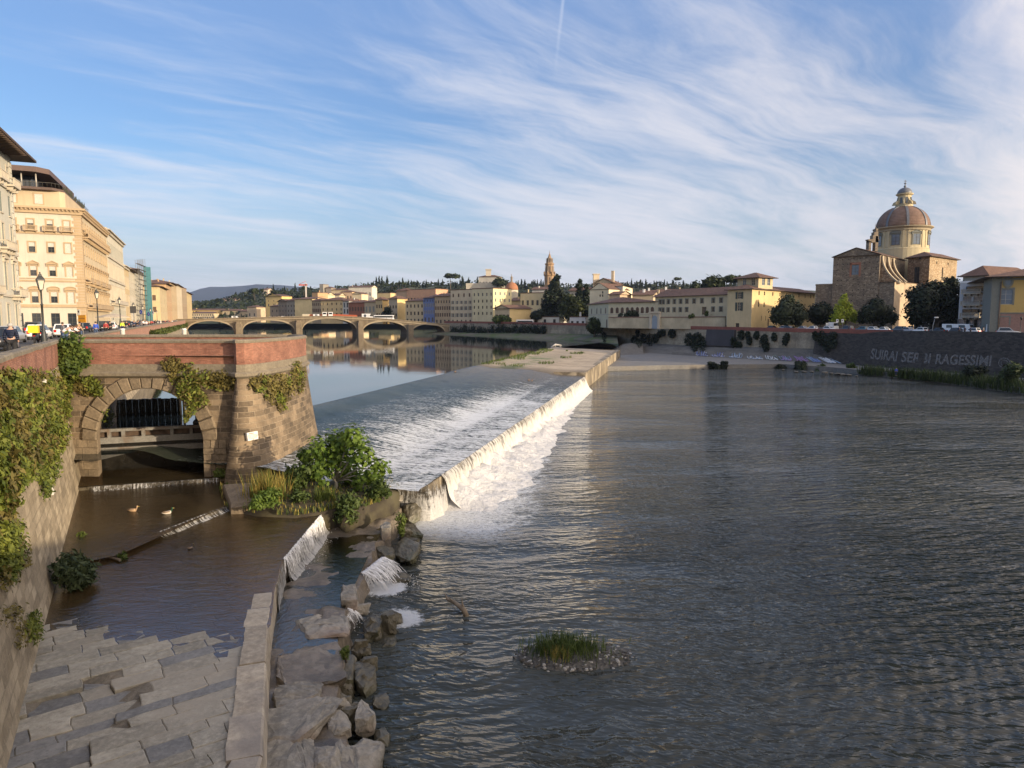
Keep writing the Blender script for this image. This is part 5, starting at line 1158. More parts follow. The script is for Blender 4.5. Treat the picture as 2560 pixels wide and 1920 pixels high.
# ================================================================ church
CHM = rubble((.165,.13,.095), (.235,.185,.13), (.31,.25,.175), .9, 'church_rubble', 2.6); CHB = rubble((.16,.10,.06), (.28,.18,.10), (.40,.30,.19), 1.3, 'church_brick_rubble', 1.6); YST = plaster((.52,.44,.27), .15, .85)
Yc = 230
ch = thing('church', 'big unfinished brown stone church with buttresses and a ribbed tiled dome on a yellow drum', 'church', (PY(2254,800,240).x, 240, ZSR))
def chb(name, A, B, depth, z0, z1, mat, ops=(), gable=0, roofk=None, ov=.6, rise=2):
    A, B = Vector(A), Vector(B); d = (B-A).normalized(); i = Vector((-d.y,d.x)); L = (B-A).length; b = MB()
    bl = Bld.__new__(Bld); bl.A, bl.B, bl.d, bl.i, bl.D, bl.z0, bl.z1, bl.wall, bl.t, bl.nw = A, B, d, i, depth, z0, z1, mat, ch, 0; bl.op = {'front': [], 'right': [], 'left': []}
    return bl
a, c = PY(2077,800,236).xy, PY(2192,800,226).xy
nav = chb('nave', a, c, 30, ZSR, pxz(2192,637,226), CHM)
zw0, zw1 = pxz(2133,687,231), pxz(2133,662,231)
nav.rows('front', [(zw0, zw1-zw0, 2.3, [.49], 'plain+dk+sky')])
rs = np.random.default_rng(3)
b = MB()
for r in range(15):
    for k in range(9):
        u = 1.2+k*1.75+rs.uniform(-.3,.3); z = pxz(2077,805,232)+r*1.75+rs.uniform(-.15,.15)
        if u > (c-a).length-.4 or z > nav.z1-.5 or abs(u-.49*(c-a).length) < 2.2 and zw0-.8 < z < zw1+.8: continue
        p = nav.P(u,-.02,z); b.obox(p, (nav.d.x*.26,nav.d.y*.26,0), (nav.i.x*.03,nav.i.y*.03,0), (0,0,.3))
b.build('putlog_hole', plain('dark_hole', (.01,.009,.008), .9), ch)
nav.walls('wall'); pk = pxz(2137,619,230); nav.roof('gablef', pk-nav.z1, .5)
b = MB(); w = 1.75; u0 = .49*(c-a).length
for q in ((u0-w,-.12,zw0-.6,.6,zw1-zw0+1.4),(u0+w-.6,-.12,zw0-.6,.6,zw1-zw0+1.4)): b.obox(nav.P(q[0],q[1],q[2]), (nav.d.x*q[3],nav.d.y*q[3],0), (nav.i.x*.14,nav.i.y*.14,0), (0,0,q[4]))
b.obox(nav.P(u0-w,-.12,zw1+.05), (nav.d.x*w*2,nav.d.y*w*2,0), (nav.i.x*.14,nav.i.y*.14,0), (0,0,.7)); b.build('window_surround', plaster((.30,.14,.09), .2), ch)
# low aisle block right of the nave front, the sun on its return put into paler plaster
a2, c2 = PY(2180,800,227.5).xy, PY(2232,800,222.5).xy
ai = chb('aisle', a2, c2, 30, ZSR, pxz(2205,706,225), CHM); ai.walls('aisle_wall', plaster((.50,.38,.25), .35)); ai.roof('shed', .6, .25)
lw_ = chb('side_wall', PY(2036,800,241).xy, PY(2078,800,237).xy, 6, ZSR, pxz(2050,713,239), CHM); lw_.walls('side_wall'); lw_.roof('flat', 0, .3, CHM)
# transept / choir block
a3, c3 = PY(2262,800,240).xy, PY(2316,800,232).xy
tr = chb('transept', a3, c3, 17, ZSR, pxz(2316,641,232), CHB)
tr.i = (Vector(PY(2384,800,247).xy)-c3).normalized(); tr.D = (Vector(PY(2384,800,247).xy)-c3).length
zz0, zz1 = pxz(2287,712,236), pxz(2287,667,236); tr.rows('front', [(zz0,zz1-zz0,2.1,[.44],'plain+dk'), (pxz(2290,649,236),1.3,1.0,[.55],'plain+dk')])
zz0, zz1 = pxz(2347,696,240), pxz(2347,669,240); tr.rows('right', [(zz0,zz1-zz0,1.0,[.47],'plain+dk'), (tr.z1-2.2,.9,.9,[.25,.66],'plain+dk')])
tr.walls('transept_wall', rubble((.26,.17,.09), (.42,.30,.17), (.56,.46,.31), 2.2, 'speckled_stone', 1.3)); tr.roof('hip', 2.0, 1.1)
# curved buttresses along the nave flank
bs_ = nav.B; nd = nav.i
for k, (pu, pv) in enumerate(((2200,2216),(2224,2250),(2250,2275))):
    base = bs_ + nd*(1.2+k*6.2); zt, zb = nav.z1-.4, ai.z1-.3; b = MB(); prof = []
    for j in range(15):
        f = j/14; out = .2+5.2*(f**2.1); prof.append((out, lerp(zt, zb, f)))
    ol = [(0,zb)] + [(0,zt)] + prof
    fr, bk_ = [], []
    for o, z in ol: fr.append((base.x+nav.d.x*o, base.y+nav.d.y*o, z)); bk_.append((base.x+nav.d.x*o+nd.x*.9, base.y+nav.d.y*o+nd.y*.9, z))
    b.rings([fr, bk_], 0, True, True, False)
    q = prof[-1]; cx, cy = base.x+nav.d.x*(q[0]+.1)+nd.x*.45, base.y+nav.d.y*(q[0]+.1)+nd.y*.45
    b.build('buttress', CHB, ch)
    b = MB(); cop = [[(base.x+nav.d.x*(o+dx)+nd.x*v, base.y+nav.d.y*(o+dx)+nd.y*v, z+dz) for dx,dz,v in ((0,0,-.15),(.35,.2,-.15),(.35,.2,1.05),(0,0,1.05))] for o, z in prof]; b.rings(cop, 0, True, True, False); b.lathe([(.2,zb-.4),(.7,zb),(.7,zb+.4),(.2,zb+.8)], (cx,cy), 10); b.build('buttress_coping', plaster((.42,.35,.24), .2), ch)
# drum, dome, lantern
YD = 258
DC = PY(2254,630,YD); dx0, dx1 = PY(2193,600,YD).x, PY(2315,600,YD).x; rD = (dx1-dx0)/2
YD_ = 0; Z = lambda py: pxz(2254, py, YD)
b = MB(); b.lathe([(rD*.99,Z(720)),(rD*.99,Z(626)),(rD*1.0,Z(626)),(rD*.955,Z(623)),(rD*.955,Z(582))], DC.xy, 40, 0, False); b.build('drum', YST, ch)
b = MB(); b.lathe([(rD*.95,Z(583)),(rD*1.0,Z(581)),(rD*1.0,Z(577)),(rD*1.1,Z(573)),(rD*1.1,Z(571)),(rD*.95,Z(570))], DC.xy, 40, 0, False); b.build('drum_cornice', plaster((.36,.30,.20), .15), ch)
fa = -math.pi/2 - math.atan2(DC.x, DC.y)+math.pi/2-math.pi/2
cam_dir = math.atan2(-DC.y, -DC.x)
for k in range(8):
    an = cam_dir + math.radians(-14) + k*math.pi/4; p = (DC.x+rD*.955*math.cos(an), DC.y+rD*.955*math.sin(an)); zb = Z(617)
    put('window', win_mesh(2.5, Z(591)-Z(617), 'flush+plain+sky+dk+frame+gs+'+('tri' if k % 2 else 'seg')), ch, (p[0]-ch.location.x, p[1]-ch.location.y, zb-ZSR), an+math.pi/2)
    for o in (-.29,.29):
        an2 = an+math.pi/8+o*.35; b = MB(); q = (DC.x+rD*.95*math.cos(an2), DC.y+rD*.95*math.sin(an2)); e = Vector((-math.sin(an2),math.cos(an2),0)); r_ = Vector((math.cos(an2),math.sin(an2),0)); b.obox((q[0]-e.x*.4,q[1]-e.y*.4,Z(623)), tuple(e*.8), tuple(r_*.22), (0,0,Z(582)-Z(623))); b.build('pilaster', YST, ch)
t_ = NT('dome_tiles'); uv = t_.obj(); wv = t_.n('ShaderNodeTexWave', wave_type='BANDS', bands_direction='Z', inp={'Vector': uv, 'Scale': .55, 'Distortion': 0}).outputs['Fac']; nz = t_.noise(uv, .35, 6, .65); nz2 = t_.noise(uv, 2.2, 4)
cD = t_.mix(t_.mr(nz, .35, .65), (.13,.075,.05), (.235,.14,.095)); cD = t_.mix(t_.math('MULTIPLY', t_.mr(nz2, .5, .8), .5), cD, (.30,.24,.17)); cD = t_.mix(t_.mr(wv, .0, .4, .45, 0), cD, (.06,.04,.03)); DOMEM = t_.set(col=cD, rough=.8, nrm=t_.bump(wv, .5, .1))
b = MB(); pr_ = [(rD*.975*math.cos(math.pi/2*k/14*.93)**.9, lerp(Z(571), Z(571)+(Z(516)-Z(571))/math.sin(math.pi/2*.93), math.sin(math.pi/2*k/14*.93))) for k in range(15)]; b.lathe(pr_, DC.xy, 48); b.build('dome', DOMEM, ch)
LEAD = plain('lead', (.13,.135,.145), .45, .2, .3)
for k in range(8):
    an = cam_dir + math.radians(10) + k*math.pi/4; b = MB(); rr = []
    for r, z in pr_: e = Vector((-math.sin(an),math.cos(an))); o = Vector((math.cos(an),math.sin(an))); w = .42; rr.append([(DC.x+o.x*(r-.1)-e.x*w, DC.y+o.y*(r-.1)-e.y*w, z), (DC.x+o.x*(r+.22)-e.x*w, DC.y+o.y*(r+.22)-e.y*w, z+.05), (DC.x+o.x*(r+.22)+e.x*w, DC.y+o.y*(r+.22)+e.y*w, z+.05), (DC.x+o.x*(r-.1)+e.x*w, DC.y+o.y*(r-.1)+e.y*w, z)])
    b.rings(rr, 0, True, True, False); b.build('dome_rib', LEAD, ch)
rl = rD*.27*.92
b = MB(); b.lathe([(rl*1.3,Z(518)),(rl*1.3,Z(513)),(rl*1.0,Z(512)),(rl*1.0,Z(490)),(rl*1.3,Z(487)),(rl*1.3,Z(485))], DC.xy, 16, 0, False); b.build('lantern', YST, ch)
for k in range(8):
    an = cam_dir + math.radians(20)+k*math.pi/4; q = (DC.x+rl*1.0*math.cos(an), DC.y+rl*math.sin(an)); put('window', win_mesh(.8, Z(495)-Z(510), 'flush+plain+sky+dk'), ch, (q[0]+.02*math.cos(an)-ch.location.x, q[1]+.02*math.sin(an)-ch.location.y, Z(510)-ZSR), an+math.pi/2)
    an += math.pi/8; b = MB(); e = Vector((-math.sin(an),math.cos(an),0)); o = Vector((math.cos(an),math.sin(an),0)); c_ = Vector((DC.x,DC.y,0)); pl = [(rl*.95,Z(512)),(rl*1.75,Z(513)),(rl*1.6,Z(506)),(rl*1.15,Z(502)),(rl*.95,Z(495))]; b.rings([[tuple(c_+o*r-e*.2+Vector((0,0,z))) for r,z in pl],[tuple(c_+o*r+e*.2+Vector((0,0,z))) for r,z in pl]], 0, True, True, False); b.build('scroll', YST, ch)
b = MB(); b.lathe([(rl*1.12*math.cos(math.pi/2*k/8*.97), lerp(Z(485),Z(469),math.sin(math.pi/2*k/8))) for k in range(9)], DC.xy, 16); b.lathe([(.12,Z(470)),(.5,Z(466)),(.15,Z(463)),(.1,Z(461)),(.42,Z(459.5)),(.42,Z(458)),(.08,Z(456.5))], DC.xy, 10); b.box(DC.x-.07,DC.x+.07,DC.y-.07,DC.y+.07,Z(457),Z(450)); b.box(DC.x-.55,DC.x+.55,DC.y-.07,DC.y+.07,Z(453.5),Z(452.3)); b.build('cupola', LEAD, ch)
# bell gable left of the drum
b = MB(); q = PY(2184,620,244); k = 244/F
for x0,x1,y0,y1 in ((-12,-6,628,603),(4,11,628,590),(-12,11,606,601),(-14,13,601,598),(-3,10,598,588),(0,10,588,580),(4,9,580,572)): b.box(q.x+x0*k,q.x+x1*k,244,246,pxz(2184,y0,244),pxz(2184,y1,244))
b.lathe([(.1,pxz(2184,572,244)),(.3,pxz(2184,569,244)),(.1,pxz(2184,567,244)),(.06,pxz(2184,558,244))], (q.x+6*k,245), 6); b.build('bell_gable', CHM, ch)
# ---- yellow palazzo at the right edge
A = PY(2475,800,160).xy; B = A + Vector((40, -24))
yp = Bld('palazzo', 'big yellow palazzo with grey green stone corner and pink brick base at the right edge', 'building', A, B, 12, ZSR, pxz(2475,694,160), plaster((.50,.34,.115), .15)); yp.i = (Vector(PY(2453,800,172).xy)-A).normalized(); yp.D = 13
hz = lambda y: pxz(2513,y,158)
u = lambda px: (lambda r: ((A.x - r[0]*A.y/r[1]) / (r[0]*(B.y-A.y)/(B-A).length/r[1] - (B.x-A.x)/(B-A).length)))(ray(px,760))
L = (B-A).length; uc = u(2513); 
yp.rows('front', [(hz(761),hz(722)-hz(761),2.7,[uc/L,(uc+8.2)/L],'plain+sky+frame+gs'), (hz(812),hz(793)-hz(812),2.3,[u(2510)/L,(uc+8)/L],'plain+sky+frame+gs')]); yp.walls('wall', GSTN)
b = MB(); q0 = yp.P(1.9,-.05,ZSR); b.obox(q0, (yp.d.x*(L-1.9),yp.d.y*(L-1.9),0), (yp.i.x*.05,yp.i.y*.05,0), (0,0,hz(784)-ZSR)); b.build('brick_base', brickmat((.24,.125,.10), (.33,.19,.15), (.26,.2,.16), .3, .08, 'base_brick', .012, .2, .3), yp.t)
b = MB(); b.obox(yp.P(-.08,-.09,ZSR), (yp.d.x*1.9,yp.d.y*1.9,0), (yp.i.x*.09,yp.i.y*.09,0), (0,0,yp.z1-ZSR)); b.obox(yp.P(1.8,-.12,hz(784)), (yp.d.x*(L-1.8),yp.d.y*(L-1.8),0), (yp.i.x*.12,yp.i.y*.12,0), (0,0,.25)); b.obox(yp.P(1.8,-.12,yp.z1-.7), (yp.d.x*(L-1.8),yp.d.y*(L-1.8),0), (yp.i.x*.12,yp.i.y*.12,0), (0,0,.5)); b.build('stone_trim', GSTN, yp.t)
b = MB(); n = 20; oc = u(2517); zc = hz(703); fr = [[yp.P(oc+rx*math.cos(2*math.pi*k/n), v, zc+rz*math.sin(2*math.pi*k/n)) for k in range(n)] for rx, rz, v in ((1.0,1.45,-.02),(1.0,1.45,-.15),(.62,.95,-.15),(.62,.95,-.02))]; b.rings(fr, 0, True, False, False); b.build('oval_frame', GSTN, yp.t)
b = MB(); b.poly(fr[3]); b.build('oval_window', GLB, yp.t)
b = MB(); b.tube([yp.P(1.6,-.3,ZSR), yp.P(1.6,-.3,yp.z1-1)], .09, 6); b.build('drainpipe', plain('rusty_pipe', (.09,.05,.035), .6), yp.t)
yp.D = 40; yp.roof('hip', 5, 1.8)
t = px_b('town_house','grey house with a tiled pyramid roof between the dark tree and the yellow palazzo', 2401,200,2462,194,691,24,(.40,.37,.30)); t.walls().roof('hip', 3.0, .9)
t = px_b('apartment_block','modern white grey apartment block seen through the gap left of the yellow palazzo', 2395,188,2462,182,706,12,(.52,.52,.53)); t.rows('front', [(t.z0+1,2.6,3,[.2,.5,.8],'plain+sky'),(t.z0+4.5,1.7,2.2,[.3,.62,.86],'plain+dk'),(t.z0+8,1.6,2.2,[.3,.7],'plain+sky'),(t.z0+11,1.3,5,[.6],'plain+dk')]); t.walls().roof('flat',0,.5,WHITE); [balcony(t, 1, 6, t.z0+z) for z in (4.2, 7.4, 10.5)]
t = px_b('low_house','low white shop block behind the parked cars under the big dark tree', 2285,212,2400,200,795,10,(.5,.48,.44)); t.rows('front', [(t.z0+.4,2.0,1.9,6,'plain+dk')]); t.walls().roof('flat',0,.4,WHITE)
# ================================================================ right embankment
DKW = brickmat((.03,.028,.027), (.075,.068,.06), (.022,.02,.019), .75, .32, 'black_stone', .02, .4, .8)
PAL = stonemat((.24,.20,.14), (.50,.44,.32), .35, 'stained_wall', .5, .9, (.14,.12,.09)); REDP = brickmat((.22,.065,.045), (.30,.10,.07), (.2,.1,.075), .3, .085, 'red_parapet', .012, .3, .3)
CON = stonemat((.15,.145,.135), (.24,.23,.21), .5, 'concrete', .3, .9, (.19,.17,.14))
ew = thing('embankment_wall', 'right bank river wall of black and pale stained stone with a red parapet', 'wall', (80,214,1))
def ptz(p): return lerp(10.75, 12.3, smooth((p[1]-165)/280))
b = MB()
def runwall(pts, z0, zt, mi, bat, b):
    P = [Vector(p) for p in pts]
    for i in range(len(P)-1):
        n = []
        for j in (i, i+1):
            d = (P[min(j+1,len(P)-1)]-P[max(j-1,0)]).normalized(); n.append(Vector((-d.y, d.x)))
        for k in range(4):
            f0, f1 = k/4, (k+1)/4; q = []
            for (j, f) in ((0,f0),(1,f0),(1,f1),(0,f1)): p = P[i+j]; z = lerp(z0, zt(p), f); o = bat*(1-f); q.append((p.x+n[j].x*o, p.y+n[j].y*o, z))
            b.quad(*q, mi, False)
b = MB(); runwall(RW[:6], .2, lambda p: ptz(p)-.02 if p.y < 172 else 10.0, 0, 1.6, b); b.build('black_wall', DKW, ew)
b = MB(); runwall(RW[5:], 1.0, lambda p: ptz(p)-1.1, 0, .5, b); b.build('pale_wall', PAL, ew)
b = MB(); pp = [Vector(p) for p in [(97,175)]+RW[4:]]
for i in range(len(pp)-1):
    a, c = pp[i], pp[i+1]; d = (c-a).normalized(); n = Vector((-d.y,d.x)); q = []
    b.rings([[(p.x+n.x*o,p.y+n.y*o,z) for o,z in ((.12,ptz(p)-1.15),(.12,ptz(p)),(-.5,ptz(p)),(-.5,ptz(p)-1.15))] for p in (a,c)], 0, True, True, False)
b.build('red_parapet', REDP, ew)
# dark repaired panel and ramp
def onwall(px, off=0):   # plan point on the right wall seen at pixel column px
    u_ = ray(px,850); s = u_[0]/u_[1]
    for p, q in zip(RW[:-1], RW[1:]):
        f0, f1 = p[0]-s*p[1], q[0]-s*q[1]
        if f0*f1 <= 0: f = f0/(f0-f1); v = Vector((lerp(p[0],q[0],f), lerp(p[1],q[1],f))); d = (Vector(q)-Vector(p)).normalized(); n = Vector((-d.y,d.x)); return v+n*off, n, d
a, n, d = onwall(1840,.6); c, n2, _ = onwall(1770,.6); b = MB(); b.rings([[(p.x+n.x*o,p.y+n.y*o,z) for o,z in ((.8,4.5),(.1,10.0),(-.9,10.0),(-.9,4.5))] for p in (a,c)], 0, True, True, False); b.build('repair_panel', plaster((.055,.053,.058), .25), ew)
foot = [(93.5,184),(86.5,195),(76,209),(65,225),(56,240),(46,262)]
ramp = thing('stone_ramp', 'sloping stone revetment covered in coloured graffiti below the pale wall', 'revetment', (76,212,1.3))
b = MB(); tops = [onwall(x, .45) for x in (2062,1990,1900,1790,1690,1590)]
for i in range(5):
    a0, a1 = foot[i], foot[i+1]; t0, t1 = tops[i][0], tops[i+1][0]; z0 = 5.1-.25*i; z1 = 5.1-.25*(i+1)
    for k in range(4):
        f, g = k/4, (k+1)/4; b.quad((lerp(a0[0],t0.x,f),lerp(a0[1],t0.y,f),lerp(1.15,z0,f)), (lerp(a1[0],t1.x,f),lerp(a1[1],t1.y,f),lerp(1.15,z1,f)), (lerp(a1[0],t1.x,g),lerp(a1[1],t1.y,g),lerp(1.15,z1,g)), (lerp(a0[0],t0.x,g),lerp(a0[1],t0.y,g),lerp(1.15,z0,g)))
b.build('slope', stonemat((.085,.08,.07), (.20,.185,.16), .4, 'ramp_stone', .5, .9, (.14,.13,.11)), ramp)
GC = [plain('spray_paint', c, .6, 0, .15) for c in ((.55,.56,.58),(.12,.15,.33),(.25,.34,.46),(.27,.17,.34),(.26,.12,.12),(.20,.27,.22))]
rg = random.Random(5)
for g, (f0, f1, cols) in enumerate([(.30,.38,(1,0)),(.385,.45,(1,0)),(.46,.52,(2,0)),(.525,.60,(0,2)),(.605,.66,(0,5)),(.665,.715,(3,2)),(.72,.775,(3,4)),(.78,.83,(1,2)),(.85,.90,(0,2)),(.905,.955,(2,0))]):
    f0, f1 = 1-f1-.012, 1-f0+.012; b = MB(); gl = thing('graffiti', ['blue and white graffiti tag, first on the ramp from the weir','dark blue graffiti tag with a white underline on the ramp','pale blue graffiti tag left of the large white one','large white bubble graffiti tag in mid ramp','green and white graffiti tag right of the large white one','purple graffiti tag with a blue edge on the ramp','violet and red graffiti tag on the ramp','deep blue graffiti tag right of the violet ones','white graffiti tag with blue dots near the end of the ramp','light blue graffiti tag at the right end of the ramp'][g], 'graffiti', (0,0,0), 0, 'graffiti tags along the ramp')
    def rp(f, h):
        x = f*5; i = min(4, int(x)); w = x-i; a0, a1 = Vector(foot[i]), Vector(foot[i+1]); t0, t1 = tops[i][0], tops[i+1][0]; lo = a0.lerp(a1, w); hi = t0.lerp(t1, w); k = (h-1.15)/3.7; v = lo.lerp(hi, k); nn = (lo-hi).normalized(); return Vector((v.x+nn.x*.1, v.y+nn.y*.1, h+.02))
    gl.location = rp((f0+f1)/2, 1.9)
    for ci, m_ in enumerate(cols):
        b = MB()
        for s in range(5):
            ph = rg.uniform(0,6); fa = lerp(f0,f1,(s+.2)/9); w = (f1-f0)/9; pts = []
            for k in range(9): q = k/8; pts.append(rp(fa+w*(.5+.7*math.sin(ph+q*5+ci)), 1.35+(.8+.55*math.sin(ph*3))*(.5+.5*math.sin(ph*2+q*(6+s%3)+ci*1.5)))+Vector((0,0,.0)))
            b.tube(pts, .07 if ci else .10, 4, 0, False)
        b.build('paint', GC[m_], gl)
# concrete apron along the right bank
b = MB(); plat = [(24,178),(40,183.5),(58,187),(75,189),(83,176),(87,160),(91,146),(92,128),(93,108),(125,108),(114,137),(103,163)] + foot + [(40,285),(33,240)]
b.prism(plat, -.8, 1.15); tag(b.build('concrete_apron', CON), None, None, None, 'structure')
b = MB(); n = 14
for i in range(n+1):
    for k in range(9):
        f = k/8; x = lerp(30,46,f)+i*.4; y = lerp(228,262,i/n)+f*10; b.v.append((x,y,1.0+smooth(f*1.6)*3.2*smooth(i/n*1.4)+.3*mnoise.noise(Vector((x*.4,y*.4,0)))))
for i in range(n):
    for k in range(8): q = i*9+k; b.f.append([q,q+1,q+10,q+9]); b.m.append(0); b.sm.append(True)
tag(b.build('rock_slope', stonemat((.10,.09,.075), (.22,.2,.165), .5, 'ramp_rock', .6), None), None, None, None, 'structure')
# muddy and grassy bank between weir and bridge
b = MB(); G = []
bk = [(36,230),(38,262),(30,300),(12,335),(-10,368),(-40,415),(-60,440)]; wl_ = [RW[8],(28,331),(14,356),(0,378),(-22,412),(-44,446),(-48,450)]
for i, (p, q) in enumerate(zip(bk, wl_)):
    for k in range(6): f = k/5; b.v.append((lerp(p[0],q[0],f), lerp(p[1],q[1],f), lerp(3.9, 6.5 if i < 4 else 5.6, f**1.2)))
for i in range(len(bk)-1):
    for k in range(5): q = i*6+k; b.f.append([q,q+1,q+7,q+6]); b.m.append(0); b.sm.append(True)
mt = NT('muddy_bank'); nn = mt.noise(mt.pos(), .12, 6, .65); n2 = mt.noise(mt.pos(), .9, 5)
tag(b.build('river_bank', mt.set(col=mt.mix(mt.mr(nn, .45, .6), mt.mix(n2, (.07,.06,.04), (.16,.14,.10)), mt.mix(n2, (.04,.07,.015), (.09,.12,.03))), rough=.95)), None, None, None, 'structure')
# worn painted slogan on the black wall
pm = NT('worn_paint'); wn = pm.noise(pm.mp(pm.uv(), (.8,3.2,1)), 1.0, 6, .7); wn2 = pm.noise(pm.uv(), .5, 3); pm.set(col=(.23,.225,.22), rough=.9)
tp = pm.n('ShaderNodeBsdfTransparent'); mxp = pm.n('ShaderNodeMixShader', inp={0: pm.mr(pm.math('ADD', wn, pm.math('MULTIPLY', wn2, .35)), .5, .72, .1, .85), 1: tp.outputs[0], 2: pm.b.outputs[0]}); pm.L.new(mxp.outputs[0], pm.out.inputs[0])
def wall_text(txt, x0, x1, y0, y1, lab):
    cu = bpy.data.curves.new('slogan', 'FONT'); cu.body = txt; cu.size = 1; cu.offset = .028; o = bpy.data.objects.new('slogan_tmp', cu); COL.objects.link(o); bpy.context.view_layer.update()
    dg = bpy.context.evaluated_depsgraph_get(); me = bpy.data.meshes.new_from_object(o.evaluated_get(dg)); bpy.data.objects.remove(o)
    xs = [v.co.x for v in me.vertices]; ys = [v.co.y for v in me.vertices]; xa, xb, ya, yb = min(xs), max(xs), min(ys), max(ys)
    a, n, d = onwall(x0); c, n2, _ = onwall(x1); 
    def zat(px, py, p):
        return PY(px, py, p.y).z
    for v in me.vertices:
        f = (v.co.x-xa)/(xb-xa); g = (v.co.y-ya)/(yb-ya); p = a.lerp(c, f); py = lerp(lerp(y0,y1,f)+26, lerp(y0,y1,f), g); z = zat(lerp(x0,x1,f), py, p); off = 1.6*(1-(z-.2)/(10.6)) + .12; v.co = (p.x+n.x*off, p.y+n.y*off, z)
    me.materials.clear(); me.materials.append(pm.m); o = bpy.data.objects.new('painted_slogan', me); COL.objects.link(o); auto_uv(me, Vector((0,0,0)))
    c_ = sum((v.co for v in me.vertices), Vector())/len(me.vertices)
    for v in me.vertices: v.co -= c_
    o.location = c_; return tag(o, lab, 'graffiti')
wall_text('SUIRAI', 2187, 2254, 871, 878, 'first faded white slogan word painted on the black wall, above the blue figure')
wall_text('SERBI', 2265, 2338, 879, 883, 'middle faded white slogan word painted on the black wall')
wall_text('RAGESSIMI', 2350, 2490, 884, 889, 'longest faded white slogan word painted on the black wall')
a, n, d = onwall(2523); b = MB(); zc = PY(2523,907,a.y).z; ct = Vector((a.x+n.x*1.0, a.y+n.y*1.0))
for r0, r1, a0, a1 in ((.95,1.15,0,6.28),(.55,.7,.3,4.2)):
    for k in range(24):
        q = lerp(a0,a1,k/24); q2 = lerp(a0,a1,(k+1)/24); b.quad(*[(ct.x-d.x*r*math.cos(w)*1.1+n.x*.14, ct.y-d.y*r*math.cos(w)*1.1+n.y*.14, zc+r*math.sin(w)) for r, w in ((r0,q),(r1,q),(r1,q2),(r0,q2))])
tag(b.build('painted_emblem', pm.m, None, (ct.x,ct.y,zc)), 'faded round white emblem painted right of the slogan on the black wall', 'graffiti')
# ================================================================ old bridge
BST = stonemat((.18,.14,.09), (.31,.25,.165), .35, 'bridge_stone', .5, .9, (.20,.15,.10)); BYb = 440.0
br = thing('stone_bridge', 'low stone bridge of five flat arches crossing the river in the distance', 'bridge', (PY(800,800,BYb).x, BYb, 4))
bx = lambda px: PY(px, 810, BYb).x
bz = lambda px, py: PY(px, py, BYb).z
DV = Vector((-.41,.91))*15
topl = [(440,797.5),(520,796),(600,794),(700,791.5),(800,789.5),(840,789.5),(900,792),(960,796),(1020,801),(1080,806.5),(1125,810)]
def ttop(px):
    for (a, ya), (c, yc) in zip(topl[:-1], topl[1:]):
        if a <= px <= c: return lerp(ya,yc,(px-a)/(c-a))
    return 810
arches = [(466,586,834,802.5),(606,736,829,800.5),(755,892,829,796.5),(907,1017,831,804),(1030,1112,833,811)]
b = MB(); soff = MB(); ring = MB()
wz = 4.05
def col(x0, x1, z00, z01, y0, y1): pass
xs = []
for (x0,x1,ys,yc) in arches:
    n = 22; pts = []
    for k in range(n+1):
        th = math.pi*k/n; f = (1-math.cos(th))/2; px = lerp(x0,x1,f); zsp, zc = bz(px,ys), bz(px,yc); pts.append((px, zsp+(zc-zsp)*math.sin(th)**.82))
    xs.append(pts)
    for (p, za), (q, zb) in zip(pts[:-1], pts[1:]):
        b.quad((bx(p),BYb,za), (bx(q),BYb,zb), (bx(q),BYb,bz(q,ttop(q))), (bx(p),BYb,bz(p,ttop(p))))
        soff.quad((bx(p),BYb,za), (bx(q),BYb,zb), (bx(q)+DV.x,BYb+DV.y,zb), (bx(p)+DV.x,BYb+DV.y,za))
        b.quad((bx(p)+DV.x,BYb+DV.y,za), (bx(q)+DV.x,BYb+DV.y,zb), (bx(q)+DV.x,BYb+DV.y,bz(q,ttop(q))), (bx(p)+DV.x,BYb+DV.y,bz(p,ttop(p))))
    for px in (x0, x1): z = bz(px,ys); soff.quad((bx(px),BYb,wz-2), (bx(px),BYb,z), (bx(px)+DV.x,BYb+DV.y,z), (bx(px)+DV.x,BYb+DV.y,wz-2))
piers = [(440,466),(586,606),(736,755),(892,907),(1017,1030),(1112,1126)]
for p, q in piers: b.quad((bx(p),BYb,wz-2), (bx(q),BYb,wz-2), (bx(q),BYb,bz(q,ttop(q))), (bx(p),BYb,bz(p,ttop(p)))); 
b.build('spandrel', BST, br); soff.build('soffit', stonemat((.10,.075,.05), (.18,.14,.09), .4, 'soffit_stone', .4), br)
for pts in xs:
    rg_ = MB(); rg_.rings([[(bx(p),BYb-.25,z-.1),(bx(p),BYb-.25,z+.85),(bx(p),BYb+.05,z+.85),(bx(p),BYb+.05,z-.1)] for p,z in pts], 0, True, True, False); rg_.build('arch_ring', plaster((.44,.36,.24), .15), br)
for p, q in piers[1:5]:
    m_ = MB(); x0, x1 = bx(p)-.2, bx(q)+.2; zt = bz((p+q)/2, ttop((p+q)/2)+ (15 if p < 800 else 14)); nose = Vector((.41,-.91))*5.0; pl = [(x0,BYb+.1),((x0+x1)/2+nose.x-2.0,BYb+nose.y),((x0+x1)/2+nose.x+1.2,BYb+nose.y+.4),(x1,BYb+.1)]
    m_.prism(pl, wz-2, zt); m_.prism([(lerp(a,(x0+x1)/2+.5,.25),lerp(c,BYb-1,.25)) for a,c in pl], zt, zt+1.1); m_.build('cutwater', BST, br)
b = MB(); cl = []
for px in range(440,1127,14): z = bz(px,ttop(px)); cl.append([(bx(px),BYb-.4,z-.35),(bx(px),BYb-.4,z),(bx(px),BYb+.15,z),(bx(px),BYb+.15,z-.35)])
b.rings(cl, 0, True, True, False)
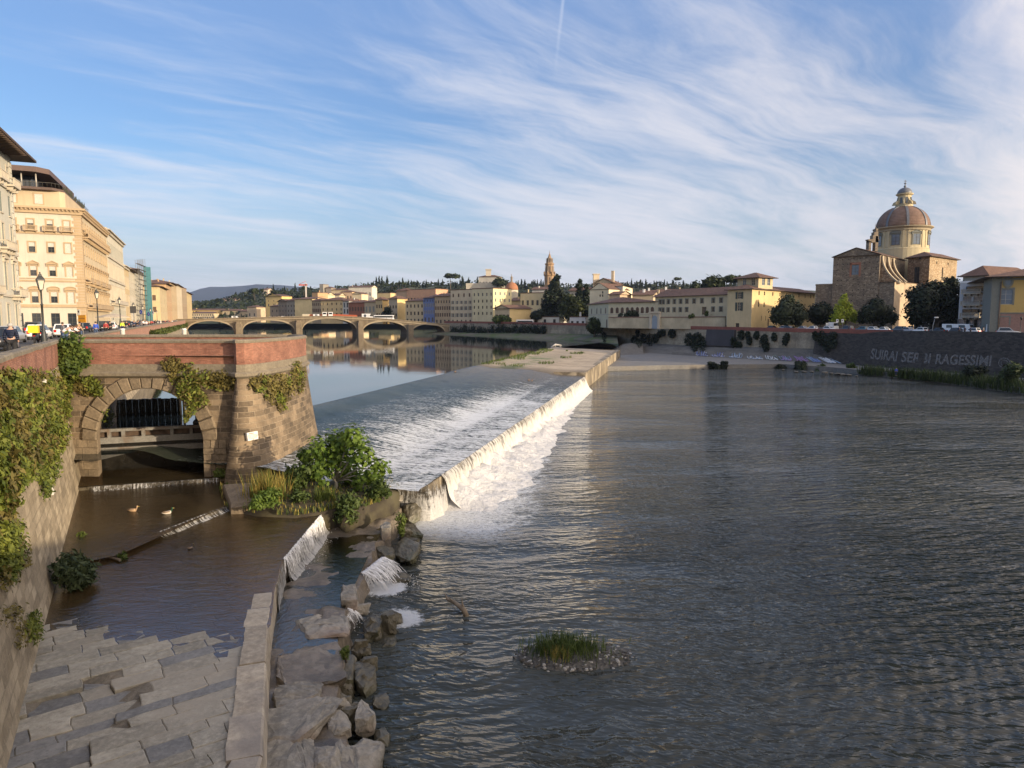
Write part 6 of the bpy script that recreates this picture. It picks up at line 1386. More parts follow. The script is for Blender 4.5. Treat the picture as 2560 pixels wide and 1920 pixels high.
cl = [[(x,y,z-1.35) if k in (0,3) else (x,y,z-1.1) for k,(x,y,z) in enumerate(r)] for r in cl]; b2 = MB(); b2.rings([[(x,y-.15,z) for x,y,z in r] for r in cl], 0, True, True, False)
b.build('parapet_coping', plaster((.34,.28,.19), .2), br); b2.build('string_course', plaster((.38,.31,.21), .2), br)
b = MB(); dk = []
for px in range(440,1127,14): z = bz(px,ttop(px))-1.15; dk.append([(bx(px),BYb+.1,z),(bx(px)+DV.x,BYb+DV.y,z)])
b.rings(dk, 0, False, False, False); b.build('deck', asph, br)
# ================================================================ distant town
def town(lst):
    for nm, lab, x0, x1, yt, Y, Y2, colr, rk, rows, side in lst:
        t = px_b(nm, lab, x0, Y, x1, Y2, yt, 14, colr); H = t.z1-t.z0
        if side: 
            e = Vector(PY(side[0],800,side[1]).xy); t.i = (e-t.B).normalized(); t.D = (e-t.B).length
        for (f, h, n, st) in rows: t.rows('front', [(t.z0+H*f, H*h, min(1.7,H*h*.6), n, st)])
        if side and len(side) > 2:
            for (f, h, n, st) in side[2]: t.rows('right', [(t.z0+H*f, H*h, 1.3, n, st)])
        t.walls('wall', plaster(side[3], .12) if side and len(side) > 3 else None)  # sun on the right wall put into a paler plaster than the front
        t.roof(rk, 2.2, .9 if rk != 'flat' else .5)
        if R.random() < .6: t.chim(R.uniform(2,6), R.uniform(3,8), 1.3, .8)
sh = 'plain+dk'; s2 = 'shut+br'
town([
 ('town_house','tall bright blue painted house with white panels on the far embankment',1059,1086,745,470,462,(.14,.19,.36),'hip',[(.10,.16,3,sh),(.40,.14,5,'plain+sky'),(.66,.14,5,'plain+sky'),(.86,.08,4,sh)],None),
 ('town_house','tan terrace house with a set back pale top floor beside the blue house',1087,1127,741,460,450,(.42,.32,.20),'gable',[(.04,.13,4,sh),(.28,.13,7,s2),(.52,.13,7,s2),(.76,.10,6,sh)],None),
 ('palazzo','cream palazzo of five floors with grey shutters next to the tan terrace house',1127,1181,725,448,436,(.56,.47,.32),'flat',[(.05,.09,5,sh),(.22,.11,5,'open'),(.42,.11,5,'open'),(.60,.09,5,'open'),(.80,.10,4,s2)],None),
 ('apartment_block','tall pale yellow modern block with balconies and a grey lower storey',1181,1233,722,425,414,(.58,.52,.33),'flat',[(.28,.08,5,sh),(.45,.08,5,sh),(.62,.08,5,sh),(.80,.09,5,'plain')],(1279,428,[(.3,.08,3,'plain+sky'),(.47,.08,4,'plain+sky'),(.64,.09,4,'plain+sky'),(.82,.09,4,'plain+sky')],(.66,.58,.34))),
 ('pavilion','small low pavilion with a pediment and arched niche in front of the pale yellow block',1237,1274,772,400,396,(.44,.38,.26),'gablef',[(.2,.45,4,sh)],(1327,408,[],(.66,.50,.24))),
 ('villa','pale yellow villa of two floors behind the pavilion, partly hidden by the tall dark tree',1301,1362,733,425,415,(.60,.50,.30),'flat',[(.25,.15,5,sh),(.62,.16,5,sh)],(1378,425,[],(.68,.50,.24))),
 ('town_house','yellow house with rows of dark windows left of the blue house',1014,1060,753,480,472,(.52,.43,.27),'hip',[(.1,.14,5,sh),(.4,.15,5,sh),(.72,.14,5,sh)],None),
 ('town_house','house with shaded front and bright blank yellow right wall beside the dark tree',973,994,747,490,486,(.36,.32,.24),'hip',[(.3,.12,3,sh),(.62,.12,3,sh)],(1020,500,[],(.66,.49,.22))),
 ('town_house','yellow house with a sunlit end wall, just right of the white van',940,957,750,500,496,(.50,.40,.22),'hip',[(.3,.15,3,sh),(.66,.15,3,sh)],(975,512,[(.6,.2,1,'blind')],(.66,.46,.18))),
 ('town_house','house with big grey shutters over a projecting floor behind the white van',912,948,755,520,512,(.46,.38,.25),'hip',[(.25,.12,5,sh),(.55,.25,4,'shut')],None),
 ('town_house','rusty red house with a timber balcony behind the orange barrier',872,914,757,540,530,(.30,.13,.08),'hip',[(.2,.18,6,sh),(.6,.2,6,'shut+br')],None),
 ('town_house','narrow white house with dark window bays left of the rusty red house',858,873,753,545,541,(.5,.5,.46),'hip',[(.15,.2,2,sh),(.45,.2,2,sh),(.72,.2,2,sh)],None),
 ('palazzo','wide palazzo with a sunlit top storey and tall dark windows beyond the bridge',803,859,751,560,550,(.60,.46,.24),'hip',[(.25,.2,5,sh),(.56,.1,5,sh),(.8,.1,5,sh)],None),
 ('town_house','brown shaded house joined to the left of the wide palazzo',781,804,752,566,560,(.34,.28,.19),'hip',[(.2,.15,5,s2),(.5,.15,5,s2),(.78,.12,5,s2)],None),  # shade of the palazzo's left face put into this brown plaster
 ('town_house','house with a big bright blank yellow flank above the bridge',738,782,748,600,590,(.64,.52,.28),'shed',[],None),
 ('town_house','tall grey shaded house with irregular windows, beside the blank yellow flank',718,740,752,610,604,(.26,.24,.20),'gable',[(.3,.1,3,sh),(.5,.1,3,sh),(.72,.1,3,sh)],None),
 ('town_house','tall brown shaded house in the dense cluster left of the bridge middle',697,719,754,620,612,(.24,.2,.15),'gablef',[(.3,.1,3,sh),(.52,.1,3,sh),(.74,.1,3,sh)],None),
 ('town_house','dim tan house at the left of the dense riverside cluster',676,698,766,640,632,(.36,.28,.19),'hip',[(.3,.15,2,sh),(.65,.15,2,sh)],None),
 ('town_house','bright yellow gabled house high above the dense riverside cluster',666,706,741,700,690,(.70,.50,.20),'gablef',[(.62,.1,3,sh),(.8,.06,3,sh)],None),
 ('town_house','small pale house on the slope left of the bright yellow gabled house',619,642,768,760,755,(.55,.42,.27),'hip',[(.4,.2,2,sh)],None),
 ('arcaded_building','long yellow bridge gallery with a brown roof and three arches at far left',480,560,776,880,880,(.66,.46,.17),'gable',[],None),
 ('arcaded_building','middle part of the bridge gallery with three wide windows over arches',556,600,777,876,872,(.52,.42,.26),'gable',[(.66,.22,3,sh),(.2,.3,3,'arch+shut')],None),
 ('arcaded_building','shaded right part of the bridge gallery crowded with small shops',600,680,778,868,850,(.33,.27,.19),'gable',[(.3,.2,14,sh),(.62,.16,9,sh)],None),  # shade along this part put into a darker, greyer plaster
 ('town_house','row of small pale shops stuck below the yellow bridge gallery',480,535,783,862,860,(.58,.47,.30),'shed',[(.3,.3,12,sh),(.7,.2,10,sh)],None),
 ('crenellated_house','pink house with a crenellated roofline above the yellow riverside houses',1018,1090,724,560,540,(.56,.33,.20),'flat',[(.62,.14,9,sh)],None),
 ('town_house','brown hipped side wing at the left of the pink crenellated house',992,1019,727,565,560,(.38,.28,.19),'hip',[(.6,.15,4,sh)],None),
 ('town_house','flat roofed yellow house on the slope above the van',946,977,733,640,634,(.64,.48,.24),'flat',[(.7,.12,3,sh)],None),
 ('villa','large white villa on the hillside with a long roof terrace',873,931,718,900,890,(.72,.64,.50),'gable',[(.5,.1,6,sh),(.75,.1,6,sh)],None),
 ('town_house','peach house below the large white hillside villa',852,882,730,820,815,(.66,.46,.28),'hip',[(.5,.15,4,sh),(.75,.12,4,sh)],None),
 ('town_house','pale house among the trees below the white villa',882,905,735,780,776,(.68,.56,.36),'gablef',[(.6,.14,2,sh)],None),
 ('town_house','long low cream house left of the peach house',818,850,738,800,796,(.64,.52,.34),'gable',[(.6,.16,5,sh)],None),
 ('square_tower','squat tan tower house standing above the wide palazzo',782,796,732,700,696,(.50,.32,.17),'flat',[(.75,.1,2,sh)],None),
 ('town_house','cream house behind the squat tan tower',796,818,737,760,755,(.66,.55,.36),'gable',[(.7,.12,3,sh)],None),
 ('square_tower','tall grey medieval tower on the skyline',801,810,711,1000,998,(.30,.27,.22),'flat',[],None),
 ('town_house','hilltop house with stone tower on the skyline behind the grey tower',816,830,720,1000,998,(.34,.28,.22),'hip',[],None),
 ('villa','yellow villa with low roof on the ridge, left of the white villa',830,872,725,950,945,(.56,.44,.27),'hip',[],None),
 ('town_house','small white house high on the wooded hill at left',660,672,724,1150,1148,(.62,.5,.38),'gable',[],None),
 ('town_house','long pink farmhouse half way up the wooded slope at left',558,590,748,1100,1095,(.5,.36,.27),'gable',[],None),
 ('fortress','white hilltop fortress villa with a broad flat hipped roof and a small turret',1197,1245,692,800,792,(.62,.56,.44),'hip',[(.68,.07,5,sh),(.82,.07,6,sh)],None),
 ('low_house','low cream kiosk building with three dark doors beside the striped coach',1327,1398,793,405,395,(.58,.55,.46),'flat',[(.05,.7,3,sh)],None),
 ('low_house','low white wall and carport right of the round trees',1424,1464,793,370,366,(.62,.60,.56),'flat',[(.05,.5,3,sh)],None),
 ('town_house','house with red roof glimpsed between the pale yellow block and the villa',1276,1304,752,450,446,(.50,.40,.24),'gable',[(.55,.14,2,sh)],None),
 ('town_house','white house with small attic windows behind the yellow villa',1330,1372,724,500,495,(.60,.56,.48),'gable',[(.85,.06,4,sh)],None),
 ('town_house','white house behind the cypress trees left of the white gables',1424,1478,727,420,414,(.50,.47,.42),'gable',[(.66,.1,3,sh)],None),
])
b = MB(); q = PY(1221,690,798); b.box(q.x-3,q.x+3,798,803,q.z,q.z+7); b.box(q.x-3.6,q.x+3.6,797,804,q.z+7,q.z+8)
o = b.build('roof_turret', plaster((.5,.45,.36), .1), None, (q.x,800,q.z)); tag(o, 'small square turret on the roof of the white hilltop fortress', 'turret')
b = MB(); a = PY(1060,745,800); 
for x0,x1,y0,y1 in ((1165,1196,716,708),(1196,1262,718,706)): p, r = PY(x0,y0,790), PY(x1,y1,790); b.box(p.x,r.x,790,810,p.z-14,r.z)
tag(b.build('terrace_wall', plaster((.46,.42,.33), .2), None, (PY(1215,710,795).x,795,20)), 'pale terrace wall under the white hilltop fortress', 'wall')
# spire and small dome behind the roofs
bt_ = thing('bell_tower', 'slender brown brick bell tower with a pointed spire', 'tower', (PY(1373,800,560).x,560,ZSR)); Zt = lambda y: pxz(1373,y,560); rr = 560/F; cx = PY(1373.5,720,560).x
b = MB(); b.lathe([(14*rr,ZSR),(13.2*rr,Zt(712)),(13.2*rr,Zt(690)),(14.5*rr,Zt(689)),(14.5*rr,Zt(686)),(11.6*rr,Zt(685)),(11.2*rr,Zt(672)),(10.6*rr,Zt(662)),(12.2*rr,Zt(661)),(12.2*rr,Zt(659)),(9.2*rr,Zt(658))], (cx,560), 8, 0, False, True, .39); b.build('shaft', plaster((.34,.22,.12), .25), bt_)
b = MB(); b.lathe([(9.6*rr,Zt(659)),(.8*rr,Zt(633)),(.3*rr,Zt(632)),(1.1*rr,Zt(630.5)),(.3*rr,Zt(629)),(.1*rr,Zt(624))], (cx,560), 8, 0, False, True, .39); b.build('spire', plaster((.30,.20,.12), .2), bt_)
for k in range(8):
    an = .39+math.pi/8+k*math.pi/4
    for yy, r0, h in ((684,11.1,5.2),(706,12.4,4.0),(657,8.2,3.6)): q = (cx+r0*rr*math.cos(an)*.985, 560+r0*rr*math.sin(an)*.985); put('window', win_mesh(1.3,h,'arch+shut+br'), bt_, (q[0]-bt_.location.x,q[1]-560,Zt(yy+ (0 if yy != 684 else -2))-ZSR), an+math.pi/2)
for k in range(8):
    an = .39+k*math.pi/4; b = MB(); b.lathe([(.5,Zt(689)),(.5,Zt(681)),(.05,Zt(678))], (cx+14*rr*math.cos(an),560+14*rr*math.sin(an)), 5); b.build('pinnacle', plaster((.34,.22,.12), .25), bt_)
dm = thing('domed_church', 'small terracotta dome with a slim lantern behind the pale yellow block', 'church', (PY(1279,800,520).x,520,ZSR)); Zt = lambda y: pxz(1279,y,520); rr = 520/F; cx = PY(1279,720,520).x
b = MB(); b.lathe([(16.5*rr*math.cos(math.pi/2*k/10*.96), lerp(Zt(725),Zt(705.5),math.sin(math.pi/2*k/10))) for k in range(11)], (cx,520), 24); b.build('dome', plaster((.34,.15,.075), .2), dm)
b = MB(); b.lathe([(16*rr,ZSR),(16*rr,Zt(725)),(17*rr,Zt(724.5))], (cx,520), 16, 0, False); b.build('drum', plaster((.55,.48,.36), .15), dm)
b = MB(); b.lathe([(3.8*rr,Zt(707)),(3.4*rr,Zt(704)),(2.6*rr,Zt(703)),(2.6*rr,Zt(694.5)),(3.4*rr,Zt(694)),(.8*rr,Zt(690)),(.5*rr,Zt(685))], (cx,520), 8, 0, False); b.build('lantern', plaster((.26,.21,.16), .15), dm)
cr = thing('tower_crane', 'thin red and white tower crane on the hillside above the bridge', 'crane', (PY(765,740,700).x,700,20)); q = PY(765,745,700); b = MB(); zt = pxz(765,713,700); b.box(q.x-.6,q.x+.6,700,701.2,q.z-8,zt+2); b.build('mast', plain('white_steel', (.55,.5,.45), .6), cr); b = MB(); b.box(PY(747,715,700).x,PY(768,715,700).x,700,701,zt-.5,zt+1.0); b.tube([(PY(747,715,700).x,700.5,zt+1),(q.x,700.5,zt+4)], .2, 4); b.build('jib', plain('red_steel', (.5,.12,.08), .6), cr)
# ================================================================ hills
def hill(name, prof, Y, depth, z0, mat, label=None):
    b = MB(); pts = []
    for i in range(len(prof)-1):
        (x0,y0),(x1,y1) = prof[i], prof[i+1]; n = max(2, int((x1-x0)/8))
        pts += [(lerp(x0,x1,k/n), lerp(y0,y1,k/n)) for k in range(n)]
    pts.append(prof[-1]); nr_ = 10
    for (x,y) in pts:
        top = PY(x,y,Y)
        for k in range(nr_+1):
            f = k/nr_; yy = Y - depth*(1-f); z = lerp(z0, top.z, f**.75) + (mnoise.noise(Vector((x*.03, f*4, Y*.01)))*depth*.012 if 0 < k < nr_ else 0); b.v.append((top.x*(yy/Y)**.6, yy, z))
        b.v.append((top.x*1.03, Y+depth*.5, z0-30))
    m = nr_+2
    for i in range(len(pts)-1):
        for k in range(m-1): q = i*m+k; b.f.append([q,q+m,q+m+1,q+1]); b.m.append(0); b.sm.append(True)
    o = b.build(name, mat); return tag(o, label, None, None, 'structure')
hm = NT('wooded_hill'); hn = hm.noise(hm.pos(), .02, 6, .6); hn2 = hm.noise(hm.pos(), .15, 4); HILLM = hm.set(col=hm.mix(hm.mr(hn, .4, .6), hm.mix(hn2, (.012,.02,.008), (.035,.045,.015)), (.06,.062,.025)), rough=1)
HP = [(300,772),(440,768),(480,764),(540,758),(585,752),(596,742),(620,738),(650,733),(700,730),(760,727),(800,728),(870,722),(930,712),(1000,713),(1100,712),(1170,710),(1240,712),(1300,716),(1420,718),(1500,716),(1560,716),(1640,714),(1720,716),(1800,718),(1860,716),(1950,722),(2100,730),(2300,740),(2700,760)]
hill('wooded_hill', HP, 1250, 420, 8, HILLM)
fm_ = NT('far_hill'); FARM = fm_.set(col=fm_.mix(fm_.mr(fm_.noise(fm_.pos(), .002, 6, .6), .4, .6), (.02,.035,.045), (.035,.05,.06)), rough=1)  # part of the distance haze put into the hill's bluish colour
hill('far_hill', [(200,768),(400,752),(470,733),(500,722),(525,717),(560,717),(600,715),(632,712),(640,710.5),(662,711.5),(700,712.5),(740,716),(790,722),(900,740),(1200,760)], 9000, 2500, 0, FARM)
# ================================================================ vegetation
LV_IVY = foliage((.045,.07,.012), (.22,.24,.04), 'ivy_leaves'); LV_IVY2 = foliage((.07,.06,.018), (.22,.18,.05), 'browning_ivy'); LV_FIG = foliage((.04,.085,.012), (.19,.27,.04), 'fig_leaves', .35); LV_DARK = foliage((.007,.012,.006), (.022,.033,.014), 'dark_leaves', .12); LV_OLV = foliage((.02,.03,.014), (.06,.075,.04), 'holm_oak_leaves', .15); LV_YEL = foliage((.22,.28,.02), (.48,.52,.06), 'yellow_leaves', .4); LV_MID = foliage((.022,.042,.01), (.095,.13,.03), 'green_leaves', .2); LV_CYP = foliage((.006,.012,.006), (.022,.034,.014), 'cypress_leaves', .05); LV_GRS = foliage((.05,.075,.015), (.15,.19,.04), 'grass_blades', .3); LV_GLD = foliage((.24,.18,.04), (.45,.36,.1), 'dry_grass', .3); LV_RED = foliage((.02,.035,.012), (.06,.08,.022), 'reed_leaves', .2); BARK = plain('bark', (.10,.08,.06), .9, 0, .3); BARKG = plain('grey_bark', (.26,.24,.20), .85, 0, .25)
bpy.context.view_layer.update()
DG = bpy.context.evaluated_depsgraph_get()
def cast(px, py):
    d = Vector(ray(px, py)).normalized(); ok, loc, nr, _, ob, _ = scene.ray_cast(DG, Vector((0,0,HC)), d)
    return (loc, nr if nr.dot(d) < 0 else -nr) if ok else (None, None)
rgN = np.random.default_rng(11)
def ivy(label, blobs, n, size, mats, thick=.35, hang=.6, seed=0, name='ivy', maxd=90, cat='ivy'):
    C, N, M = [], [], []; rg = random.Random(seed+50); tot = sum(a*b for _,_,a,b in blobs)
    for (cx, cy, rx, ry) in blobs:
        for _ in range(max(4, int(n*rx*ry/tot/4))):
            a = rg.uniform(0, 6.283); r = math.sqrt(rg.random()); k = 1+.25*mnoise.noise(Vector((math.cos(a)*2+cx, math.sin(a)*2, cy*.01)))
            p, nn = cast(cx+rx*r*k*math.cos(a), cy+ry*r*k*math.sin(a))
            if p is None or p.length > maxd: continue
            depth = thick*(1-.6*r)*(.5+.8*abs(mnoise.noise(p*.8+Vector((seed,0,0)))))
            for _ in range(4):
                q = p + nn*(.04+depth*rg.random()) + Vector((rg.uniform(-.18,.18), rg.uniform(-.18,.18), rg.uniform(-.22,.14)))
                C.append(q); N.append((nn.x+.0, nn.y, nn.z+hang)); M.append(0 if mnoise.noise(q*.7+Vector((0,seed,0))) > -.12 or len(mats) < 2 else 1)
    C = np.array(C); c0 = C.mean(0); me = leaf_mesh(name, C-c0, np.array(N), size, None, seed, 'quad', .55, 1.35, mats, M)
    o = put(name, me, None, tuple(c0)); return tag(o, label, cat)
ivy('large green and brown ivy mass covering the upper left wall below the brick parapet', [(20,1000,50,70),(70,1010,60,85),(120,985,45,60),(150,1000,26,60),(30,1080,60,75),(95,1090,58,70),(15,1170,40,60),(60,1150,40,45),(135,1075,34,55),(5,1240,22,50)], 15000, .20, [LV_IVY, LV_IVY2], .55, .5, 1)
ivy('pointed tongue of bright green ivy hanging down beside the white sign on the left wall', [(118,1150,32,40),(112,1190,22,35),(104,1215,14,28)], 1400, .17, [LV_IVY], .35, .5, 2)
ivy('yellow green ivy clump low on the left wall at the picture edge', [(12,1330,28,45),(22,1380,38,50),(10,1430,22,35)], 1900, .15, [LV_IVY, LV_IVY2], .4, .5, 3)
ivy('thin straggling ivy near the foot of the left wall above the slabs', [(22,1535,26,22),(40,1590,14,30)], 300, .11, [LV_IVY2], .2, .5, 4)
ivy('small dark green tuft growing at the foot of the left wall by the slabs', [(73,1565,14,32)], 500, .12, [LV_IVY], .35, .4, 5)
ivy('leafy shrub growing in the corner between the brick wall and the tower', [(175,875,28,30),(190,900,32,28),(165,915,22,18),(215,888,16,12),(185,850,22,12)], 2200, .24, [foliage((.03,.06,.012), (.12,.16,.03), 'shrub_leaves')], .9, .5, 6, 'wall_shrub', 90, 'shrub')
ivy('ivy trailing along the tower wall left of the arch', [(185,955,38,20),(220,960,32,20),(240,975,20,14),(165,975,18,18)], 1500, .19, [LV_IVY2, LV_IVY], .4, .6, 7)
ivy('dry brown ivy creeping over the cornice above the arch', [(430,908,24,14),(435,930,14,22),(460,915,16,6)], 700, .17, [LV_IVY2, LV_IVY], .4, .6, 8)
ivy('small ivy patch on the tower between arch and bastion joint', [(545,948,34,18),(565,955,26,16),(520,940,18,8)], 1000, .18, [LV_IVY, LV_IVY2], .35, .6, 9)
ivy('ivy draped over the face of the round bastion', [(680,955,52,22),(690,985,32,28),(715,970,24,24),(645,960,22,16),(700,1010,14,16)], 1900, .2, [LV_IVY2, LV_IVY], .4, .6, 10)
ivy('ivy hanging from the right edge of the round bastion', [(742,930,16,26),(748,960,10,24)], 700, .19, [LV_IVY2, LV_IVY], .5, .6, 11)
ivy('little plant sprouting inside the left springing of the arch', [(270,1040,12,22),(262,1055,10,14)], 350, .15, [LV_IVY], .3, .5, 12)
ivy('small green weed on the step right of the arch', [(553,1180,12,10)], 220, .13, [LV_GRS], .4, .3, 13, 'weed', 90, 'weed')
def blobcloud(blobs, n, seed=0, shell=.55, squash=1.0):
    rg = np.random.default_rng(seed); tot = sum(b[3]**2 for b in blobs); C, N = [], []
    for b in blobs:
        x, y, z, r = b[:4]; rz = b[4] if len(b) > 4 else r; k = max(6, int(n*r*r/tot)); d = rg.normal(0,1,(k,3)); d /= np.linalg.norm(d,axis=1)[:,None]
        rad = (shell + (1-shell)*rg.random(k))**1.0 * (1+.18*rg.normal(0,1,k)); C.append(np.array([x,y,z]) + d*rad[:,None]*np.array([r,r,rz])); N.append(d)
    return np.concatenate(C), np.concatenate(N)
def limb_tree(root, base, blobs, r0, mat, name='trunk', fork=.35, seed=0):
    rg = random.Random(seed); b = MB(); base = Vector(base); cen = sum((Vector(q[:3])*q[3] for q in blobs), Vector())/sum(q[3] for q in blobs); fk = base.lerp(cen, fork); fk.x = lerp(base.x, cen.x, .3)
    b.tube([base+Vector((0,0,-.3)), base.lerp(fk,.5)+Vector((rg.uniform(-.1,.1),rg.uniform(-.1,.1),0)), fk], [r0*1.25, r0, r0*.8], 8)
    for q in blobs:
        t = Vector(q[:3]); m = fk.lerp(t, .55)+Vector((rg.uniform(-.15,.15),rg.uniform(-.15,.15),.12*(t-fk).length)); b.tube([fk, m, t], [r0*.6, r0*.35, r0*.12], 5)
    return b.build(name, mat, root)
rgi = random.Random(6); C, N = [], []
for x, y, r, m in ((470,945,26,60),(495,950,26,60),(455,975,18,60),(485,985,22,80),(478,1015,14,70),(470,1035,9,50),(505,1000,14,60),(465,1050,5,25)):
    for _ in range(m*3): q = PY(x+rgi.gauss(0,.5)*r, y+rgi.gauss(0,.5)*r, 46.6+rgi.uniform(-.35,.25)); C.append(q); N.append((0,-1,.5))
C = np.array(C); c0 = C.mean(0); tag(put('ivy', leaf_mesh('ivy', C-c0, np.array(N), .2, None, 8, 'quad', .55, 1.35, [LV_IVY, LV_IVY2], [int(rgi.random() < .35) for _ in C]), None, tuple(c0)), 'ivy curtain hanging down into the right side of the arch', 'ivy')
# fig tree on the bank
fb = K(835,1225,2.55); YF = fb.y
FB = [(882,1095,36),(850,1120,30),(800,1125,36),(762,1140,24),(845,1150,42),(905,1135,32),(945,1172,28),(875,1185,36),(800,1175,34),(900,1212,20),(770,1175,24),(925,1195,22),(835,1095,22)]
fig = thing('fig_tree', 'small bushy tree with big bright green leaves on the bank beside the bastion', 'tree', tuple(fb))
rgf = random.Random(3); fbl = []
for (x,y,r) in FB: q = PY(x,y,YF+rgf.uniform(-1.2,1.4)); fbl.append((q.x,q.y,q.z,r/F*YF*1.05))
C, N = blobcloud(fbl, 2500, 5, .45); N[:,2] += .8; me = leaf_mesh('leaves', C-np.array(fb), N, .30, LV_FIG, 5, 'fig', .5, 1.0); put('leaves', me, fig); limb_tree(fig, fb, fbl, .12, BARKG, 'trunk', .3)
def shrub(label, bbox, zb, n, size, mat, seed, name='shrub', Y=None, squash=1.0, cat='shrub', stem=True):
    x0,y0,x1,y1 = bbox; base = K((x0+x1)/2, y1-(y1-y0)*.08, zb) if Y is None else PY((x0+x1)/2, y1, Y); Yb = base.y; k = Yb/F*1.0; w = (x1-x0)*k/2; h = (y1-y0)*k*1.0
    rg = random.Random(seed); bl = []
    for i in range(9): a = rg.uniform(0,6.28); r = rg.uniform(.1,.6)*w; zz = rg.uniform(.25,.8)*h; bl.append((base.x+r*math.cos(a), base.y+r*math.sin(a), base.z+zz, w*rg.uniform(.38,.55), h*rg.uniform(.2,.3)))
    t = thing(name, label, cat, tuple(base)); C, N = blobcloud(bl, n, seed, .35); C[:,2] = np.maximum(C[:,2], base.z+.03); N[:,2] += .4; put('leaves', leaf_mesh('leaves', C-np.array(base), N, size, mat, seed, 'quad', .7, 1.9), t)
    b = MB()
    for q in bl[:6]: b.tube([base, Vector(q[:3])], [.035*max(1,w), .012], 4)
    b.build('stems', BARK, t); return t
shrub('feathery bush growing from the kerb on the wet shelf below the fig tree', (815,1232,918,1318), 1.3, 1700, .16, LV_MID, 21)
shrub('round willow bush standing in the shallow water against the left wall', (118,1382,242,1478), 2.05, 2600, .17, foliage((.02,.035,.014), (.085,.11,.05), 'willow_leaves'), 22)
shrub('dark weed thicket between the bastion foot and the fig tree', (690,1155,800,1240), 2.5, 1600, .16, LV_MID, 23)
shrub('bright green nettle clump in front of the golden grass', (610,1225,712,1278), 2.4, 1300, .14, foliage((.05,.09,.012), (.14,.20,.035), 'nettle_leaves'), 24)
shrub('low green weeds on the bank right of the golden grass', (715,1225,790,1262), 2.5, 600, .13, LV_MID, 25)
shrub('dark green weeds on the bank right of the fig tree, against the weir', (905,1196,985,1262), 2.1, 1200, .15, LV_MID, 30)
shrub('mossy tuft on the rocks at the waterline below the weir corner', (985,1285,1020,1345), .8, 500, .12, LV_GRS, 26)
shrub('small plant with a pale stalk growing out of the shallow channel water', (190,1330,216,1352), 2.1, 60, .13, LV_GRS, 27)
shrub('tuft of dark weed caught on the diagonal sill', (290,1380,325,1404), 2.0, 160, .12, LV_MID, 28)
shrub('grass tuft on the mossy block beside the layered ledge', (848,1618,884,1660), .9, 320, .09, LV_GRS, 29)
def blades(name, label, pts, h, mats, seed, kind=None, cat='grass', w=.05, lean=.35, seg=2, group=None):
    rg = np.random.default_rng(seed); V, Fc, M = [], [], []
    c0 = np.mean(np.array(pts), 0)
    for i, p in enumerate(pts):
        hh = h*rg.uniform(.5,1.15); a = rg.uniform(0,6.28); l = lean*hh*rg.uniform(.2,1.2); d = np.array([math.cos(a),math.sin(a)]); s = np.array([-d[1],d[0]])*w*.5
        b = np.array(p)-c0; k = len(V)
        V += [(b[0]-s[0],b[1]-s[1],b[2]), (b[0]+s[0],b[1]+s[1],b[2]), (b[0]+d[0]*l*.35+s[0]*.8,b[1]+d[1]*l*.35+s[1]*.8,b[2]+hh*.6), (b[0]+d[0]*l*.35-s[0]*.8,b[1]+d[1]*l*.35-s[1]*.8,b[2]+hh*.6), (b[0]+d[0]*l,b[1]+d[1]*l,b[2]+hh)]
        Fc += [(k,k+1,k+2,k+3),(k+3,k+2,k+4)]; m = int(rg.integers(len(mats))); M += [m,m]
    me = bpy.data.meshes.new(name); me.from_pydata(V, [], Fc); [me.materials.append(m) for m in mats]; me.polygons.foreach_set('material_index', M)
    o = put(name, me, None, tuple(c0)); return tag(o, label, cat if kind is None else None, group, kind)
# the bank itself
bp = [K(x,y,2.35) for x,y in ((548,1216),(560,1262),(640,1280),(740,1284),(800,1276),(838,1266),(862,1276),(900,1268),(930,1256),(965,1243),(1003,1226),(978,1200),(905,1178),(830,1150),(770,1128),(700,1150),(620,1195))]; cb = sum(bp, Vector())/len(bp)
b = MB(); rings_ = []
for f, dz in ((1.0,-1.6),(1.0,-.12),(.93,.10),(.7,.28),(.4,.36),(.12,.4)): rings_.append([(lerp(cb.x,p.x,f)+.25*mnoise.noise(Vector((p.x,p.y,f))), lerp(cb.y,p.y,f)+.25*mnoise.noise(Vector((p.y,p.x,f))), 2.3+dz+.08*mnoise.noise(Vector((p.x*f,p.y*f,5)))) for p in bp])
b.rings(rings_, 0, True, True, True); em = NT('bank_earth'); en = em.noise(em.pos(), .8, 6); tag(b.build('bank', em.set(col=em.mix(em.mr(en,.4,.6), (.035,.028,.018), (.075,.065,.035)), rough=.95)), None, None, None, 'structure')
rg = random.Random(8); gp_ = []
while len(gp_) < 3400:
    i = rg.randrange(len(bp)); f = min(1, math.sqrt(rg.random())*1.06); q = bp[i].lerp(bp[i-1], rg.random()); x, y = lerp(cb.x,q.x,f), lerp(cb.y,q.y,f)
    if mnoise.noise(Vector((x*.6,y*.6,1))) > -.15: gp_.append((x,y,2.25+.35*(1-f)))
blades('grass', 'short green and yellow grass growing over the small bank', gp_, .38, [LV_GRS, LV_MID, LV_GLD], 4, 'stuff')
q = K(662,1258,2.45); blades('tall_grass', 'tall golden dry grass clump on the bank below the bastion', [(q.x+rg.gauss(0,.55), q.y+rg.gauss(0,.5)+.4, 2.4) for _ in range(620)], 1.9, [LV_GLD, LV_GRS, LV_GLD], 5, None, 'grass', .045)
q = K(812,1255,2.4); blades('tall_grass', 'pale green grass tuft at the foot of the fig tree', [(q.x+rg.gauss(0,.3), q.y+rg.gauss(0,.25), 2.3) for _ in range(160)], 1.1, [LV_GRS], 6)
b = MB(); sl = [K(556,1212,2.75), K(640,1208,2.9), K(632,1262,2.6), K(577,1272,2.4)]
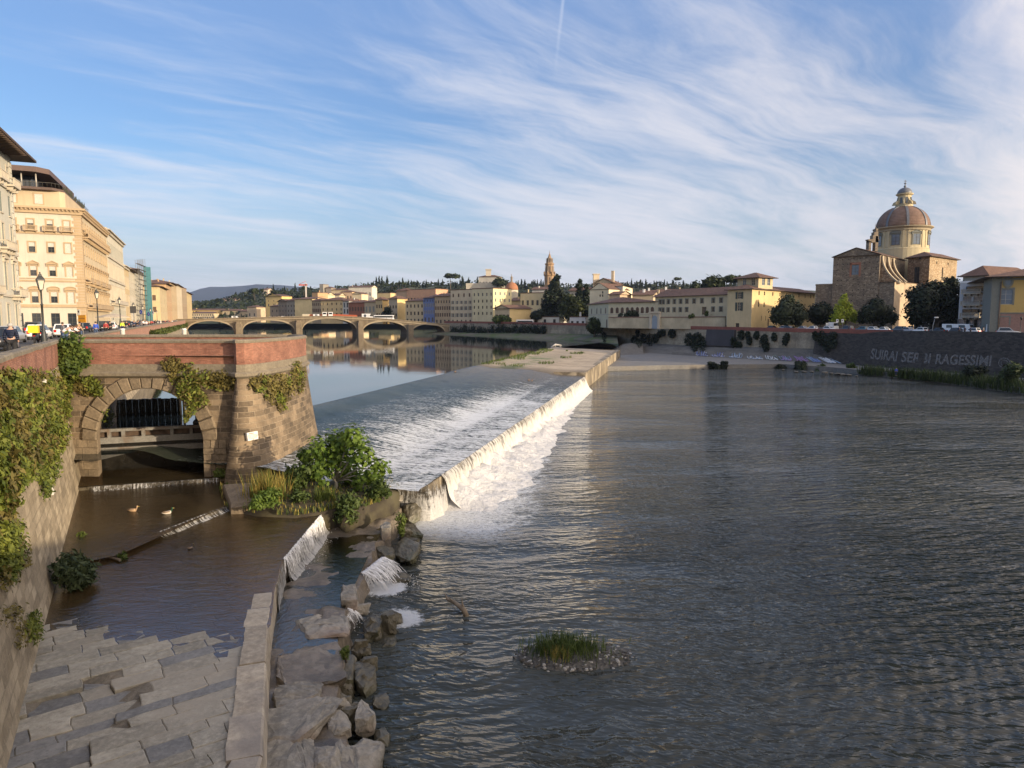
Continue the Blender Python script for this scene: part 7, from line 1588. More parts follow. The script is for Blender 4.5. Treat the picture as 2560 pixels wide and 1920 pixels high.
tag(b.rings([[(p.x,p.y,z-1.2) for p,z in zip(sl,(2.7,2.85,2.6,2.45))],[(p.x,p.y,z) for p,z in zip(sl,(2.7,2.85,2.6,2.45))],[(lerp(p.x,(sl[0].x+sl[2].x)/2,.12),lerp(p.y,(sl[0].y+sl[2].y)/2,.12),z+.14) for p,z in zip(sl,(2.7,2.85,2.6,2.45))]],0,True,True,False) or b.build('stone_abutment', SND, None, tuple(sl[3])), 'sloping stone abutment block between channel and golden grass', 'abutment')
rg = random.Random(12); wp = []
for _ in range(5000):
    a, s = rg.uniform(92,165), rg.uniform(8,22); q = W(a,s)
    if mnoise.noise(Vector((a*.09,s*.28,3)))+.5*smooth((s-17)/4) > .30: wp.append((q.x,q.y,wprof(s,a)-.03))
blades('grass', 'patches of green grass on the dry end of the weir', wp, .55, [LV_GRS,LV_MID,LV_GRS], 14, 'stuff', w=.12)
# gravel islet in the river
ic = Pz(1420,1640,0); kx = ic.y/F
b = MB(); rs_ = []
for f, z in ((1.25,-.25),(1.05,-.03),(.9,.06),(.7,.16),(.45,.26),(.2,.3)):
    rs_.append([(ic.x+f*(1+.22*mnoise.noise(Vector((math.cos(a)*1.5,math.sin(a)*1.5,2))))*2.05*math.cos(a)+(.45*f if math.cos(a) > .6 else 0), ic.y+f*1.25*math.sin(a)*(1+.2*mnoise.noise(Vector((math.sin(a)*2,math.cos(a)*2,4)))), z+.05*mnoise.noise(Vector((a*3,f*5,1)))) for a in [2*math.pi*k/40 for k in range(40)]])
b.rings(rs_, 0, True, True, True); gm = NT('gravel'); gv = gm.n('ShaderNodeTexVoronoi', inp={'Vector': gm.pos(), 'Scale': 9.0}); gcol = gm.n('ShaderNodeSeparateColor', inp={0: gv.outputs['Color']}).outputs[0]
tag(b.build('gravel_islet', gm.set(col=gm.mix(gcol, (.03,.026,.02), (.10,.09,.07)), rough=.7, nrm=gm.bump(gv.outputs['Distance'], .8, .05))), None, None, None, 'structure')
rg = random.Random(4); PB = MB()
for i in range(520):
    a = rg.uniform(0,6.28); f = rg.uniform(.35,1.12); x = ic.x+f*2.05*math.cos(a)+(.4 if math.cos(a) > .6 else 0); y = ic.y+f*1.25*math.sin(a); s = rg.uniform(.03,.09); z = .28*(1-f)**.8+.02 if f < 1 else -.02
    ps = [(x+s*math.cos(2*math.pi*k/6)*rg.uniform(.8,1.2), y+s*.8*math.sin(2*math.pi*k/6)*rg.uniform(.8,1.2)) for k in range(6)]; PB.rings([[(p[0],p[1],z-.02) for p in ps],[(lerp(p[0],x,.25),lerp(p[1],y,.25),z+s*.55) for p in ps]], 0 if rg.random() < .75 else 1, True, True, False)
tag(PB.build('pebbles', [stonemat((.05,.045,.038),(.16,.145,.12),3,'pebble_stone',.2), plain('pale_pebble',(.34,.32,.28),.7)], None, (ic.x,ic.y,0)), 'loose dark and pale pebbles covering the small river islet', None, None, 'stuff')
ip = [(ic.x-.1+rg.gauss(0,.7), ic.y+.1+rg.gauss(0,.42), .2) for _ in range(1300)]
blades('tall_grass', 'green grass tuft growing on the gravel islet in the river', ip, .55, [LV_GRS, LV_MID, LV_MID], 9, None, 'grass', .028, .6)
blades('tall_grass', 'yellowing weed at the front of the gravel islet', [(ic.x-.35+rg.gauss(0,.22), ic.y-.5+rg.gauss(0,.15), .1) for _ in range(150)], .5, [LV_GLD], 10, None, 'weed', .03)
# driftwood, stick
dk_ = thing('driftwood', 'grey forked driftwood branch sticking out of the river', 'branch', tuple(Pz(1168,1540,0)))
b = MB(); D0 = Pz(1168,1545,-.1); D1 = PY(1160,1525,D0.y+.1); D2 = PY(1135,1505,D0.y+.6); D3 = PY(1112,1484,D0.y+1.0); b.tube([D0, D1, D2, PY(1120,1500,D0.y+.9), D3], [.13,.13,.09,.07,.03], 7); b.tube([D1, PY(1156,1510,D0.y+.3), PY(1154,1497,D0.y+.3)], [.08,.05,.02], 6); b.tube([D2, PY(1120,1492,D0.y+.7)], [.05,.02], 5); b.build('branch', plain('driftwood', (.16,.125,.085), .8, 0, .35), dk_)
b = MB(); a_ = Pz(966,1560,.25); c_ = Pz(997,1581,-.02); b.tube([a_, a_.lerp(c_,.4)+Vector((0,0,.08)), c_], .05, 6); tag(b.build('stick', DARK, None, tuple(a_)), 'short black stick lying in the splash of the cascade', 'stick')
b = MB(); a_ = K(140,1408,2.1); b.tube([a_, K(255,1388,2.15), K(300,1400,2.2)], [.03,.06,.07], 5); b.tube([K(255,1388,2.15), K(245,1410,2.1)], [.05,.02], 4); tag(b.build('branch', BARK, None, tuple(a_)), 'thin dark branch caught between the willow bush and the diagonal sill', 'branch')
b = MB(); a_ = Pz(1378,868,4.1); b.tube([a_, a_+Vector((1.5,.4,.9)), a_+Vector((3.6,.2,.6))], [.3,.35,.15], 6); b.tube([a_+Vector((1.5,.4,.9)), a_+Vector((1.2,.2,-.3))], [.2,.1], 5); b.tube([a_+Vector((3.0,.3,.7)), a_+Vector((3.4,.1,-.3))], [.2,.1], 5); tag(b.build('driftwood', plain('bleached_wood', (.6,.56,.48), .8), None, tuple(a_)), 'bleached white log stranded at the far grassy end of the weir', 'log')
# ---------------------------------------------------------------- trees on the right bank
def tree(label, blobs_px, Y, base_px, n, size, mat, seed, r0=.35, name='tree', z=ZSR, spread=.8, tr=BARK, group=None, shell=.55):
    bpt = PY(base_px, 820, Y); base = Vector((bpt.x, Y, z)); rg = random.Random(seed); bl = []
    for q in blobs_px: x, y, r = q[:3]; c = PY(x,y,Y+rg.uniform(-.5,.5)*r/F*Y*spread*2); bl.append((c.x,c.y,c.z,r/F*Y, (q[3] if len(q) > 3 else r)/F*Y))
    t = thing(name, label, 'tree', tuple(base), 0, group); C, N = blobcloud(bl, n, seed, shell); N[:,2] += .5; put('crown', leaf_mesh('crown', C-np.array(base), N, size, mat, seed, 'quad', .7, 1.4), t); limb_tree(t, base, bl, r0, tr, 'trunk', .3, seed); return t
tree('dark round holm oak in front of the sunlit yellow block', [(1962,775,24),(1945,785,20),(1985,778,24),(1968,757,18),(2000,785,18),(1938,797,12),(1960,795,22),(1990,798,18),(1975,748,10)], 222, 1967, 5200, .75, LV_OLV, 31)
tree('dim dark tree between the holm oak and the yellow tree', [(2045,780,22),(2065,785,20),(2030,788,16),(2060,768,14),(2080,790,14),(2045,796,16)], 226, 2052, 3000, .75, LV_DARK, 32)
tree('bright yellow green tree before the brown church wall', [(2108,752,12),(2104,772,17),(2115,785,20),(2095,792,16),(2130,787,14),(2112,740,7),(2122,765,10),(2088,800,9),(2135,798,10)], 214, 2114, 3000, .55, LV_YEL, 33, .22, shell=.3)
tree('dark spreading tree right of the yellow tree', [(2190,775,26),(2170,785,22),(2215,785,22),(2190,762,18),(2158,795,14),(2230,795,14),(2200,795,20)], 210, 2187, 4600, .7, foliage((.010,.016,.007), (.035,.045,.016), 'deep_green_leaves', .12), 34)  # dark green leaf tones of its own
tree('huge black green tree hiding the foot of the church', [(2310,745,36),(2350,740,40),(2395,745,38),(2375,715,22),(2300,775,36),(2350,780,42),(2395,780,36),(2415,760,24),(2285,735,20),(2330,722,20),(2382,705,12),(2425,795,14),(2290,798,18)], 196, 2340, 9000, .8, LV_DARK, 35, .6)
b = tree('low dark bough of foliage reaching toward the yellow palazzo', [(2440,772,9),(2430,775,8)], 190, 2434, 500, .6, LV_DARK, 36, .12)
tree('tall dark cedar towering left of the round green tree', [(1385,720,16),(1378,745,20),(1390,760,22),(1372,770,18),(1388,705,11),(1393,694,7),(1400,740,14),(1380,785,20),(1365,787,12)], 410, 1384, 4200, 1.5, LV_DARK, 37, .6)
tree('round olive green tree between the cedar and the cypresses', [(1427,765,22),(1415,772,18),(1440,770,18),(1427,750,14),(1428,782,22)], 392, 1425, 3000, 1.2, foliage((.02,.03,.01), (.085,.10,.03), 'round_tree_leaves'), 38, .5)
tree('tall ragged dark cypress left of the white gables', [(1448,715,9),(1450,735,11),(1446,755,12),(1450,703,5),(1452,770,12),(1445,785,11)], 400, 1449, 2200, 1.3, LV_CYP, 39, .4)
tree('dense dark cypress column beside the white gable', [(1467,730,8),(1466,750,11),(1468,770,13),(1466,717,5),(1466,787,13)], 398, 1466, 2000, 1.3, LV_CYP, 40, .4)
tree('round green bush tree at the river wall in front of the arcaded villa', [(1484,805,13),(1478,818,12),(1495,812,12),(1486,825,13),(1497,824,9)], 300, 1486, 2000, .8, foliage((.015,.025,.009), (.055,.075,.02), 'bush_leaves'), 41, .3, z=6)
tree('dark tree between the two yellow riverside houses', [(965,785,10),(970,775,9),(972,790,9),(960,793,8)], 484, 966, 1000, 1.4, LV_DARK, 42, .4)
tree('clipped dark hedge tree in front of the small pavilion', [(1240,799,9),(1252,798,9),(1264,799,9),(1272,800,6)], 388, 1255, 1400, 1.1, LV_MID, 43, .3)
tree('small dark garden tree before the yellow villa', [(1340,788,12),(1350,785,12),(1334,790,8)], 402, 1343, 900, 1.2, LV_DARK, 44, .3)
tree('bush above the garden wall before the arcaded villa', [(1575,784,9),(1585,786,10),(1566,788,6),(1592,788,5)], 270, 1578, 700, .8, LV_DARK, 45, .2)
tree('small dark plant above the garden wall at the left', [(1552,787,5),(1550,790,5)], 271, 1551, 200, .7, LV_DARK, 46, .1)
tree('vines clinging above the garden wall in front of the convent wing', [(1732,789,5),(1725,791,4),(1766,786,4),(1767,780,3),(1811,785,4),(1810,779,3)], 245, 1735, 420, .6, LV_MID, 47, .1)
# ivy clumps hanging on the right wall
rg = random.Random(17)
RIV_ = [(1588,850,7,11),(1598,858,7,11),(1610,846,7,13),(1625,850,9,16),(1640,845,8,11),(1650,835,5,8),(1660,832,6,8),(1682,834,9,10),(1725,850,11,18),(1738,868,9,12),(1757,860,10,20),(1745,845,12,14),(1834,855,5,12),(1848,863,8,8),(1855,838,7,10),(1872,838,5,9),(1875,852,5,9),(1893,838,6,8),(1912,852,9,16),(1917,868,8,12),(1938,842,5,9),(1970,842,5,10),(1965,852,4,9),(2040,840,4,10),(2055,845,10,16),(2070,858,10,22),(2085,850,9,20),(1596,833,4,8),(1512,843,6,14)]
for i, (x,y,rx,ry) in enumerate(RIV_):
    p, nn = cast(x, y)
    if p is None: continue
    C, N = [], []
    for _ in range(120):
        a = rg.uniform(0,6.28); r = math.sqrt(rg.random()); p2, n2 = cast(x+rx*r*math.cos(a), y+ry*r*math.sin(a))
        if p2 is None or p2.y > 330: continue
        for _ in range(3): C.append(p2+n2*rg.uniform(.05,.7)+Vector((rg.uniform(-.3,.3),rg.uniform(-.3,.3),rg.uniform(-.4,.3)))); N.append((n2.x,n2.y,n2.z+.5))
    if len(C) < 20: continue
    C = np.array(C); c0 = C.mean(0); near = 'black stone wall end' if x > 2030 else ('dark repair panel' if 1700 < x < 1860 else ('garden gateway' if x < 1700 else 'graffiti ramp middle'))
    tag(put('ivy', leaf_mesh('ivy', C-c0, np.array(N), .55, LV_DARK, i, 'quad', .6, 1.3), None, tuple(c0)), 'dark ivy clump hanging on the pale right bank wall', 'ivy', 'ivy clumps on the right bank wall')
for i in range(46):
    x = 1132+i*5.2+rg.uniform(-2,2); y = 819+rg.uniform(-2,8); p, nn = cast(x, y+4)
    if p is None or p.y > 480 or p.y < 250: continue
    C = np.array([p+nn*rg.uniform(.05,1.0)+Vector((rg.gauss(0,.8),rg.gauss(0,.6),rg.gauss(0,1.3))) for _ in range(110)]); c0 = C.mean(0)
    tag(put('ivy', leaf_mesh('ivy', C-c0, np.tile(np.array(nn)+np.array([0,0,.5]), (len(C),1)), .8, LV_DARK, i+60, 'quad', .6, 1.3), None, tuple(c0)), 'dark tuft of growth on the river wall between bridge and weir', 'ivy', 'tufts on the river wall between bridge and weir')
C, N = [], []
for _ in range(2600):
    x = rg.uniform(372,470); y = lerp(838,812,(x-372)/98)+rg.uniform(-8,7)*(.55+.45*(470-x)/98); p, nn = cast(x,y)
    if p is not None and 70 < p.y < 445: C.append(p+nn*rg.uniform(.1,.8)); N.append((nn.x,nn.y,nn.z+.5))
if C:
    C = np.array(C); c0 = C.mean(0); tag(put('ivy', leaf_mesh('ivy', C-c0, np.array(N), .8, foliage((.03,.05,.012), (.12,.14,.03), 'sunlit_ivy'), 3, 'quad', .6, 1.3), None, tuple(c0)), 'long band of sunlit ivy on the left embankment wall beyond the tower', 'ivy')
# reeds and shrubs at the right waterline
edgeR = [(58,187),(75,189),(83,176),(87,160),(91,146),(92,128),(93,108)]
def edge_pt(s): 
    i = min(len(edgeR)-2, int(s)); return Vector(edgeR[i]).lerp(Vector(edgeR[i+1]), s-i)
pts = []
for _ in range(5200):
    s = 2.6+3.4*rg.random()**.8; 
    if 3.05 < s < 3.2: continue
    p = edge_pt(s); k = smooth((s-2.6)/.6); pts.append((p.x+rg.uniform(-1.2,1.0+4.5*smooth((s-3.4)/1.5)), p.y+rg.uniform(-1,1), .1+rg.random()*.5))
blades('reed_bed', 'long dark green reed bed along the right waterline', pts, 2.3, [LV_RED, LV_MID], 12, 'stuff', w=.14, lean=.5)
for i, (bb, Y, lab, m) in enumerate([((1980,902,2020,930),184,'round bush at the end of the concrete apron in front of the graffiti',LV_OLV),((2112,908,2146,936),173,'young leafy shrub on the stones at the right waterline',LV_MID),((2150,922,2212,948),165,'low reed clump left of the blue figure',LV_RED),((1768,905,1800,926),186,'small grass tuft left on the concrete edge',LV_DARK),((1800,904,1818,925),186,'second small tuft on the concrete edge',LV_DARK),((1935,912,1965,928),187,'dark bush at the corner of the concrete edge',LV_DARK),((2400,915,2470,960),138,'dark dense shrub standing in the reed bed at right',LV_DARK),((2040,912,2064,932),180,'grass tuft between pale stones at the right waterline',LV_MID),((2480,905,2560,975),128,'tall leafy thicket of reeds at the right picture edge',LV_RED)]):
    shrub(lab, bb, 0, 1500, .5, m, 70+i, 'shrub', Y)
for i, (x,y,s) in enumerate([(1990,931,1.1),(2010,930,1.4),(2030,930,1.0),(2062,932,1.6),(2078,934,1.2),(2095,935,1.8),(2108,937,1.3),(2122,938,1.5),(2140,941,1.0),(2228,944,1.6),(2240,946,1.4),(1958,925,.9)]):
    rock((x-s*4.5,y-4,x+s*4.5,y+3), -.15, .5, ['flat pale stone among reeds at the right waterline','pale stone in the row at the right waterline'][0] if i in (9,10) else 'pale stone in the row along the right waterline', ROCK, 90+i, i % 3 == 0, 'pale stones along the right waterline')
# ---------------------------------------------------------------- trees of the hill
def gen_tree_mesh(kind, seed):
    rg = np.random.default_rng(seed)
    if kind == 'cypress': bl = [(rg.normal(0,.15),rg.normal(0,.15),z,2.6*(1-z/17)*(.5+z/8 if z < 4 else 1)+.5,1.9) for z in np.linspace(1.5,15,10)]; n, s, m = 520, 1.6, LV_CYP
    elif kind == 'pine': bl = [(rg.normal(0,2.4),rg.normal(0,2.4),9+rg.normal(0,.4),2.8,1.5) for _ in range(10)]; n, s, m = 600, 1.6, foliage((.015,.024,.008), (.05,.065,.02), 'pine_needles', .1)
    else: bl = [(rg.normal(0,1.8),rg.normal(0,1.8),5+rg.normal(0,1.4),2.9) for _ in range(9)]; n, s, m = 560, 1.7, foliage((.010,.018,.006), (.04,.052,.016), 'wood_leaves', .1)
    C, N = blobcloud(bl, n, seed, .5); N[:,2] += .4; cr = leaf_mesh('crown', C, N, s, m, seed, 'quad', .7, 1.4); b = MB(); b.tube([(0,0,-2),(0,0,3),(0,0,bl[-1][2]*.8)], [.4,.32,.15], 5)
    tm = bpy.data.meshes.new('trunk'); tm.from_pydata(b.v, [], b.f); tm.materials.append(BARK); return cr, tm
TM = {k: [gen_tree_mesh(k, i*7+len(k)) for i in range(3)] for k in ('cypress','pine','broad')}
def hp(x):
    for (a, ya), (c, yc) in zip(HP[:-1], HP[1:]):
        if a <= x <= c: return lerp(ya,yc,(x-a)/(c-a))
rg = random.Random(23)
LABS = {'cypress': ('cypress_tree','slim dark cypress among the trees along the wooded skyline','cypresses along the wooded skyline'), 'pine': ('pine_tree','flat topped green pine on the wooded skyline','pines along the wooded skyline'), 'broad': ('tree','round dark tree among the wood on the hill','round trees on the wooded hill')}
def hill_tree(kind, x, y, Y, s, lab=None):
    nm, lb, gr = LABS[kind]; q = PY(x, y, Y); cr, tm = rg.choice(TM[kind]); t = thing(nm, lab or lb, 'tree', (q.x,Y,q.z-1), rg.uniform(0,6.28), None if lab else gr); t.scale = (s*rg.uniform(.9,1.2),)*2 + (s*rg.uniform(.85,1.25),); put('crown', cr, t); put('trunk', tm, t)
for x, y in [(941,710),(948,709),(955,708),(968,708)]: hill_tree('cypress', x, y+2, 1200, .85)
for i in range(170):
    x = rg.choice([rg.uniform(586,780), rg.uniform(960,1190), rg.uniform(1285,1370), rg.uniform(1540,1850), rg.uniform(1540,1850)]); hill_tree('cypress' if rg.random() < .62 else 'broad', x, hp(x)+rg.uniform(0,6), rg.uniform(1150,1245), rg.uniform(.45,.85))
for i in range(90):
    x = rg.uniform(480,1250) if rg.random() < .7 else rg.uniform(1500,1860); f = rg.uniform(.1,.75); hill_tree(rg.choice(['broad','broad','cypress','pine']), x, hp(x)+f*42, rg.uniform(980,1120), rg.uniform(.6,1.0))
hill_tree('pine', 1126, 716, 1000, 1.75, 'large umbrella pine standing alone on the skyline left of the hilltop fortress'); hill_tree('pine', 1692, 714, 1150, 1.1, 'small umbrella pine on the skyline above the convent wing'); hill_tree('broad', 1252, 716, 780, 1.5, 'round dark tree right beside the hilltop fortress')
hill_tree('pine', 637, 752, 1000, 1.5, 'bright green umbrella pine on the wooded slope at left'); hill_tree('broad', 1738, 733, 420, .95, 'dark pointed tree behind the convent roof'); hill_tree('broad', 1783, 732, 400, 1.15, 'dark leafy tree behind the convent roof near the look-out'); hill_tree('pine', 1825, 740, 420, 1.2, 'wide dark pine crown beside the roof look-out')
C, N = [], []
for i in range(15000):
    x = rg.uniform(440,1900); f = rg.random(); Yh = 1250-420*(1-f); y0 = hp(x); top = PY(x,y0,1250)
    z = lerp(8, top.z, f**.75); xx = top.x*(Yh/1250)**.6
    if mnoise.noise(Vector((xx*.012,Yh*.012,0))) < -.12 and f < .9: continue
    C.append((xx+rg.uniform(-4,4), Yh, z+rg.uniform(0,7))); N.append((0,-.6,.8))
me = leaf_mesh('wood', np.array(C), np.array(N), 4.6, foliage((.008,.014,.006), (.032,.044,.016), 'far_wood', .08), 9, 'quad', .8, 1.2); tag(put('wood', me), 'dark wood covering the far hillside', None, None, 'stuff')
HAZE_D = .00004
# ================================================================ vehicles
TYRE = plain('tyre_rubber', (.015,.015,.016), .8); RIM = plain('wheel_rim', (.35,.35,.36), .35, .7); CGL = glassmat((.02,.025,.03), .06, 'car_glass'); RED = plain('red_lens', (.45,.015,.015), .25); HEAD = plain('clear_lens', (.6,.6,.58), .2); PLATE = plain('number_plate', (.55,.55,.53), .5)
def paint(c):
    key = ('paint', c)
    if key not in MC:
        t = NT('car_paint'); MC[key] = t.set(col=c, rough=.28, spec=.6)
    return MC[key]
def car_mesh(kind):
    L, Wd, H, suv = {'hatch': (4.1,.86,1.47,0), 'saloon': (4.4,.88,1.43,1), 'suv': (4.5,.92,1.68,2), 'van': (5.2,.98,2.3,3)}[kind]; h = L/2; zb = .9 if kind != 'suv' else 1.0
    b = MB(); S = [(-h,.42,.78,.74),(-h+.12,.30,zb-.05,.94),(-h+.5,.24,zb,1),(-.6,.22,zb,1),(.7,.22,zb,1),(h-.75,.24,zb-.1,1),(h-.2,.28,zb-.24,.93),(h,.40,zb-.38,.72)]
    b.rings([[(x,-Wd*w,z0+.12),(x,-Wd*w*.98,z1-.12),(x,-Wd*w*.86,z1),(x,Wd*w*.86,z1),(x,Wd*w*.98,z1-.12),(x,Wd*w,z0+.12),(x,Wd*w*.8,z0),(x,-Wd*w*.8,z0)] for x,z0,z1,w in S], 0, True, True, True)
    lo = [(-h+.25 if suv != 1 else -h+.75, zb-.03), (h-1.35 if kind != 'van' else h-.7, zb-.03)]; hi = [(-h+.55 if kind in ('suv','hatch') else (-h+1.35 if suv == 1 else -h+.15), H), (h-2.1 if kind != 'van' else h-1.3, H)]
    A = [(lo[0][0],-Wd*.9,lo[0][1]),(lo[1][0],-Wd*.9,lo[1][1]),(lo[1][0],Wd*.9,lo[1][1]),(lo[0][0],Wd*.9,lo[0][1])]; T = [(hi[0][0],-Wd*.72,H),(hi[1][0],-Wd*.72,H),(hi[1][0],Wd*.72,H),(hi[0][0],Wd*.72,H)]; M = [tuple(lerp(a[i],t[i],.86) for i in range(3)) for a,t in zip(A,T)]; T2 = [(t[0]+(.12 if k in (0,3) else -.15), t[1]*.92, H+.02) for k,t in enumerate(T)]
    b.rings([A, M, T, T2], 0, True, True, False)
    def mk(bb, name, mats): 
        me = bpy.data.meshes.new(name); me.from_pydata(bb.v, [], bb.f); [me.materials.append(m) for m in mats]; me.polygons.foreach_set('material_index', bb.m); me.polygons.foreach_set('use_smooth', bb.sm); q = bmesh.new(); q.from_mesh(me); bmesh.ops.recalc_face_normals(q, faces=q.faces); q.to_mesh(me); q.free(); return me
    parts = [('body', mk(b, 'body', [paint((.5,.5,.5))]), (0,0,0))]
    def pane(i, j, e, lo_=.1, hi_=.92, ins=.06):
        a, c, t, u = Vector(A[i]), Vector(A[j]), Vector(T[j]), Vector(T[i]); n = (c-a).cross(u-a).normalized()*e; p = lambda f, g: (a.lerp(c,f)).lerp(u.lerp(t,f), g)+n; w = MB(); w.quad(p(ins,lo_), p(1-ins,lo_), p(1-ins,hi_), p(ins,hi_)); return mk(w, 'window', [CGL])
    if kind == 'van': ws = [(1,2,.02,.25,.9,.06),(0,1,.02,.35,.85,.70),(2,3,.02,.35,.85,.70)]
    else: ws = [(0,1,.02,.12,.88,.09),(1,2,.02,.08,.9,.06),(2,3,.02,.12,.88,.09),(3,0,.02,.12,.88,.1)]
    for i, j, e, a, c, ins in ws:
        parts.append(('window', pane(i,j,e,a,c,min(ins,.42) if kind != 'van' else .3 if ins > .5 else ins), (0,0,0)))
    w = MB(); w.rings([[(r*math.cos(a),y,r*math.sin(a)) for a in [2*math.pi*k/14 for k in range(14)]] for r,y in ((.24,-.1),(.32,-.1),(.33,0),(.32,.1),(.24,.1))], 0, True, True, False); rimm = MB(); rimm.rings([[(r*math.cos(a),y,r*math.sin(a)) for a in [2*math.pi*k/10 for k in range(10)]] for r,y in ((.2,-.12),(.2,.12))], 0, True, True, False); wm, rm = mk(w,'wheel',[TYRE]), mk(rimm,'rim',[RIM])
    for sx in (-h+.8, h-.85):
        for sy in (-1,1): parts.append(('wheel', wm, (sx, sy*(Wd-.1), .33), rm))
    for sy in (-1,1):
        tl = MB(); tl.box(-h-.01,-h+.12,sy*Wd*.62-.12,sy*Wd*.62+.12,zb-.32,zb-.02); parts.append(('tail_light', mk(tl,'tail_light',[RED]), (0,0,0)))
        hl = MB(); hl.box(h-.2,h+.0,sy*Wd*.6-.16,sy*Wd*.6+.16,zb-.42,zb-.28); parts.append(('headlight', mk(hl,'headlight',[HEAD]), (0,0,0)))
    pl = MB(); pl.box(-h-.03,-h+.1,-.26,.26,.52,.63); parts.append(('number_plate', mk(pl,'number_plate',[PLATE]), (0,0,0)))
    return parts
CM = {k: car_mesh(k) for k in ('hatch','saloon','suv','van')}
def car(kind, col, loc, ang, label, group, name='parked_car', detail=True):
    t = thing(name, label, 'van' if kind == 'van' else 'car', loc, ang, group)
    for p in CM[kind]:
        if not detail and p[0] not in ('body','window'): continue
        o = put(p[0], p[1], t, p[2])
        if p[0] == 'body': o.material_slots[0].link = 'OBJECT'; o.material_slots[0].material = paint(col)
        if len(p) > 3: put('rim', p[3], o)
    return t
CW, CS, CB, CD, CT_, CR_ = (.72,.72,.70), (.33,.34,.35), (.02,.022,.025), (.06,.065,.075), (.05,.16,.2), (.25,.03,.025)
SA = math.atan2(SDIR.y, SDIR.x)
def lst_pos(px, Y): u_, v_, _ = ray(px, 810); return Vector((u_/v_*Y, Y, ZSL))
GL_ = 'cars parked along the left street'
for px, Y, kd, c, lab in [(-12,44,'saloon',CB,'black car cut off by the left edge of the picture'),(22,58,'saloon',CS,'silver car behind the man in the padded jacket'),(97,68,'hatch',CW,'white hatchback seen from behind beside the scooter rider'),(88,82,'suv',CD,'dark estate car with bright red tail lights behind the white hatchback'),(160,76,'hatch',CW,'small white car just right of the nearest street lamp'),(212,108,'saloon',CB,'dark car behind the leaning people near the orange sign'),(262,118,'suv',CB,'black car between the second street lamp and the yellow vest'),(280,130,'hatch',CW,'white car parked left of the yellow vest'),(268,152,'hatch',CS,'grey car under the beige parasol'),(318,165,'suv',CB,'black van like car between third and fourth street lamp'),(332,190,'saloon',CS,'silver car below the fourth street lamp'),(350,215,'suv',CD,'dark car below the first blue sign'),(365,240,'hatch',CR_,'red car near the second blue sign'),(382,270,'saloon',CB,'black car before the yellow house'),(398,300,'hatch',CW,'white car coming along the far left street'),(420,350,'hatch',CS,'grey car far along the left street'),(440,400,'saloon',CW,'last white car before the bridge on the left street')]:
    car(kd, c, lst_pos(px,Y), SA, lab, GL_)
def qpos(px, off): 
    v, n, d = onwall(px, -off); return v, math.atan2(d.y, d.x)
GR_ = 'cars parked along the right embankment'
RC = [(1581,'hatch',CW),(1600,'hatch',CS),(1662,'saloon',CB),(1680,'hatch',CW),(1708,'saloon',CS),(1737,'suv',CB),(1766,'hatch',CW),(1783,'hatch',CW),(1800,'saloon',CB),(1843,'saloon',(.03,.07,.25)),(1893,'hatch',CB),(1924,'hatch',CS),(1942,'hatch',CB),(1972,'saloon',CS),(1995,'hatch',CW),(2040,'hatch',CW),(2080,'suv',CD),(2117,'hatch',CT_),(2146,'hatch',CW),(2166,'saloon',CW),(2203,'suv',CD),(2232,'hatch',CS),(2256,'hatch',CW),(2300,'saloon',CB),(2358,'hatch',CB),(2388,'hatch',CW)]
DESC = {CW: 'white', CS: 'silver', CB: 'black', CD: 'dark grey', CT_: 'teal', CR_: 'red', (.03,.07,.25): 'deep blue'}
for i, (px, kd, c) in enumerate(RC):
    v, a = qpos(px, 5.5); where = 'in front of the arcaded villa' if px < 1640 else 'by the garden wall' if px < 1815 else 'in front of the sunlit yellow block' if px < 1925 else 'under the dark holm oak' if px < 2020 else 'under the yellow tree' if px < 2130 else 'under the spreading dark tree' if px < 2250 else 'under the huge dark tree'
    k = sum(1 for q in RC[:i] if q[2] == c and abs(q[0]-px) < 130); ordw = ['', ' second', ' third', ' fourth'][min(3,k)]
    car(kd, c, (v.x,v.y,ZSR), a+(math.pi if i % 3 == 0 else 0)+R.uniform(-.05,.05), f'{DESC[c]} {"off-roader" if kd=="suv" else "saloon" if kd=="saloon" else "hatchback"}{","+ordw+" from the left," if k else ""} parked {where}', GR_, 'parked_car')
for px, lab, ang in ((2288,'white delivery van beside the trunk of the huge dark tree',.1),(2412,'white van parked beside the grey green corner of the yellow palazzo',0),(2330,'white van, in the middle under the huge dark tree',0)):
    v, a = qpos(px, 12); car('van', CW, (v.x,v.y,ZSR), a+math.pi, lab, None, 'parked_van')
v, a = qpos(2018, 9); tk = thing('tow_truck', 'white flatbed truck with a high cab under the holm oak', 'truck', (v.x,v.y,ZSR), a)
def lbox(t, name, mat, *bx):
    b = MB(); [b.box(*q) for q in bx]; o = b.build(name, mat, None); o.parent = t; return o
lbox(tk, 'cab', paint(CW), (-2.6,-.9,-1,1,.5,1.5), (-2.3,-.9,-.95,.95,1.5,2.6)); lbox(tk, 'bed', paint(CS), (-.9,3.2,-1,1,.75,.95)); lbox(tk, 'windscreen', CGL, (-2.5,-2.28,-.85,.85,1.6,2.4)); lbox(tk, 'frame', WHITE, (-.8,-.6,-1,1,.95,2.6), (.2,.3,-1,1,.95,2.4))
for sx in (-1.7,2.2):
    for sy in (-.9,.9): put('wheel', CM['van'][4][1], tk, (sx,sy,.35))
ps = car('suv', CS, (PY(2522,815,150).x,150,ZSR), math.atan2(-24,40), 'silver off-roader parked before the pink base of the yellow palazzo', None)
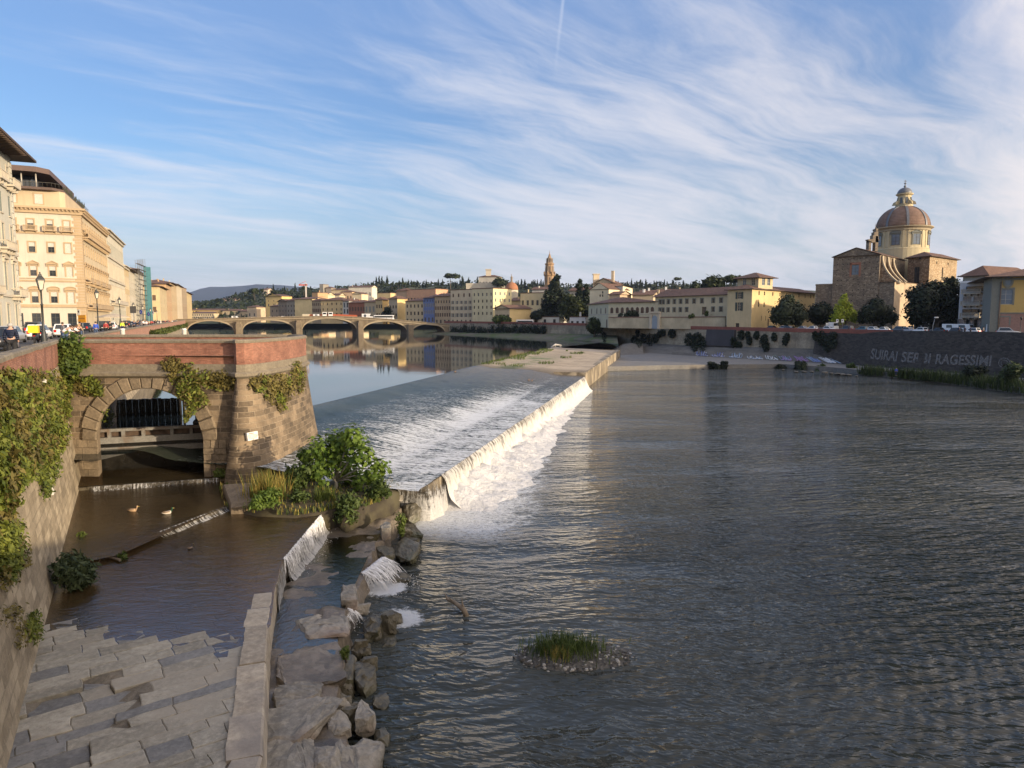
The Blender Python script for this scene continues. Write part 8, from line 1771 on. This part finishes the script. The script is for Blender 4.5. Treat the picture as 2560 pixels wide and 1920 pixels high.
# coach by the kiosk
def coach(label, loc, ang, L, col, stripe=None):
    t = thing('coach', label, 'bus', loc, ang); h = L/2
    b = MB(); b.rings([[(x,-1.25*w,.4),(x,-1.25*w,2.9),(x,-1.05*w,3.2),(x,1.05*w,3.2),(x,1.25*w,2.9),(x,1.25*w,.4)] for x,w in ((-h,.9),(-h+.3,1),(h-.3,1),(h,.9))], 0, True, True, False); o = b.build('body', paint(col), None); o.parent = t
    for s in (-1,1): lbox(t, 'window', CGL, (-h+.5,h-.5,s*1.26-.02,s*1.26+.02,1.6,2.7))
    lbox(t, 'windscreen', CGL, (h-.06,h+.04,-1.05,1.05,1.3,2.8))
    if stripe: 
        for s in (-1,1):
            b = MB(); [b.quad((x,s*1.275,.5),(x+.5,s*1.275,.5),(x+1.3,s*1.275,1.55),(x+.8,s*1.275,1.55)) for x in (-1,.1,1.2)]; o = b.build('stripe', paint(stripe), None); o.parent = t
    for sx in (-h+1.8,h-2.0):
        for sy in (-1.1,1.1): o = put('wheel', CM['van'][4][1], t, (sx,sy,.45)); o.scale = (1.4,1.2,1.4)
q = PY(1312,808,388); coach('white coach with slanted blue stripes beside the kiosk', (q.x,388,ZSR), .05, 9.6, CW, (.04,.07,.35))
def brpos(px): return (bx(px), BYb+6, bz(px,ttop(px))-1.15)
coach('long white and glass coach crossing the stone bridge', brpos(956), -.05, 13, CW)
vt = thing('box_van', 'white box van with a dark round emblem and small lettering on the stone bridge', 'van', brpos(914), 0); lbox(vt, 'cargo_box', paint(CW), (-3.4,1.9,-1.1,1.1,.7,3.4)); b = MB(); b.prism([(1.9,-1.05),(3.6,-1.0),(3.6,1.0),(1.9,1.05)], .5, 1.7); o = b.build('bonnet', paint(CW), None); o.parent = vt; b = MB(); b.rings([[(1.9,s*1.0,1.7),(1.9,s*1.0,2.9),(2.3,s*1.0,2.8),(3.0,s*1.0,1.7)] for s in (-1,1)], 0, True, True, False); o = b.build('cab', CGL, None); o.parent = vt
b = MB(); n = 18; b.poly([(-1.3+.75*math.cos(2*math.pi*k/n), -1.13, 2.1+.75*math.sin(2*math.pi*k/n)) for k in range(n)]); b.rings([[(-1.3+r*math.cos(2*math.pi*k/n), -1.14, 2.1+r*math.sin(2*math.pi*k/n)) for k in range(n)] for r in (.75,.9)], 1, True, False, False); o = b.build('emblem', [paint(CD), paint((.15,.2,.3))], None); o.parent = vt
lbox(vt, 'lettering', paint(CS), *[(.1+k*.28,.28+k*.28,-1.13,-1.11,1.9,2.1) for k in range(6)])
for sx in (-2.2,2.6):
    for sy in (-1,1): put('wheel', CM['van'][4][1], vt, (sx,sy,.4))
for px, kd, c, lab in ((507,'saloon',CW,'white car at the left end of the bridge'),(523,'hatch',CW,'second white car at the left end of the bridge'),(582,'van',CW,'white van on the left half of the bridge'),(704,'hatch',CW,'white car above the second bridge pier'),(731,'saloon',CS,'long silver car just left of the beige container'),(788,'van',CW,'white pick-up left of the two truck cabs on the bridge'),(1060,'hatch',CD,'dark car at the right end of the bridge')):
    q = brpos(px); car(kd, c, (q[0],q[1]-1,q[2]), 0, lab, None, 'bridge_car')
for px, lab in ((806,'left one of two white truck cabs on the bridge'),(821,'right one of two white truck cabs on the bridge')):
    t = thing('truck', lab, 'truck', brpos(px), .2); lbox(t, 'cab', paint(CW), (-1.3,1.3,-1.2,1.2,.8,3.6)); lbox(t, 'windscreen', CGL, (-1.0,1.0,-1.26,-1.2,2.1,3.2)); lbox(t, 'chassis', paint(CD), (-2.6,1.4,-1,1,.3,.8))
t = thing('container', 'beige site container on the bridge left of the orange barrier', 'container', brpos(759), 0); lbox(t, 'box', paint((.6,.52,.36)), (-2.1,2.1,-1.2,1.2,0,2.4)); lbox(t, 'roof', WHITE, (-2.2,2.2,-1.3,1.3,2.4,2.5))
t = thing('site_barrier', 'long orange site barrier along the middle of the bridge', 'barrier', brpos(832), 0); b = MB(); b.rings([[(bx(px)-bx(832), -.2, bz(px,ttop(px))-bz(832,ttop(832))+z) for z in (0,2.2)]+[(bx(px)-bx(832), .0, bz(px,ttop(px))-bz(832,ttop(832))+z) for z in (2.2,0)] for px in range(768,898,12)], 0, True, True, False); o = b.build('panels', plain('orange_mesh', (.42,.10,.04), .7), None); o.parent = t
# ================================================================ street lamps and signs
LGL = plain('lantern_glass', (.55,.50,.40), .15)
def lamp_kit():
    b = MB(); b.lathe([(.24,0),(.24,.12),(.17,.2),(.2,.35),(.13,.9),(.1,1.0),(.12,1.05),(.075,1.15),(.065,2.6),(.1,2.63),(.055,2.72),(.05,3.5),(.09,3.53),(.045,3.6)], (0,0), 10); post = b
    f = MB(); 
    for k in range(4):
        a = math.pi/4+k*math.pi/2; f.tube([(.13*math.cos(a),.13*math.sin(a),3.6),(.27*math.cos(a),.27*math.sin(a),4.2)], .018, 4)
    f.lathe([(.15,3.58),(.15,3.62)], (0,0), 4, 0, False, True, math.pi/4); f.lathe([(.31,4.18),(.31,4.24),(.2,4.4),(.12,4.48),(.13,4.56),(.05,4.6),(.06,4.68),(.01,4.75)], (0,0), 4, 0, False, True, math.pi/4)
    g = MB(); g.lathe([(.12,3.62),(.255,4.18)], (0,0), 4, 0, False, False, math.pi/4)
    return post, f, g
def lamp(loc, label, group, s=1.0):
    t = thing('street_lamp', label, 'street lamp', loc, SA+.4, group); t.scale = (s,s,s)
    if 'p' not in LK:
        for nm, bb, m in zip(('post','lantern','glass'), lamp_kit(), (DARK,DARK,LGL)): o = bb.build(nm, m, None); LK['p' if nm == 'post' else nm] = o.data; bpy.data.objects.remove(o)
    put('post', LK['p'], t); l = put('lantern', LK['lantern'], t); put('glass', LK['glass'], l)
LK = {}
for px, ty, by, lab in ((107,679,862,'nearest tall iron street lamp, beside the scooter rider'),(245,721,822,'second iron street lamp, next to the man in blue'),(301,741,815,'third iron street lamp, right of the yellow vest'),(335,755,812,'fourth iron street lamp, in front of the narrow yellow house'),(358,762,808,'fifth iron street lamp, between the blue signs'),(377,769,808,'sixth iron street lamp, before the turquoise netting'),(393,775,806,'seventh iron street lamp, before the yellow house')):
    Y = 4.75*F/(by-ty); u_, v_, _ = ray(px, 800); lamp((u_/v_*Y, Y, pxz(px,ty,Y)-4.75*1.0), lab, 'iron lamps along the left parapet')
def rlamp(px, ty, label, off, h=None):
    v, n, d = onwall(px, -off); z = PY(px,ty,v.y).z; t = thing('street_lamp', label, 'street lamp', (v.x,v.y,ZSR), 0, 'thin lamps along the right embankment'); b = MB(); b.lathe([(.12,0),(.07,.6),(.05,z-ZSR-.8)], (0,0), 6); o = b.build('post', DARK, None); o.parent = t; b = MB(); b.lathe([(.1,z-ZSR-.8),(.22,z-ZSR-.3),(.24,z-ZSR-.25),(.05,z-ZSR)], (0,0), 6); o = b.build('lantern', DARK, None); o.parent = t
for px, ty, lab in ((1600,797,'thin dark lamp before the arcaded villa'),(1697,795,'thin dark lamp before the garden wall middle'),(1808,794,'thin dark lamp before the end of the garden wall'),(1451,794,'thin dark lamp beside the white carport'),(2528,791,'dark lantern lamp before the pink base of the yellow palazzo')): rlamp(px, ty, lab, 3)
v, n, d = onwall(2298, -4); t = thing('street_lamp', 'bent modern lamp with a pale head under the huge dark tree', 'street lamp', (v.x,v.y,ZSR)); zt = PY(2298,794,v.y).z-ZSR; b = MB(); b.tube([(0,0,0),(.1,0,zt*.5),(.45,0,zt*.92),(.7,0,zt)], [.09,.08,.06,.06], 6); o = b.build('post', plain('grey_steel',(.3,.3,.3),.5), None); o.parent = t; lbox(t, 'head', WHITE, (.45,1.2,-.25,.25,zt-.1,zt+.2))
def sign(loc, rz, label, kind, h=2.9, r=.3):
    t = thing('road_sign', label, 'sign', loc, rz); b = MB(); b.lathe([(.035,0),(.035,h)], (0,0), 6); o = b.build('post', plain('grey_steel',(.3,.3,.3),.5), None); o.parent = t
    BL = plain('blue_sign', (.02,.05,.42), .4); n = 20
    if kind == 'blue':
        b = MB(); b.rings([[(r*math.cos(2*math.pi*k/n),y,h+r*math.sin(2*math.pi*k/n)) for k in range(n)] for y in (-.04,-.06)], 0, True, True, False); o = b.build('disc', BL, None); o.parent = t
        lbox(t, 'arrow', WHITE, (-.06,.06,-.07,-.062,h-.18,h+.04)); b = MB(); b.poly([(-.14,-.066,h+.03),(.14,-.066,h+.03),(0,-.066,h+.2)]); o = b.build('arrow', WHITE, None); o.parent = t
    elif kind == 'white': lbox(t, 'panel', WHITE, (-.32,.32,-.06,-.03,h-.5,h+.4)); lbox(t, 'mark', plain('sign_black',(.03,.03,.04),.5), (-.15,.15,-.07,-.062,h-.1,h+.2))
    elif kind == 'orange': lbox(t, 'panel', plain('orange_sign',(.75,.34,.02),.5), (-.75,.75,-.08,-.03,h-.5,h+.5)); lbox(t, 'lettering', plain('sign_dark',(.35,.14,.02),.5), *[(-.6+k*.2,-.48+k*.2,-.09,-.082,h-.05,h+.12) for k in range(6)])
    elif kind == 'brown': lbox(t, 'panel', plain('sign_back',(.2,.17,.12),.6), (-.9,.9,-.06,-.03,h-.7,h+.7))
    return t
def lpos(px, Y, z=None): q = lst_pos(px, Y); return (q.x, q.y, ZSL if z is None else z)
sg = lambda px, py, Y: pxz(px,py,Y)-ZSL
sign(lpos(354,150), -.5, 'round blue sign with a white arrow, left of the pair', 'blue', sg(354,780,150), .48); sign(lpos(373,170), -.5, 'round blue sign with a white arrow, right of the pair', 'blue', sg(373,785,170), .48)
sign(lpos(384,180), -.5, 'white rectangular parking sign right of the blue signs', 'white', sg(384,781,180)); sign(lpos(207,92), -.4, 'orange board sign behind the leaning people', 'orange', sg(207,797,92)); sign(lpos(199,110), -.4, 'tall white banner sign above the orange board', 'white', sg(199,780,110), 0); sign(lpos(335,138), -.4, 'brown back of a square road sign on the fourth lamp', 'brown', sg(335,774,138))
v, n, d = onwall(2066, -4); sign((v.x,v.y,ZSR), -.2, 'white road sign left of its twin before the church', 'white', 3.1); v, n, d = onwall(2079, -4); sign((v.x,v.y,ZSR), -.2, 'white road sign with a black mark right of its twin before the church', 'white', 3.1)
q = lst_pos(284,165); um = thing('parasol', 'wide beige cafe parasol on the left street', 'parasol', (q.x,q.y,ZSL)); zt = pxz(284,784,165)-ZSL; b = MB(); b.lathe([(3.9,zt-.95),(3.8,zt-.8),(2.0,zt-.3),(.1,zt)], (0,0), 8, 0, False); o = b.build('canopy', plain('beige_canvas',(.46,.38,.27),.8), None); o.parent = um; b = MB(); b.lathe([(.06,0),(.06,zt)], (0,0), 6); o = b.build('pole', WHITE, None); o.parent = um
# plaques and small white things
SIGNW = plain('marble_plaque', (.66,.62,.55), .6); INK = plain('plaque_ink', (.16,.08,.06), .7)
p, nn = cast(630,1090); 
def plaque(p, nn, w, h, label, lines, tilt=0):
    ex = Vector((-nn.y, nn.x, 0)).normalized(); ey = nn.cross(ex).normalized(); ex = -ex if ex.x < 0 else ex; ey = Vector((0,0,1)) - nn*nn.z; ey.normalize(); ex = ey.cross(nn).normalized()
    t = thing('plaque', label, 'plaque', tuple(p)); P_ = lambda u, v, o: ex*u+ey*v+nn*o
    b = MB(); b.obox(tuple(P_(-w/2,-h/2,-.06)), tuple(ex*w), tuple(ey*h), tuple(nn*.14)); o = b.build('slab', SIGNW, None); o.parent = t
    if lines:
        b = MB()
        for k, (f, th, a, c) in enumerate(lines):
            x = a
            while x < c: L_ = R.uniform(.05,.13)*w; b.obox(tuple(P_((x-.5)*w,(f-.5)*h,.075)), tuple(ex*min(L_,(c-x)*w)), tuple(ey*th*h), tuple(nn*.012)); x += L_/w+.02
        o = b.build('inscription', INK, None); o.parent = t
plaque(p, nn, .92, .56, 'white marble plaque with lines of dark lettering on the round bastion', [(.78,.10,.18,.62),(.62,.05,.1,.92),(.48,.04,.08,.9),(.34,.04,.08,.92),(.2,.04,.1,.85)])
p, nn = cast(125,1210)
if p: plaque(p, nn, .5, 1.05, 'blank white sign hanging tilted on the left wall beside the ivy', [])
for px, lab in ((307,'left white cylinder standing on the back parapet of the tower'),(461,'right white cylinder standing on the back parapet of the tower')):
    q = PY(px, 843, 62.4); b = MB(); b.lathe([(.2,12.1),(.2,12.55),(.22,12.56),(.22,12.62),(.12,12.66)], (q.x,62.4), 12); tag(b.build('bollard', WHITE, None, (q.x,62.4,12.1)), lab, 'bollard')
p, nn = cast(86,953)
if p: b = MB(); b.poly([tuple(p+nn*.3+Vector(v)) for v in ((-.2,0,0),(.05,0,-.08),(.25,.05,.02),(.1,0,.1))]); b.poly([tuple(p+nn*.38+Vector(v)) for v in ((-.1,0,-.05),(.15,0,-.1),(.1,.05,.08))]); tag(b.build('paper_scrap', WHITE, None, tuple(p)), 'white scrap of paper caught in the ivy of the left wall', 'litter')
# ================================================================ people and birds
SKIN = plain('skin', (.45,.27,.19), .6, 0, .05)
J0 = {'pel':(0,0,.95,.13),'spi':(0,-.01,1.13,.125),'che':(0,0,1.33,.15),'nec':(0,0,1.49,.055),'hea':(0,.03,1.60,.088),'top':(0,.03,1.69,.075)}
def pose(kind):
    j = dict(J0)
    for s, n in ((-1,'l'),(1,'r')):
        j['sh'+n] = (s*.17,0,1.41,.068); j['el'+n] = (s*.23,-.03,1.14,.05); j['wr'+n] = (s*.24,.06,.92,.036); j['ha'+n] = (s*.24,.1,.83,.036); j['hi'+n] = (s*.09,0,.89,.105); j['kn'+n] = (s*.1,.03,.5,.068); j['an'+n] = (s*.1,-.02,.09,.048); j['to'+n] = (s*.11,.15,.04,.042)
    if kind == 'walk':
        j['knl'] = (-.1,.2,.53,.068); j['anl'] = (-.1,.24,.12,.048); j['tol'] = (-.1,.4,.08,.042); j['knr'] = (.1,.0,.5,.068); j['anr'] = (.1,-.3,.16,.048); j['tor'] = (.1,-.2,.05,.042); j['wrl'] = (-.24,-.12,.95,.036); j['hal'] = (-.24,-.16,.87,.036); j['wrr'] = (.24,.2,.97,.036); j['har'] = (.24,.27,.92,.036)
    if kind == 'lean':
        for k, (y, z) in {'spi':(.08,1.12),'che':(.27,1.25),'nec':(.42,1.34),'hea':(.52,1.40),'top':(.58,1.46)}.items(): j[k] = (0,y,z,j[k][3])
        for s, n in ((-1,'l'),(1,'r')): j['sh'+n] = (s*.17,.34,1.29,.068); j['el'+n] = (s*.22,.5,1.05,.05); j['wr'+n] = (s*.1,.72,1.03,.036); j['ha'+n] = (s*.06,.8,1.02,.036)
    if kind == 'ride':
        for k in j: x, y, z, r = j[k]; j[k] = (x,y,z-.2,r)
        for s, n in ((-1,'l'),(1,'r')): j['kn'+n] = (s*.17,.4,.68,.07); j['an'+n] = (s*.15,.35,.28,.048); j['to'+n] = (s*.15,.5,.24,.042); j['el'+n] = (s*.3,.18,1.0,.05); j['wr'+n] = (s*.28,.42,.98,.036); j['ha'+n] = (s*.28,.5,.98,.036)
    return j
E0 = [('pel','spi'),('spi','che'),('che','nec'),('nec','hea'),('hea','top')] + [e for n in 'lr' for e in (('che','sh'+n),('sh'+n,'el'+n),('el'+n,'wr'+n),('wr'+n,'ha'+n),('pel','hi'+n),('hi'+n,'kn'+n),('kn'+n,'an'+n),('an'+n,'to'+n))]
def skin_mesh(name, j, edges, root, grow=0):
    ks = sorted({k for e in edges for k in e}); ix = {k: i for i, k in enumerate(ks)}; me = bpy.data.meshes.new(name); me.from_pydata([j[k][:3] for k in ks], [(ix[a],ix[b]) for a,b in edges], []); o = bpy.data.objects.new(name, me); COL.objects.link(o); m = o.modifiers.new('s','SKIN'); o.modifiers.new('d','SUBSURF').levels = 1
    for k in ks: v = me.skin_vertices[0].data[ix[k]]; v.radius = (j[k][3]+grow,)*2; v.use_root = k == root
    bpy.context.view_layer.update(); ev = o.evaluated_get(bpy.context.evaluated_depsgraph_get()); r = bpy.data.meshes.new_from_object(ev); r.name = name; bpy.data.objects.remove(o); r.polygons.foreach_set('use_smooth', [True]*len(r.polygons)); return r
PM_ = {}
def pkit(kind):
    if kind in PM_: return PM_[kind]
    j = pose(kind); body = skin_mesh('body', j, E0, 'pel'); body.materials.append(SKIN)
    jt = dict(j); 
    for n in 'lr': jt['hb'+n] = (j['hi'+n][0], j['hi'+n][1], j['hi'+n][2]-.02, .11)
    top = skin_mesh('jacket', jt, [e for e in E0 if e[0] in ('pel','spi','che','shl','shr','ell','elr') and e[1] in ('spi','che','shl','shr','ell','elr','wrl','wrr')], 'pel', .028)
    leg = skin_mesh('trousers', j, [e for e in E0 if e[0] in ('pel','hil','hir','knl','knr') and e[1] in ('hil','hir','knl','knr','anl','anr')], 'pel', .018)
    for m in (top, leg): m.materials.append(SKIN)
    h = Vector(j['hea'][:3]); t_ = Vector(j['top'][:3]); b = MB(); up = (t_-h).normalized(); c = h+up*.045+Vector((0,-.022,0)); b.lathe([(.02,-.06),(.085,-.05),(.108,0),(.1,.06),(.06,.1),(.005,.115)], (0,0), 12); hm_ = bpy.data.meshes.new('hair'); hm_.from_pydata([tuple(c+Vector(v)) for v in b.v], [], b.f); hm_.polygons.foreach_set('use_smooth', [True]*len(b.f)); hm_.materials.append(SKIN)
    PM_[kind] = (body, top, leg, hm_); return PM_[kind]
def person(kind, loc, rz, top, leg, hair, label, group=None, s=1.0):
    t = thing('person', label, 'person', loc, rz, group); t.scale = (s,s,s); ms = (SKIN, top, leg, hair)
    for nm, me, m in zip(('body','jacket','trousers','hair'), pkit(kind), ms):
        o = put(nm, me, t)
        if m is not SKIN: o.material_slots[0].link = 'OBJECT'; o.material_slots[0].material = m
    return t
def cloth(c, n='cloth'): return plain(n, c, .85, 0, .15)
BLK, NAVY, WHT, JEAN, BEI, GRY, RDC, BLU = (cloth(c) for c in ((.018,.018,.02),(.02,.03,.07),(.7,.69,.67),(.05,.08,.15),(.4,.33,.22),(.15,.15,.16),(.3,.04,.04),(.03,.08,.4))); HG, HB, HD, HL = (cloth(c,'hair') for c in ((.35,.33,.3),(.02,.015,.012),(.06,.035,.02),(.4,.26,.12)))
pv = NT('padded_vest'); pw_ = pv.n('ShaderNodeTexWave', wave_type='BANDS', bands_direction='Z', inp={'Vector': pv.obj(), 'Scale': 3.6, 'Distortion': .3}).outputs['Fac']; VEST = pv.set(col=(.012,.017,.04), rough=.45, nrm=pv.bump(pw_, .9, .05))
FWD = SA-math.pi/2; RIVF = FWD-math.pi/2    # along the street / towards the river
def on_par(Y, back=.55): return (wallX(Y)-back*.9, Y-back*.4, ZSL)
person('stand', (-24.9,34,ZSL), FWD, VEST, BLK, HG, 'grey haired man in a dark padded jacket seen from behind at the left parapet', None, 1.0).scale = (1.15,1.1,1.03)
person('stand', (-22.6,28.6,ZSL), FWD, BLK, BLK, HB, 'person in black cut off by the left edge in front of the padded jacket man', None, .98)
person('lean', on_par(53.5), RIVF, WHT, JEAN, HD, 'man in a white shirt bending over the parapet beside the scooter'); person('lean', on_par(55.2), RIVF+.4, BLK, JEAN, HB, 'man in a black T-shirt leaning on the parapet between two white shirts'); person('lean', on_par(57), RIVF-.3, WHT, BEI, HD, 'person in a white shirt leaning on the parapet, right of the black T-shirt'); person('stand', on_par(59,1.3), RIVF+.6, GRY, JEAN, HD, 'person in grey standing behind the leaning group'); person('lean', on_par(59.5), RIVF+.9, BLK, BLK, HL, 'blonde woman in black leaning at the parapet'); person('lean', on_par(61.5), RIVF+1.2, BEI, BLK, HD, 'woman in a beige top beside the blonde woman at the parapet'); person('walk', on_par(70,1.6), FWD, BLK, JEAN, HB, 'person in black walking left of the man in blue')
person('stand', on_par(76,1.0), FWD+.4, BLU, JEAN, HB, 'man in a bright blue jacket left of the second lamp'); person('stand', on_par(84,1.0), FWD, RDC, BLK, HD, 'person in dark red right of the second lamp'); person('walk', on_par(92,1.5), FWD, BLK, BLK, HB, 'person in black right of the dark red one, near the parapet'); person('stand', on_par(103,1.2), FWD+math.pi, plain('hi_vis', (.55,.75,.05), .6), NAVY, HD, 'worker in a bright yellow vest left of the third lamp'); person('walk', on_par(107,1.0), FWD, BLK, GRY, HD, 'person in black close behind the yellow vest worker')
rg = random.Random(31)
for i in range(26): Y = 112+i*7.5; person(rg.choice(['walk','stand']), on_par(Y, rg.uniform(.7,3.2)), FWD+rg.choice([0,math.pi])+rg.uniform(-.4,.4), rg.choice([BLK,NAVY,WHT,GRY,BEI,RDC,BLK]), rg.choice([BLK,JEAN,GRY]), rg.choice([HB,HD,HL]), 'small distant pedestrian on the crowded far part of the left pavement', 'distant pedestrians on the left pavement', rg.uniform(.94,1.04))
for i in range(22): px = rg.uniform(485,760) if i < 14 else rg.uniform(960,1090); person('walk', (bx(px), BYb+1.6, bz(px,ttop(px))-1.15), rg.choice([1.57,-1.57]), rg.choice([BLK,NAVY,WHT,GRY,BEI,RDC]), rg.choice([BLK,JEAN]), HB, 'tiny pedestrian walking along the stone bridge', 'pedestrians on the stone bridge')
for px in (2098,2372,2386,2400,2432,2474,2486): v, n, d = onwall(px, 3.5*-1); person('stand', (v.x,v.y,ZSR), rg.uniform(0,6), rg.choice([BLK,NAVY,GRY]), BLK, HB, 'small dark pedestrian behind the right embankment parapet', 'pedestrians behind the right parapet')
fp_ = Pz(2240,939,1.15); person('stand', (fp_.x, fp_.y, 1.15), 2.6, BLU, NAVY, HB, 'person in bright blue standing alone at the right waterline')
# scooter with rider
sx = lst_pos(107, 55); sx.x -= .6; scn = thing('scooter', 'delivery scooter with a big yellow box, seen from behind', 'scooter', tuple(sx), FWD); b = MB(); b.rings([[(w*c,y,z+h*s_) for c,s_ in ((-1,-1),(1,-1),(1,1),(-1,1))] for y,w,z,h in ((-.75,.12,.6,.12),(-.4,.2,.6,.2),(.0,.2,.55,.16),(.1,.16,.35,.06),(.45,.16,.35,.06),(.5,.18,.7,.4),(.65,.08,.85,.3))], 0, True, True, True); o = b.build('body', paint(CB), None); o.parent = scn
for y in (-.6,.75): b = MB(); b.rings([[(x,y+r*math.cos(a),.26+r*math.sin(a)) for a in [2*math.pi*k/14 for k in range(14)]] for r,x in ((.15,-.05),(.26,-.05),(.26,.05),(.15,.05))], 0, True, True, False); o = b.build('wheel', TYRE, None); o.parent = scn
lbox(scn, 'seat', BLK, (-.15,.15,-.6,.1,.8,.9)); lbox(scn, 'delivery_box', plain('yellow_plastic', (.72,.5,.02), .5), (-.34,.34,-1.05,-.45,.92,1.5)); b = MB(); b.tube([(-.34,.5,1.1),(0,.55,1.08),(.34,.5,1.1)], .025, 5); o = b.build('handlebar', DARK, None); o.parent = scn; lbox(scn, 'tail_light', RED, (-.08,.08,-.8,-.74,.66,.72))
person('ride', tuple(sx), FWD, BLK, BLK, plain('teal_helmet', (.06,.42,.38), .3), 'scooter rider with a teal helmet and dark jacket')
def duck(px, py, z, rz, back, head, bill, label, s=1.0):
    q = K(px, py, z); t = thing('duck', label, 'duck', tuple(q), rz); t.scale = (s,s,s); b = MB(); sec = [(-.34,.10,.02,.015),(-.26,.08,.07,.05),(-.12,.06,.12,.09),(.03,.06,.13,.10),(.15,.07,.10,.09),(.2,.12,.07,.07),(.215,.2,.045,.05),(.22,.27,.042,.045)]
    b.rings([[(x+.0,w*math.cos(a),z0+h*math.sin(a)) for a in [2*math.pi*k/10 for k in range(10)]] for x,z0,w,h in sec[:5]] , 0, True, True, True); b.rings([[(x+r*math.sin(a)*.0+r*math.cos(a)*.9,r*math.sin(a),z0) for a in [2*math.pi*k/10 for k in range(10)]] for x,z0,r in ((.14,.06,.07),(.19,.14,.045),(.21,.2,.042),(.23,.25,.055),(.235,.3,.05),(.23,.335,.02))], 1, True, True, True)
    o = b.build('body', [back, head], None); o.parent = t; b = MB(); b.rings([[(.27,-.02,.27),(.27,.02,.27),(.27,.018,.29),(.27,-.018,.29)],[(.36,-.024,.262),(.36,.024,.262),(.36,.02,.272),(.36,-.02,.272)]], 0, True, True, False); o = b.build('bill', bill, None); o.parent = t
    b = MB(); 
    for sd in (-1,1): b.rings([[(x,sd*(w+.012),z0),(x,sd*(w*.7+.014),z0+.05),(x,sd*(w*.5),z0+.055),(x,sd*w*.8,z0-.02)] for x,z0,w in ((-.3,.1,.04),(-.12,.1,.115),(.08,.09,.115))], 0, True, True, True)
    o = b.build('wings', plain('wing_feathers', (.22,.15,.09), .8, 0, .4), None); o.parent = t
YB = plain('yellow_bill', (.45,.33,.05), .5); duck(333,1278,2.32, .1, cloth((.38,.25,.14),'feathers'), cloth((.33,.22,.13),'feathers'), YB, 'brown duck swimming at the left in the channel'); duck(420,1284,2.32, .75, cloth((.5,.44,.36),'feathers'), cloth((.012,.06,.03),'feathers'), YB, 'pale drake with a dark green head swimming right of the brown duck'); duck(476,1372,2.08, 1.4, cloth((.05,.045,.045),'feathers'), cloth((.05,.045,.045),'feathers'), YB, 'small dark duck below the diagonal sill', .7)
for px, py, a, lab in ((1322,951,54,'small brown duck on the wet weir near the dry part, left of a pair'),(1330,952,56,'small brown duck on the wet weir near the dry part, right of a pair'),(1138,930,30,'dark duck standing on the weir crest')):
    p, nn = cast(px, py)
    if p: duck(px, py, p.z, 1.0, cloth((.14,.09,.06),'feathers'), cloth((.1,.06,.04),'feathers'), YB, lab); t = [o for o in COL.objects if o.name.startswith('duck')][-1]
# bridge the photograph was taken from: its deck shades the foreground
vb = thing('road_bridge', 'flat road bridge the view is taken from', 'bridge', (20,-12,10)); b = MB(); b.obox((-60,-30.9,10.3), (260,22,0), (0,26.2,0), (0,0,1.6)); o = b.build('deck', plaster((.4,.38,.34), .2, .9, 'deck_concrete'), vb); b = MB(); b.obox((-60,-5.05,11.9), (260,22,0), (0,.3,0), (0,0,.6)); b.build('parapet', COP, vb)
for xp in (32, 82): b = MB(); b.obox((xp,-24+xp*.085,-1), (4,.3,0), (0,16,0), (0,0,11.3)); b.build('pier', plaster((.4,.38,.34), .2, .9, 'deck_concrete'), vb)
tag(vb, None)
# distant air
hzb = MB(); hzb.box(-5200,5200,-300,9800,-3,540); hz_ = bpy.data.materials.new('haze'); hz_.use_nodes = True; nt = hz_.node_tree; nt.nodes.clear(); vo = nt.nodes.new('ShaderNodeVolumePrincipled'); vo.inputs['Density'].default_value = HAZE_D; vo.inputs['Color'].default_value = (.55,.68,.95,1); vo.inputs['Anisotropy'].default_value = .2; on = nt.nodes.new('ShaderNodeOutputMaterial'); nt.links.new(vo.outputs[0], on.inputs['Volume'])
ho = hzb.build('haze', hz_, None, uv=False); ho['kind'] = 'stuff'
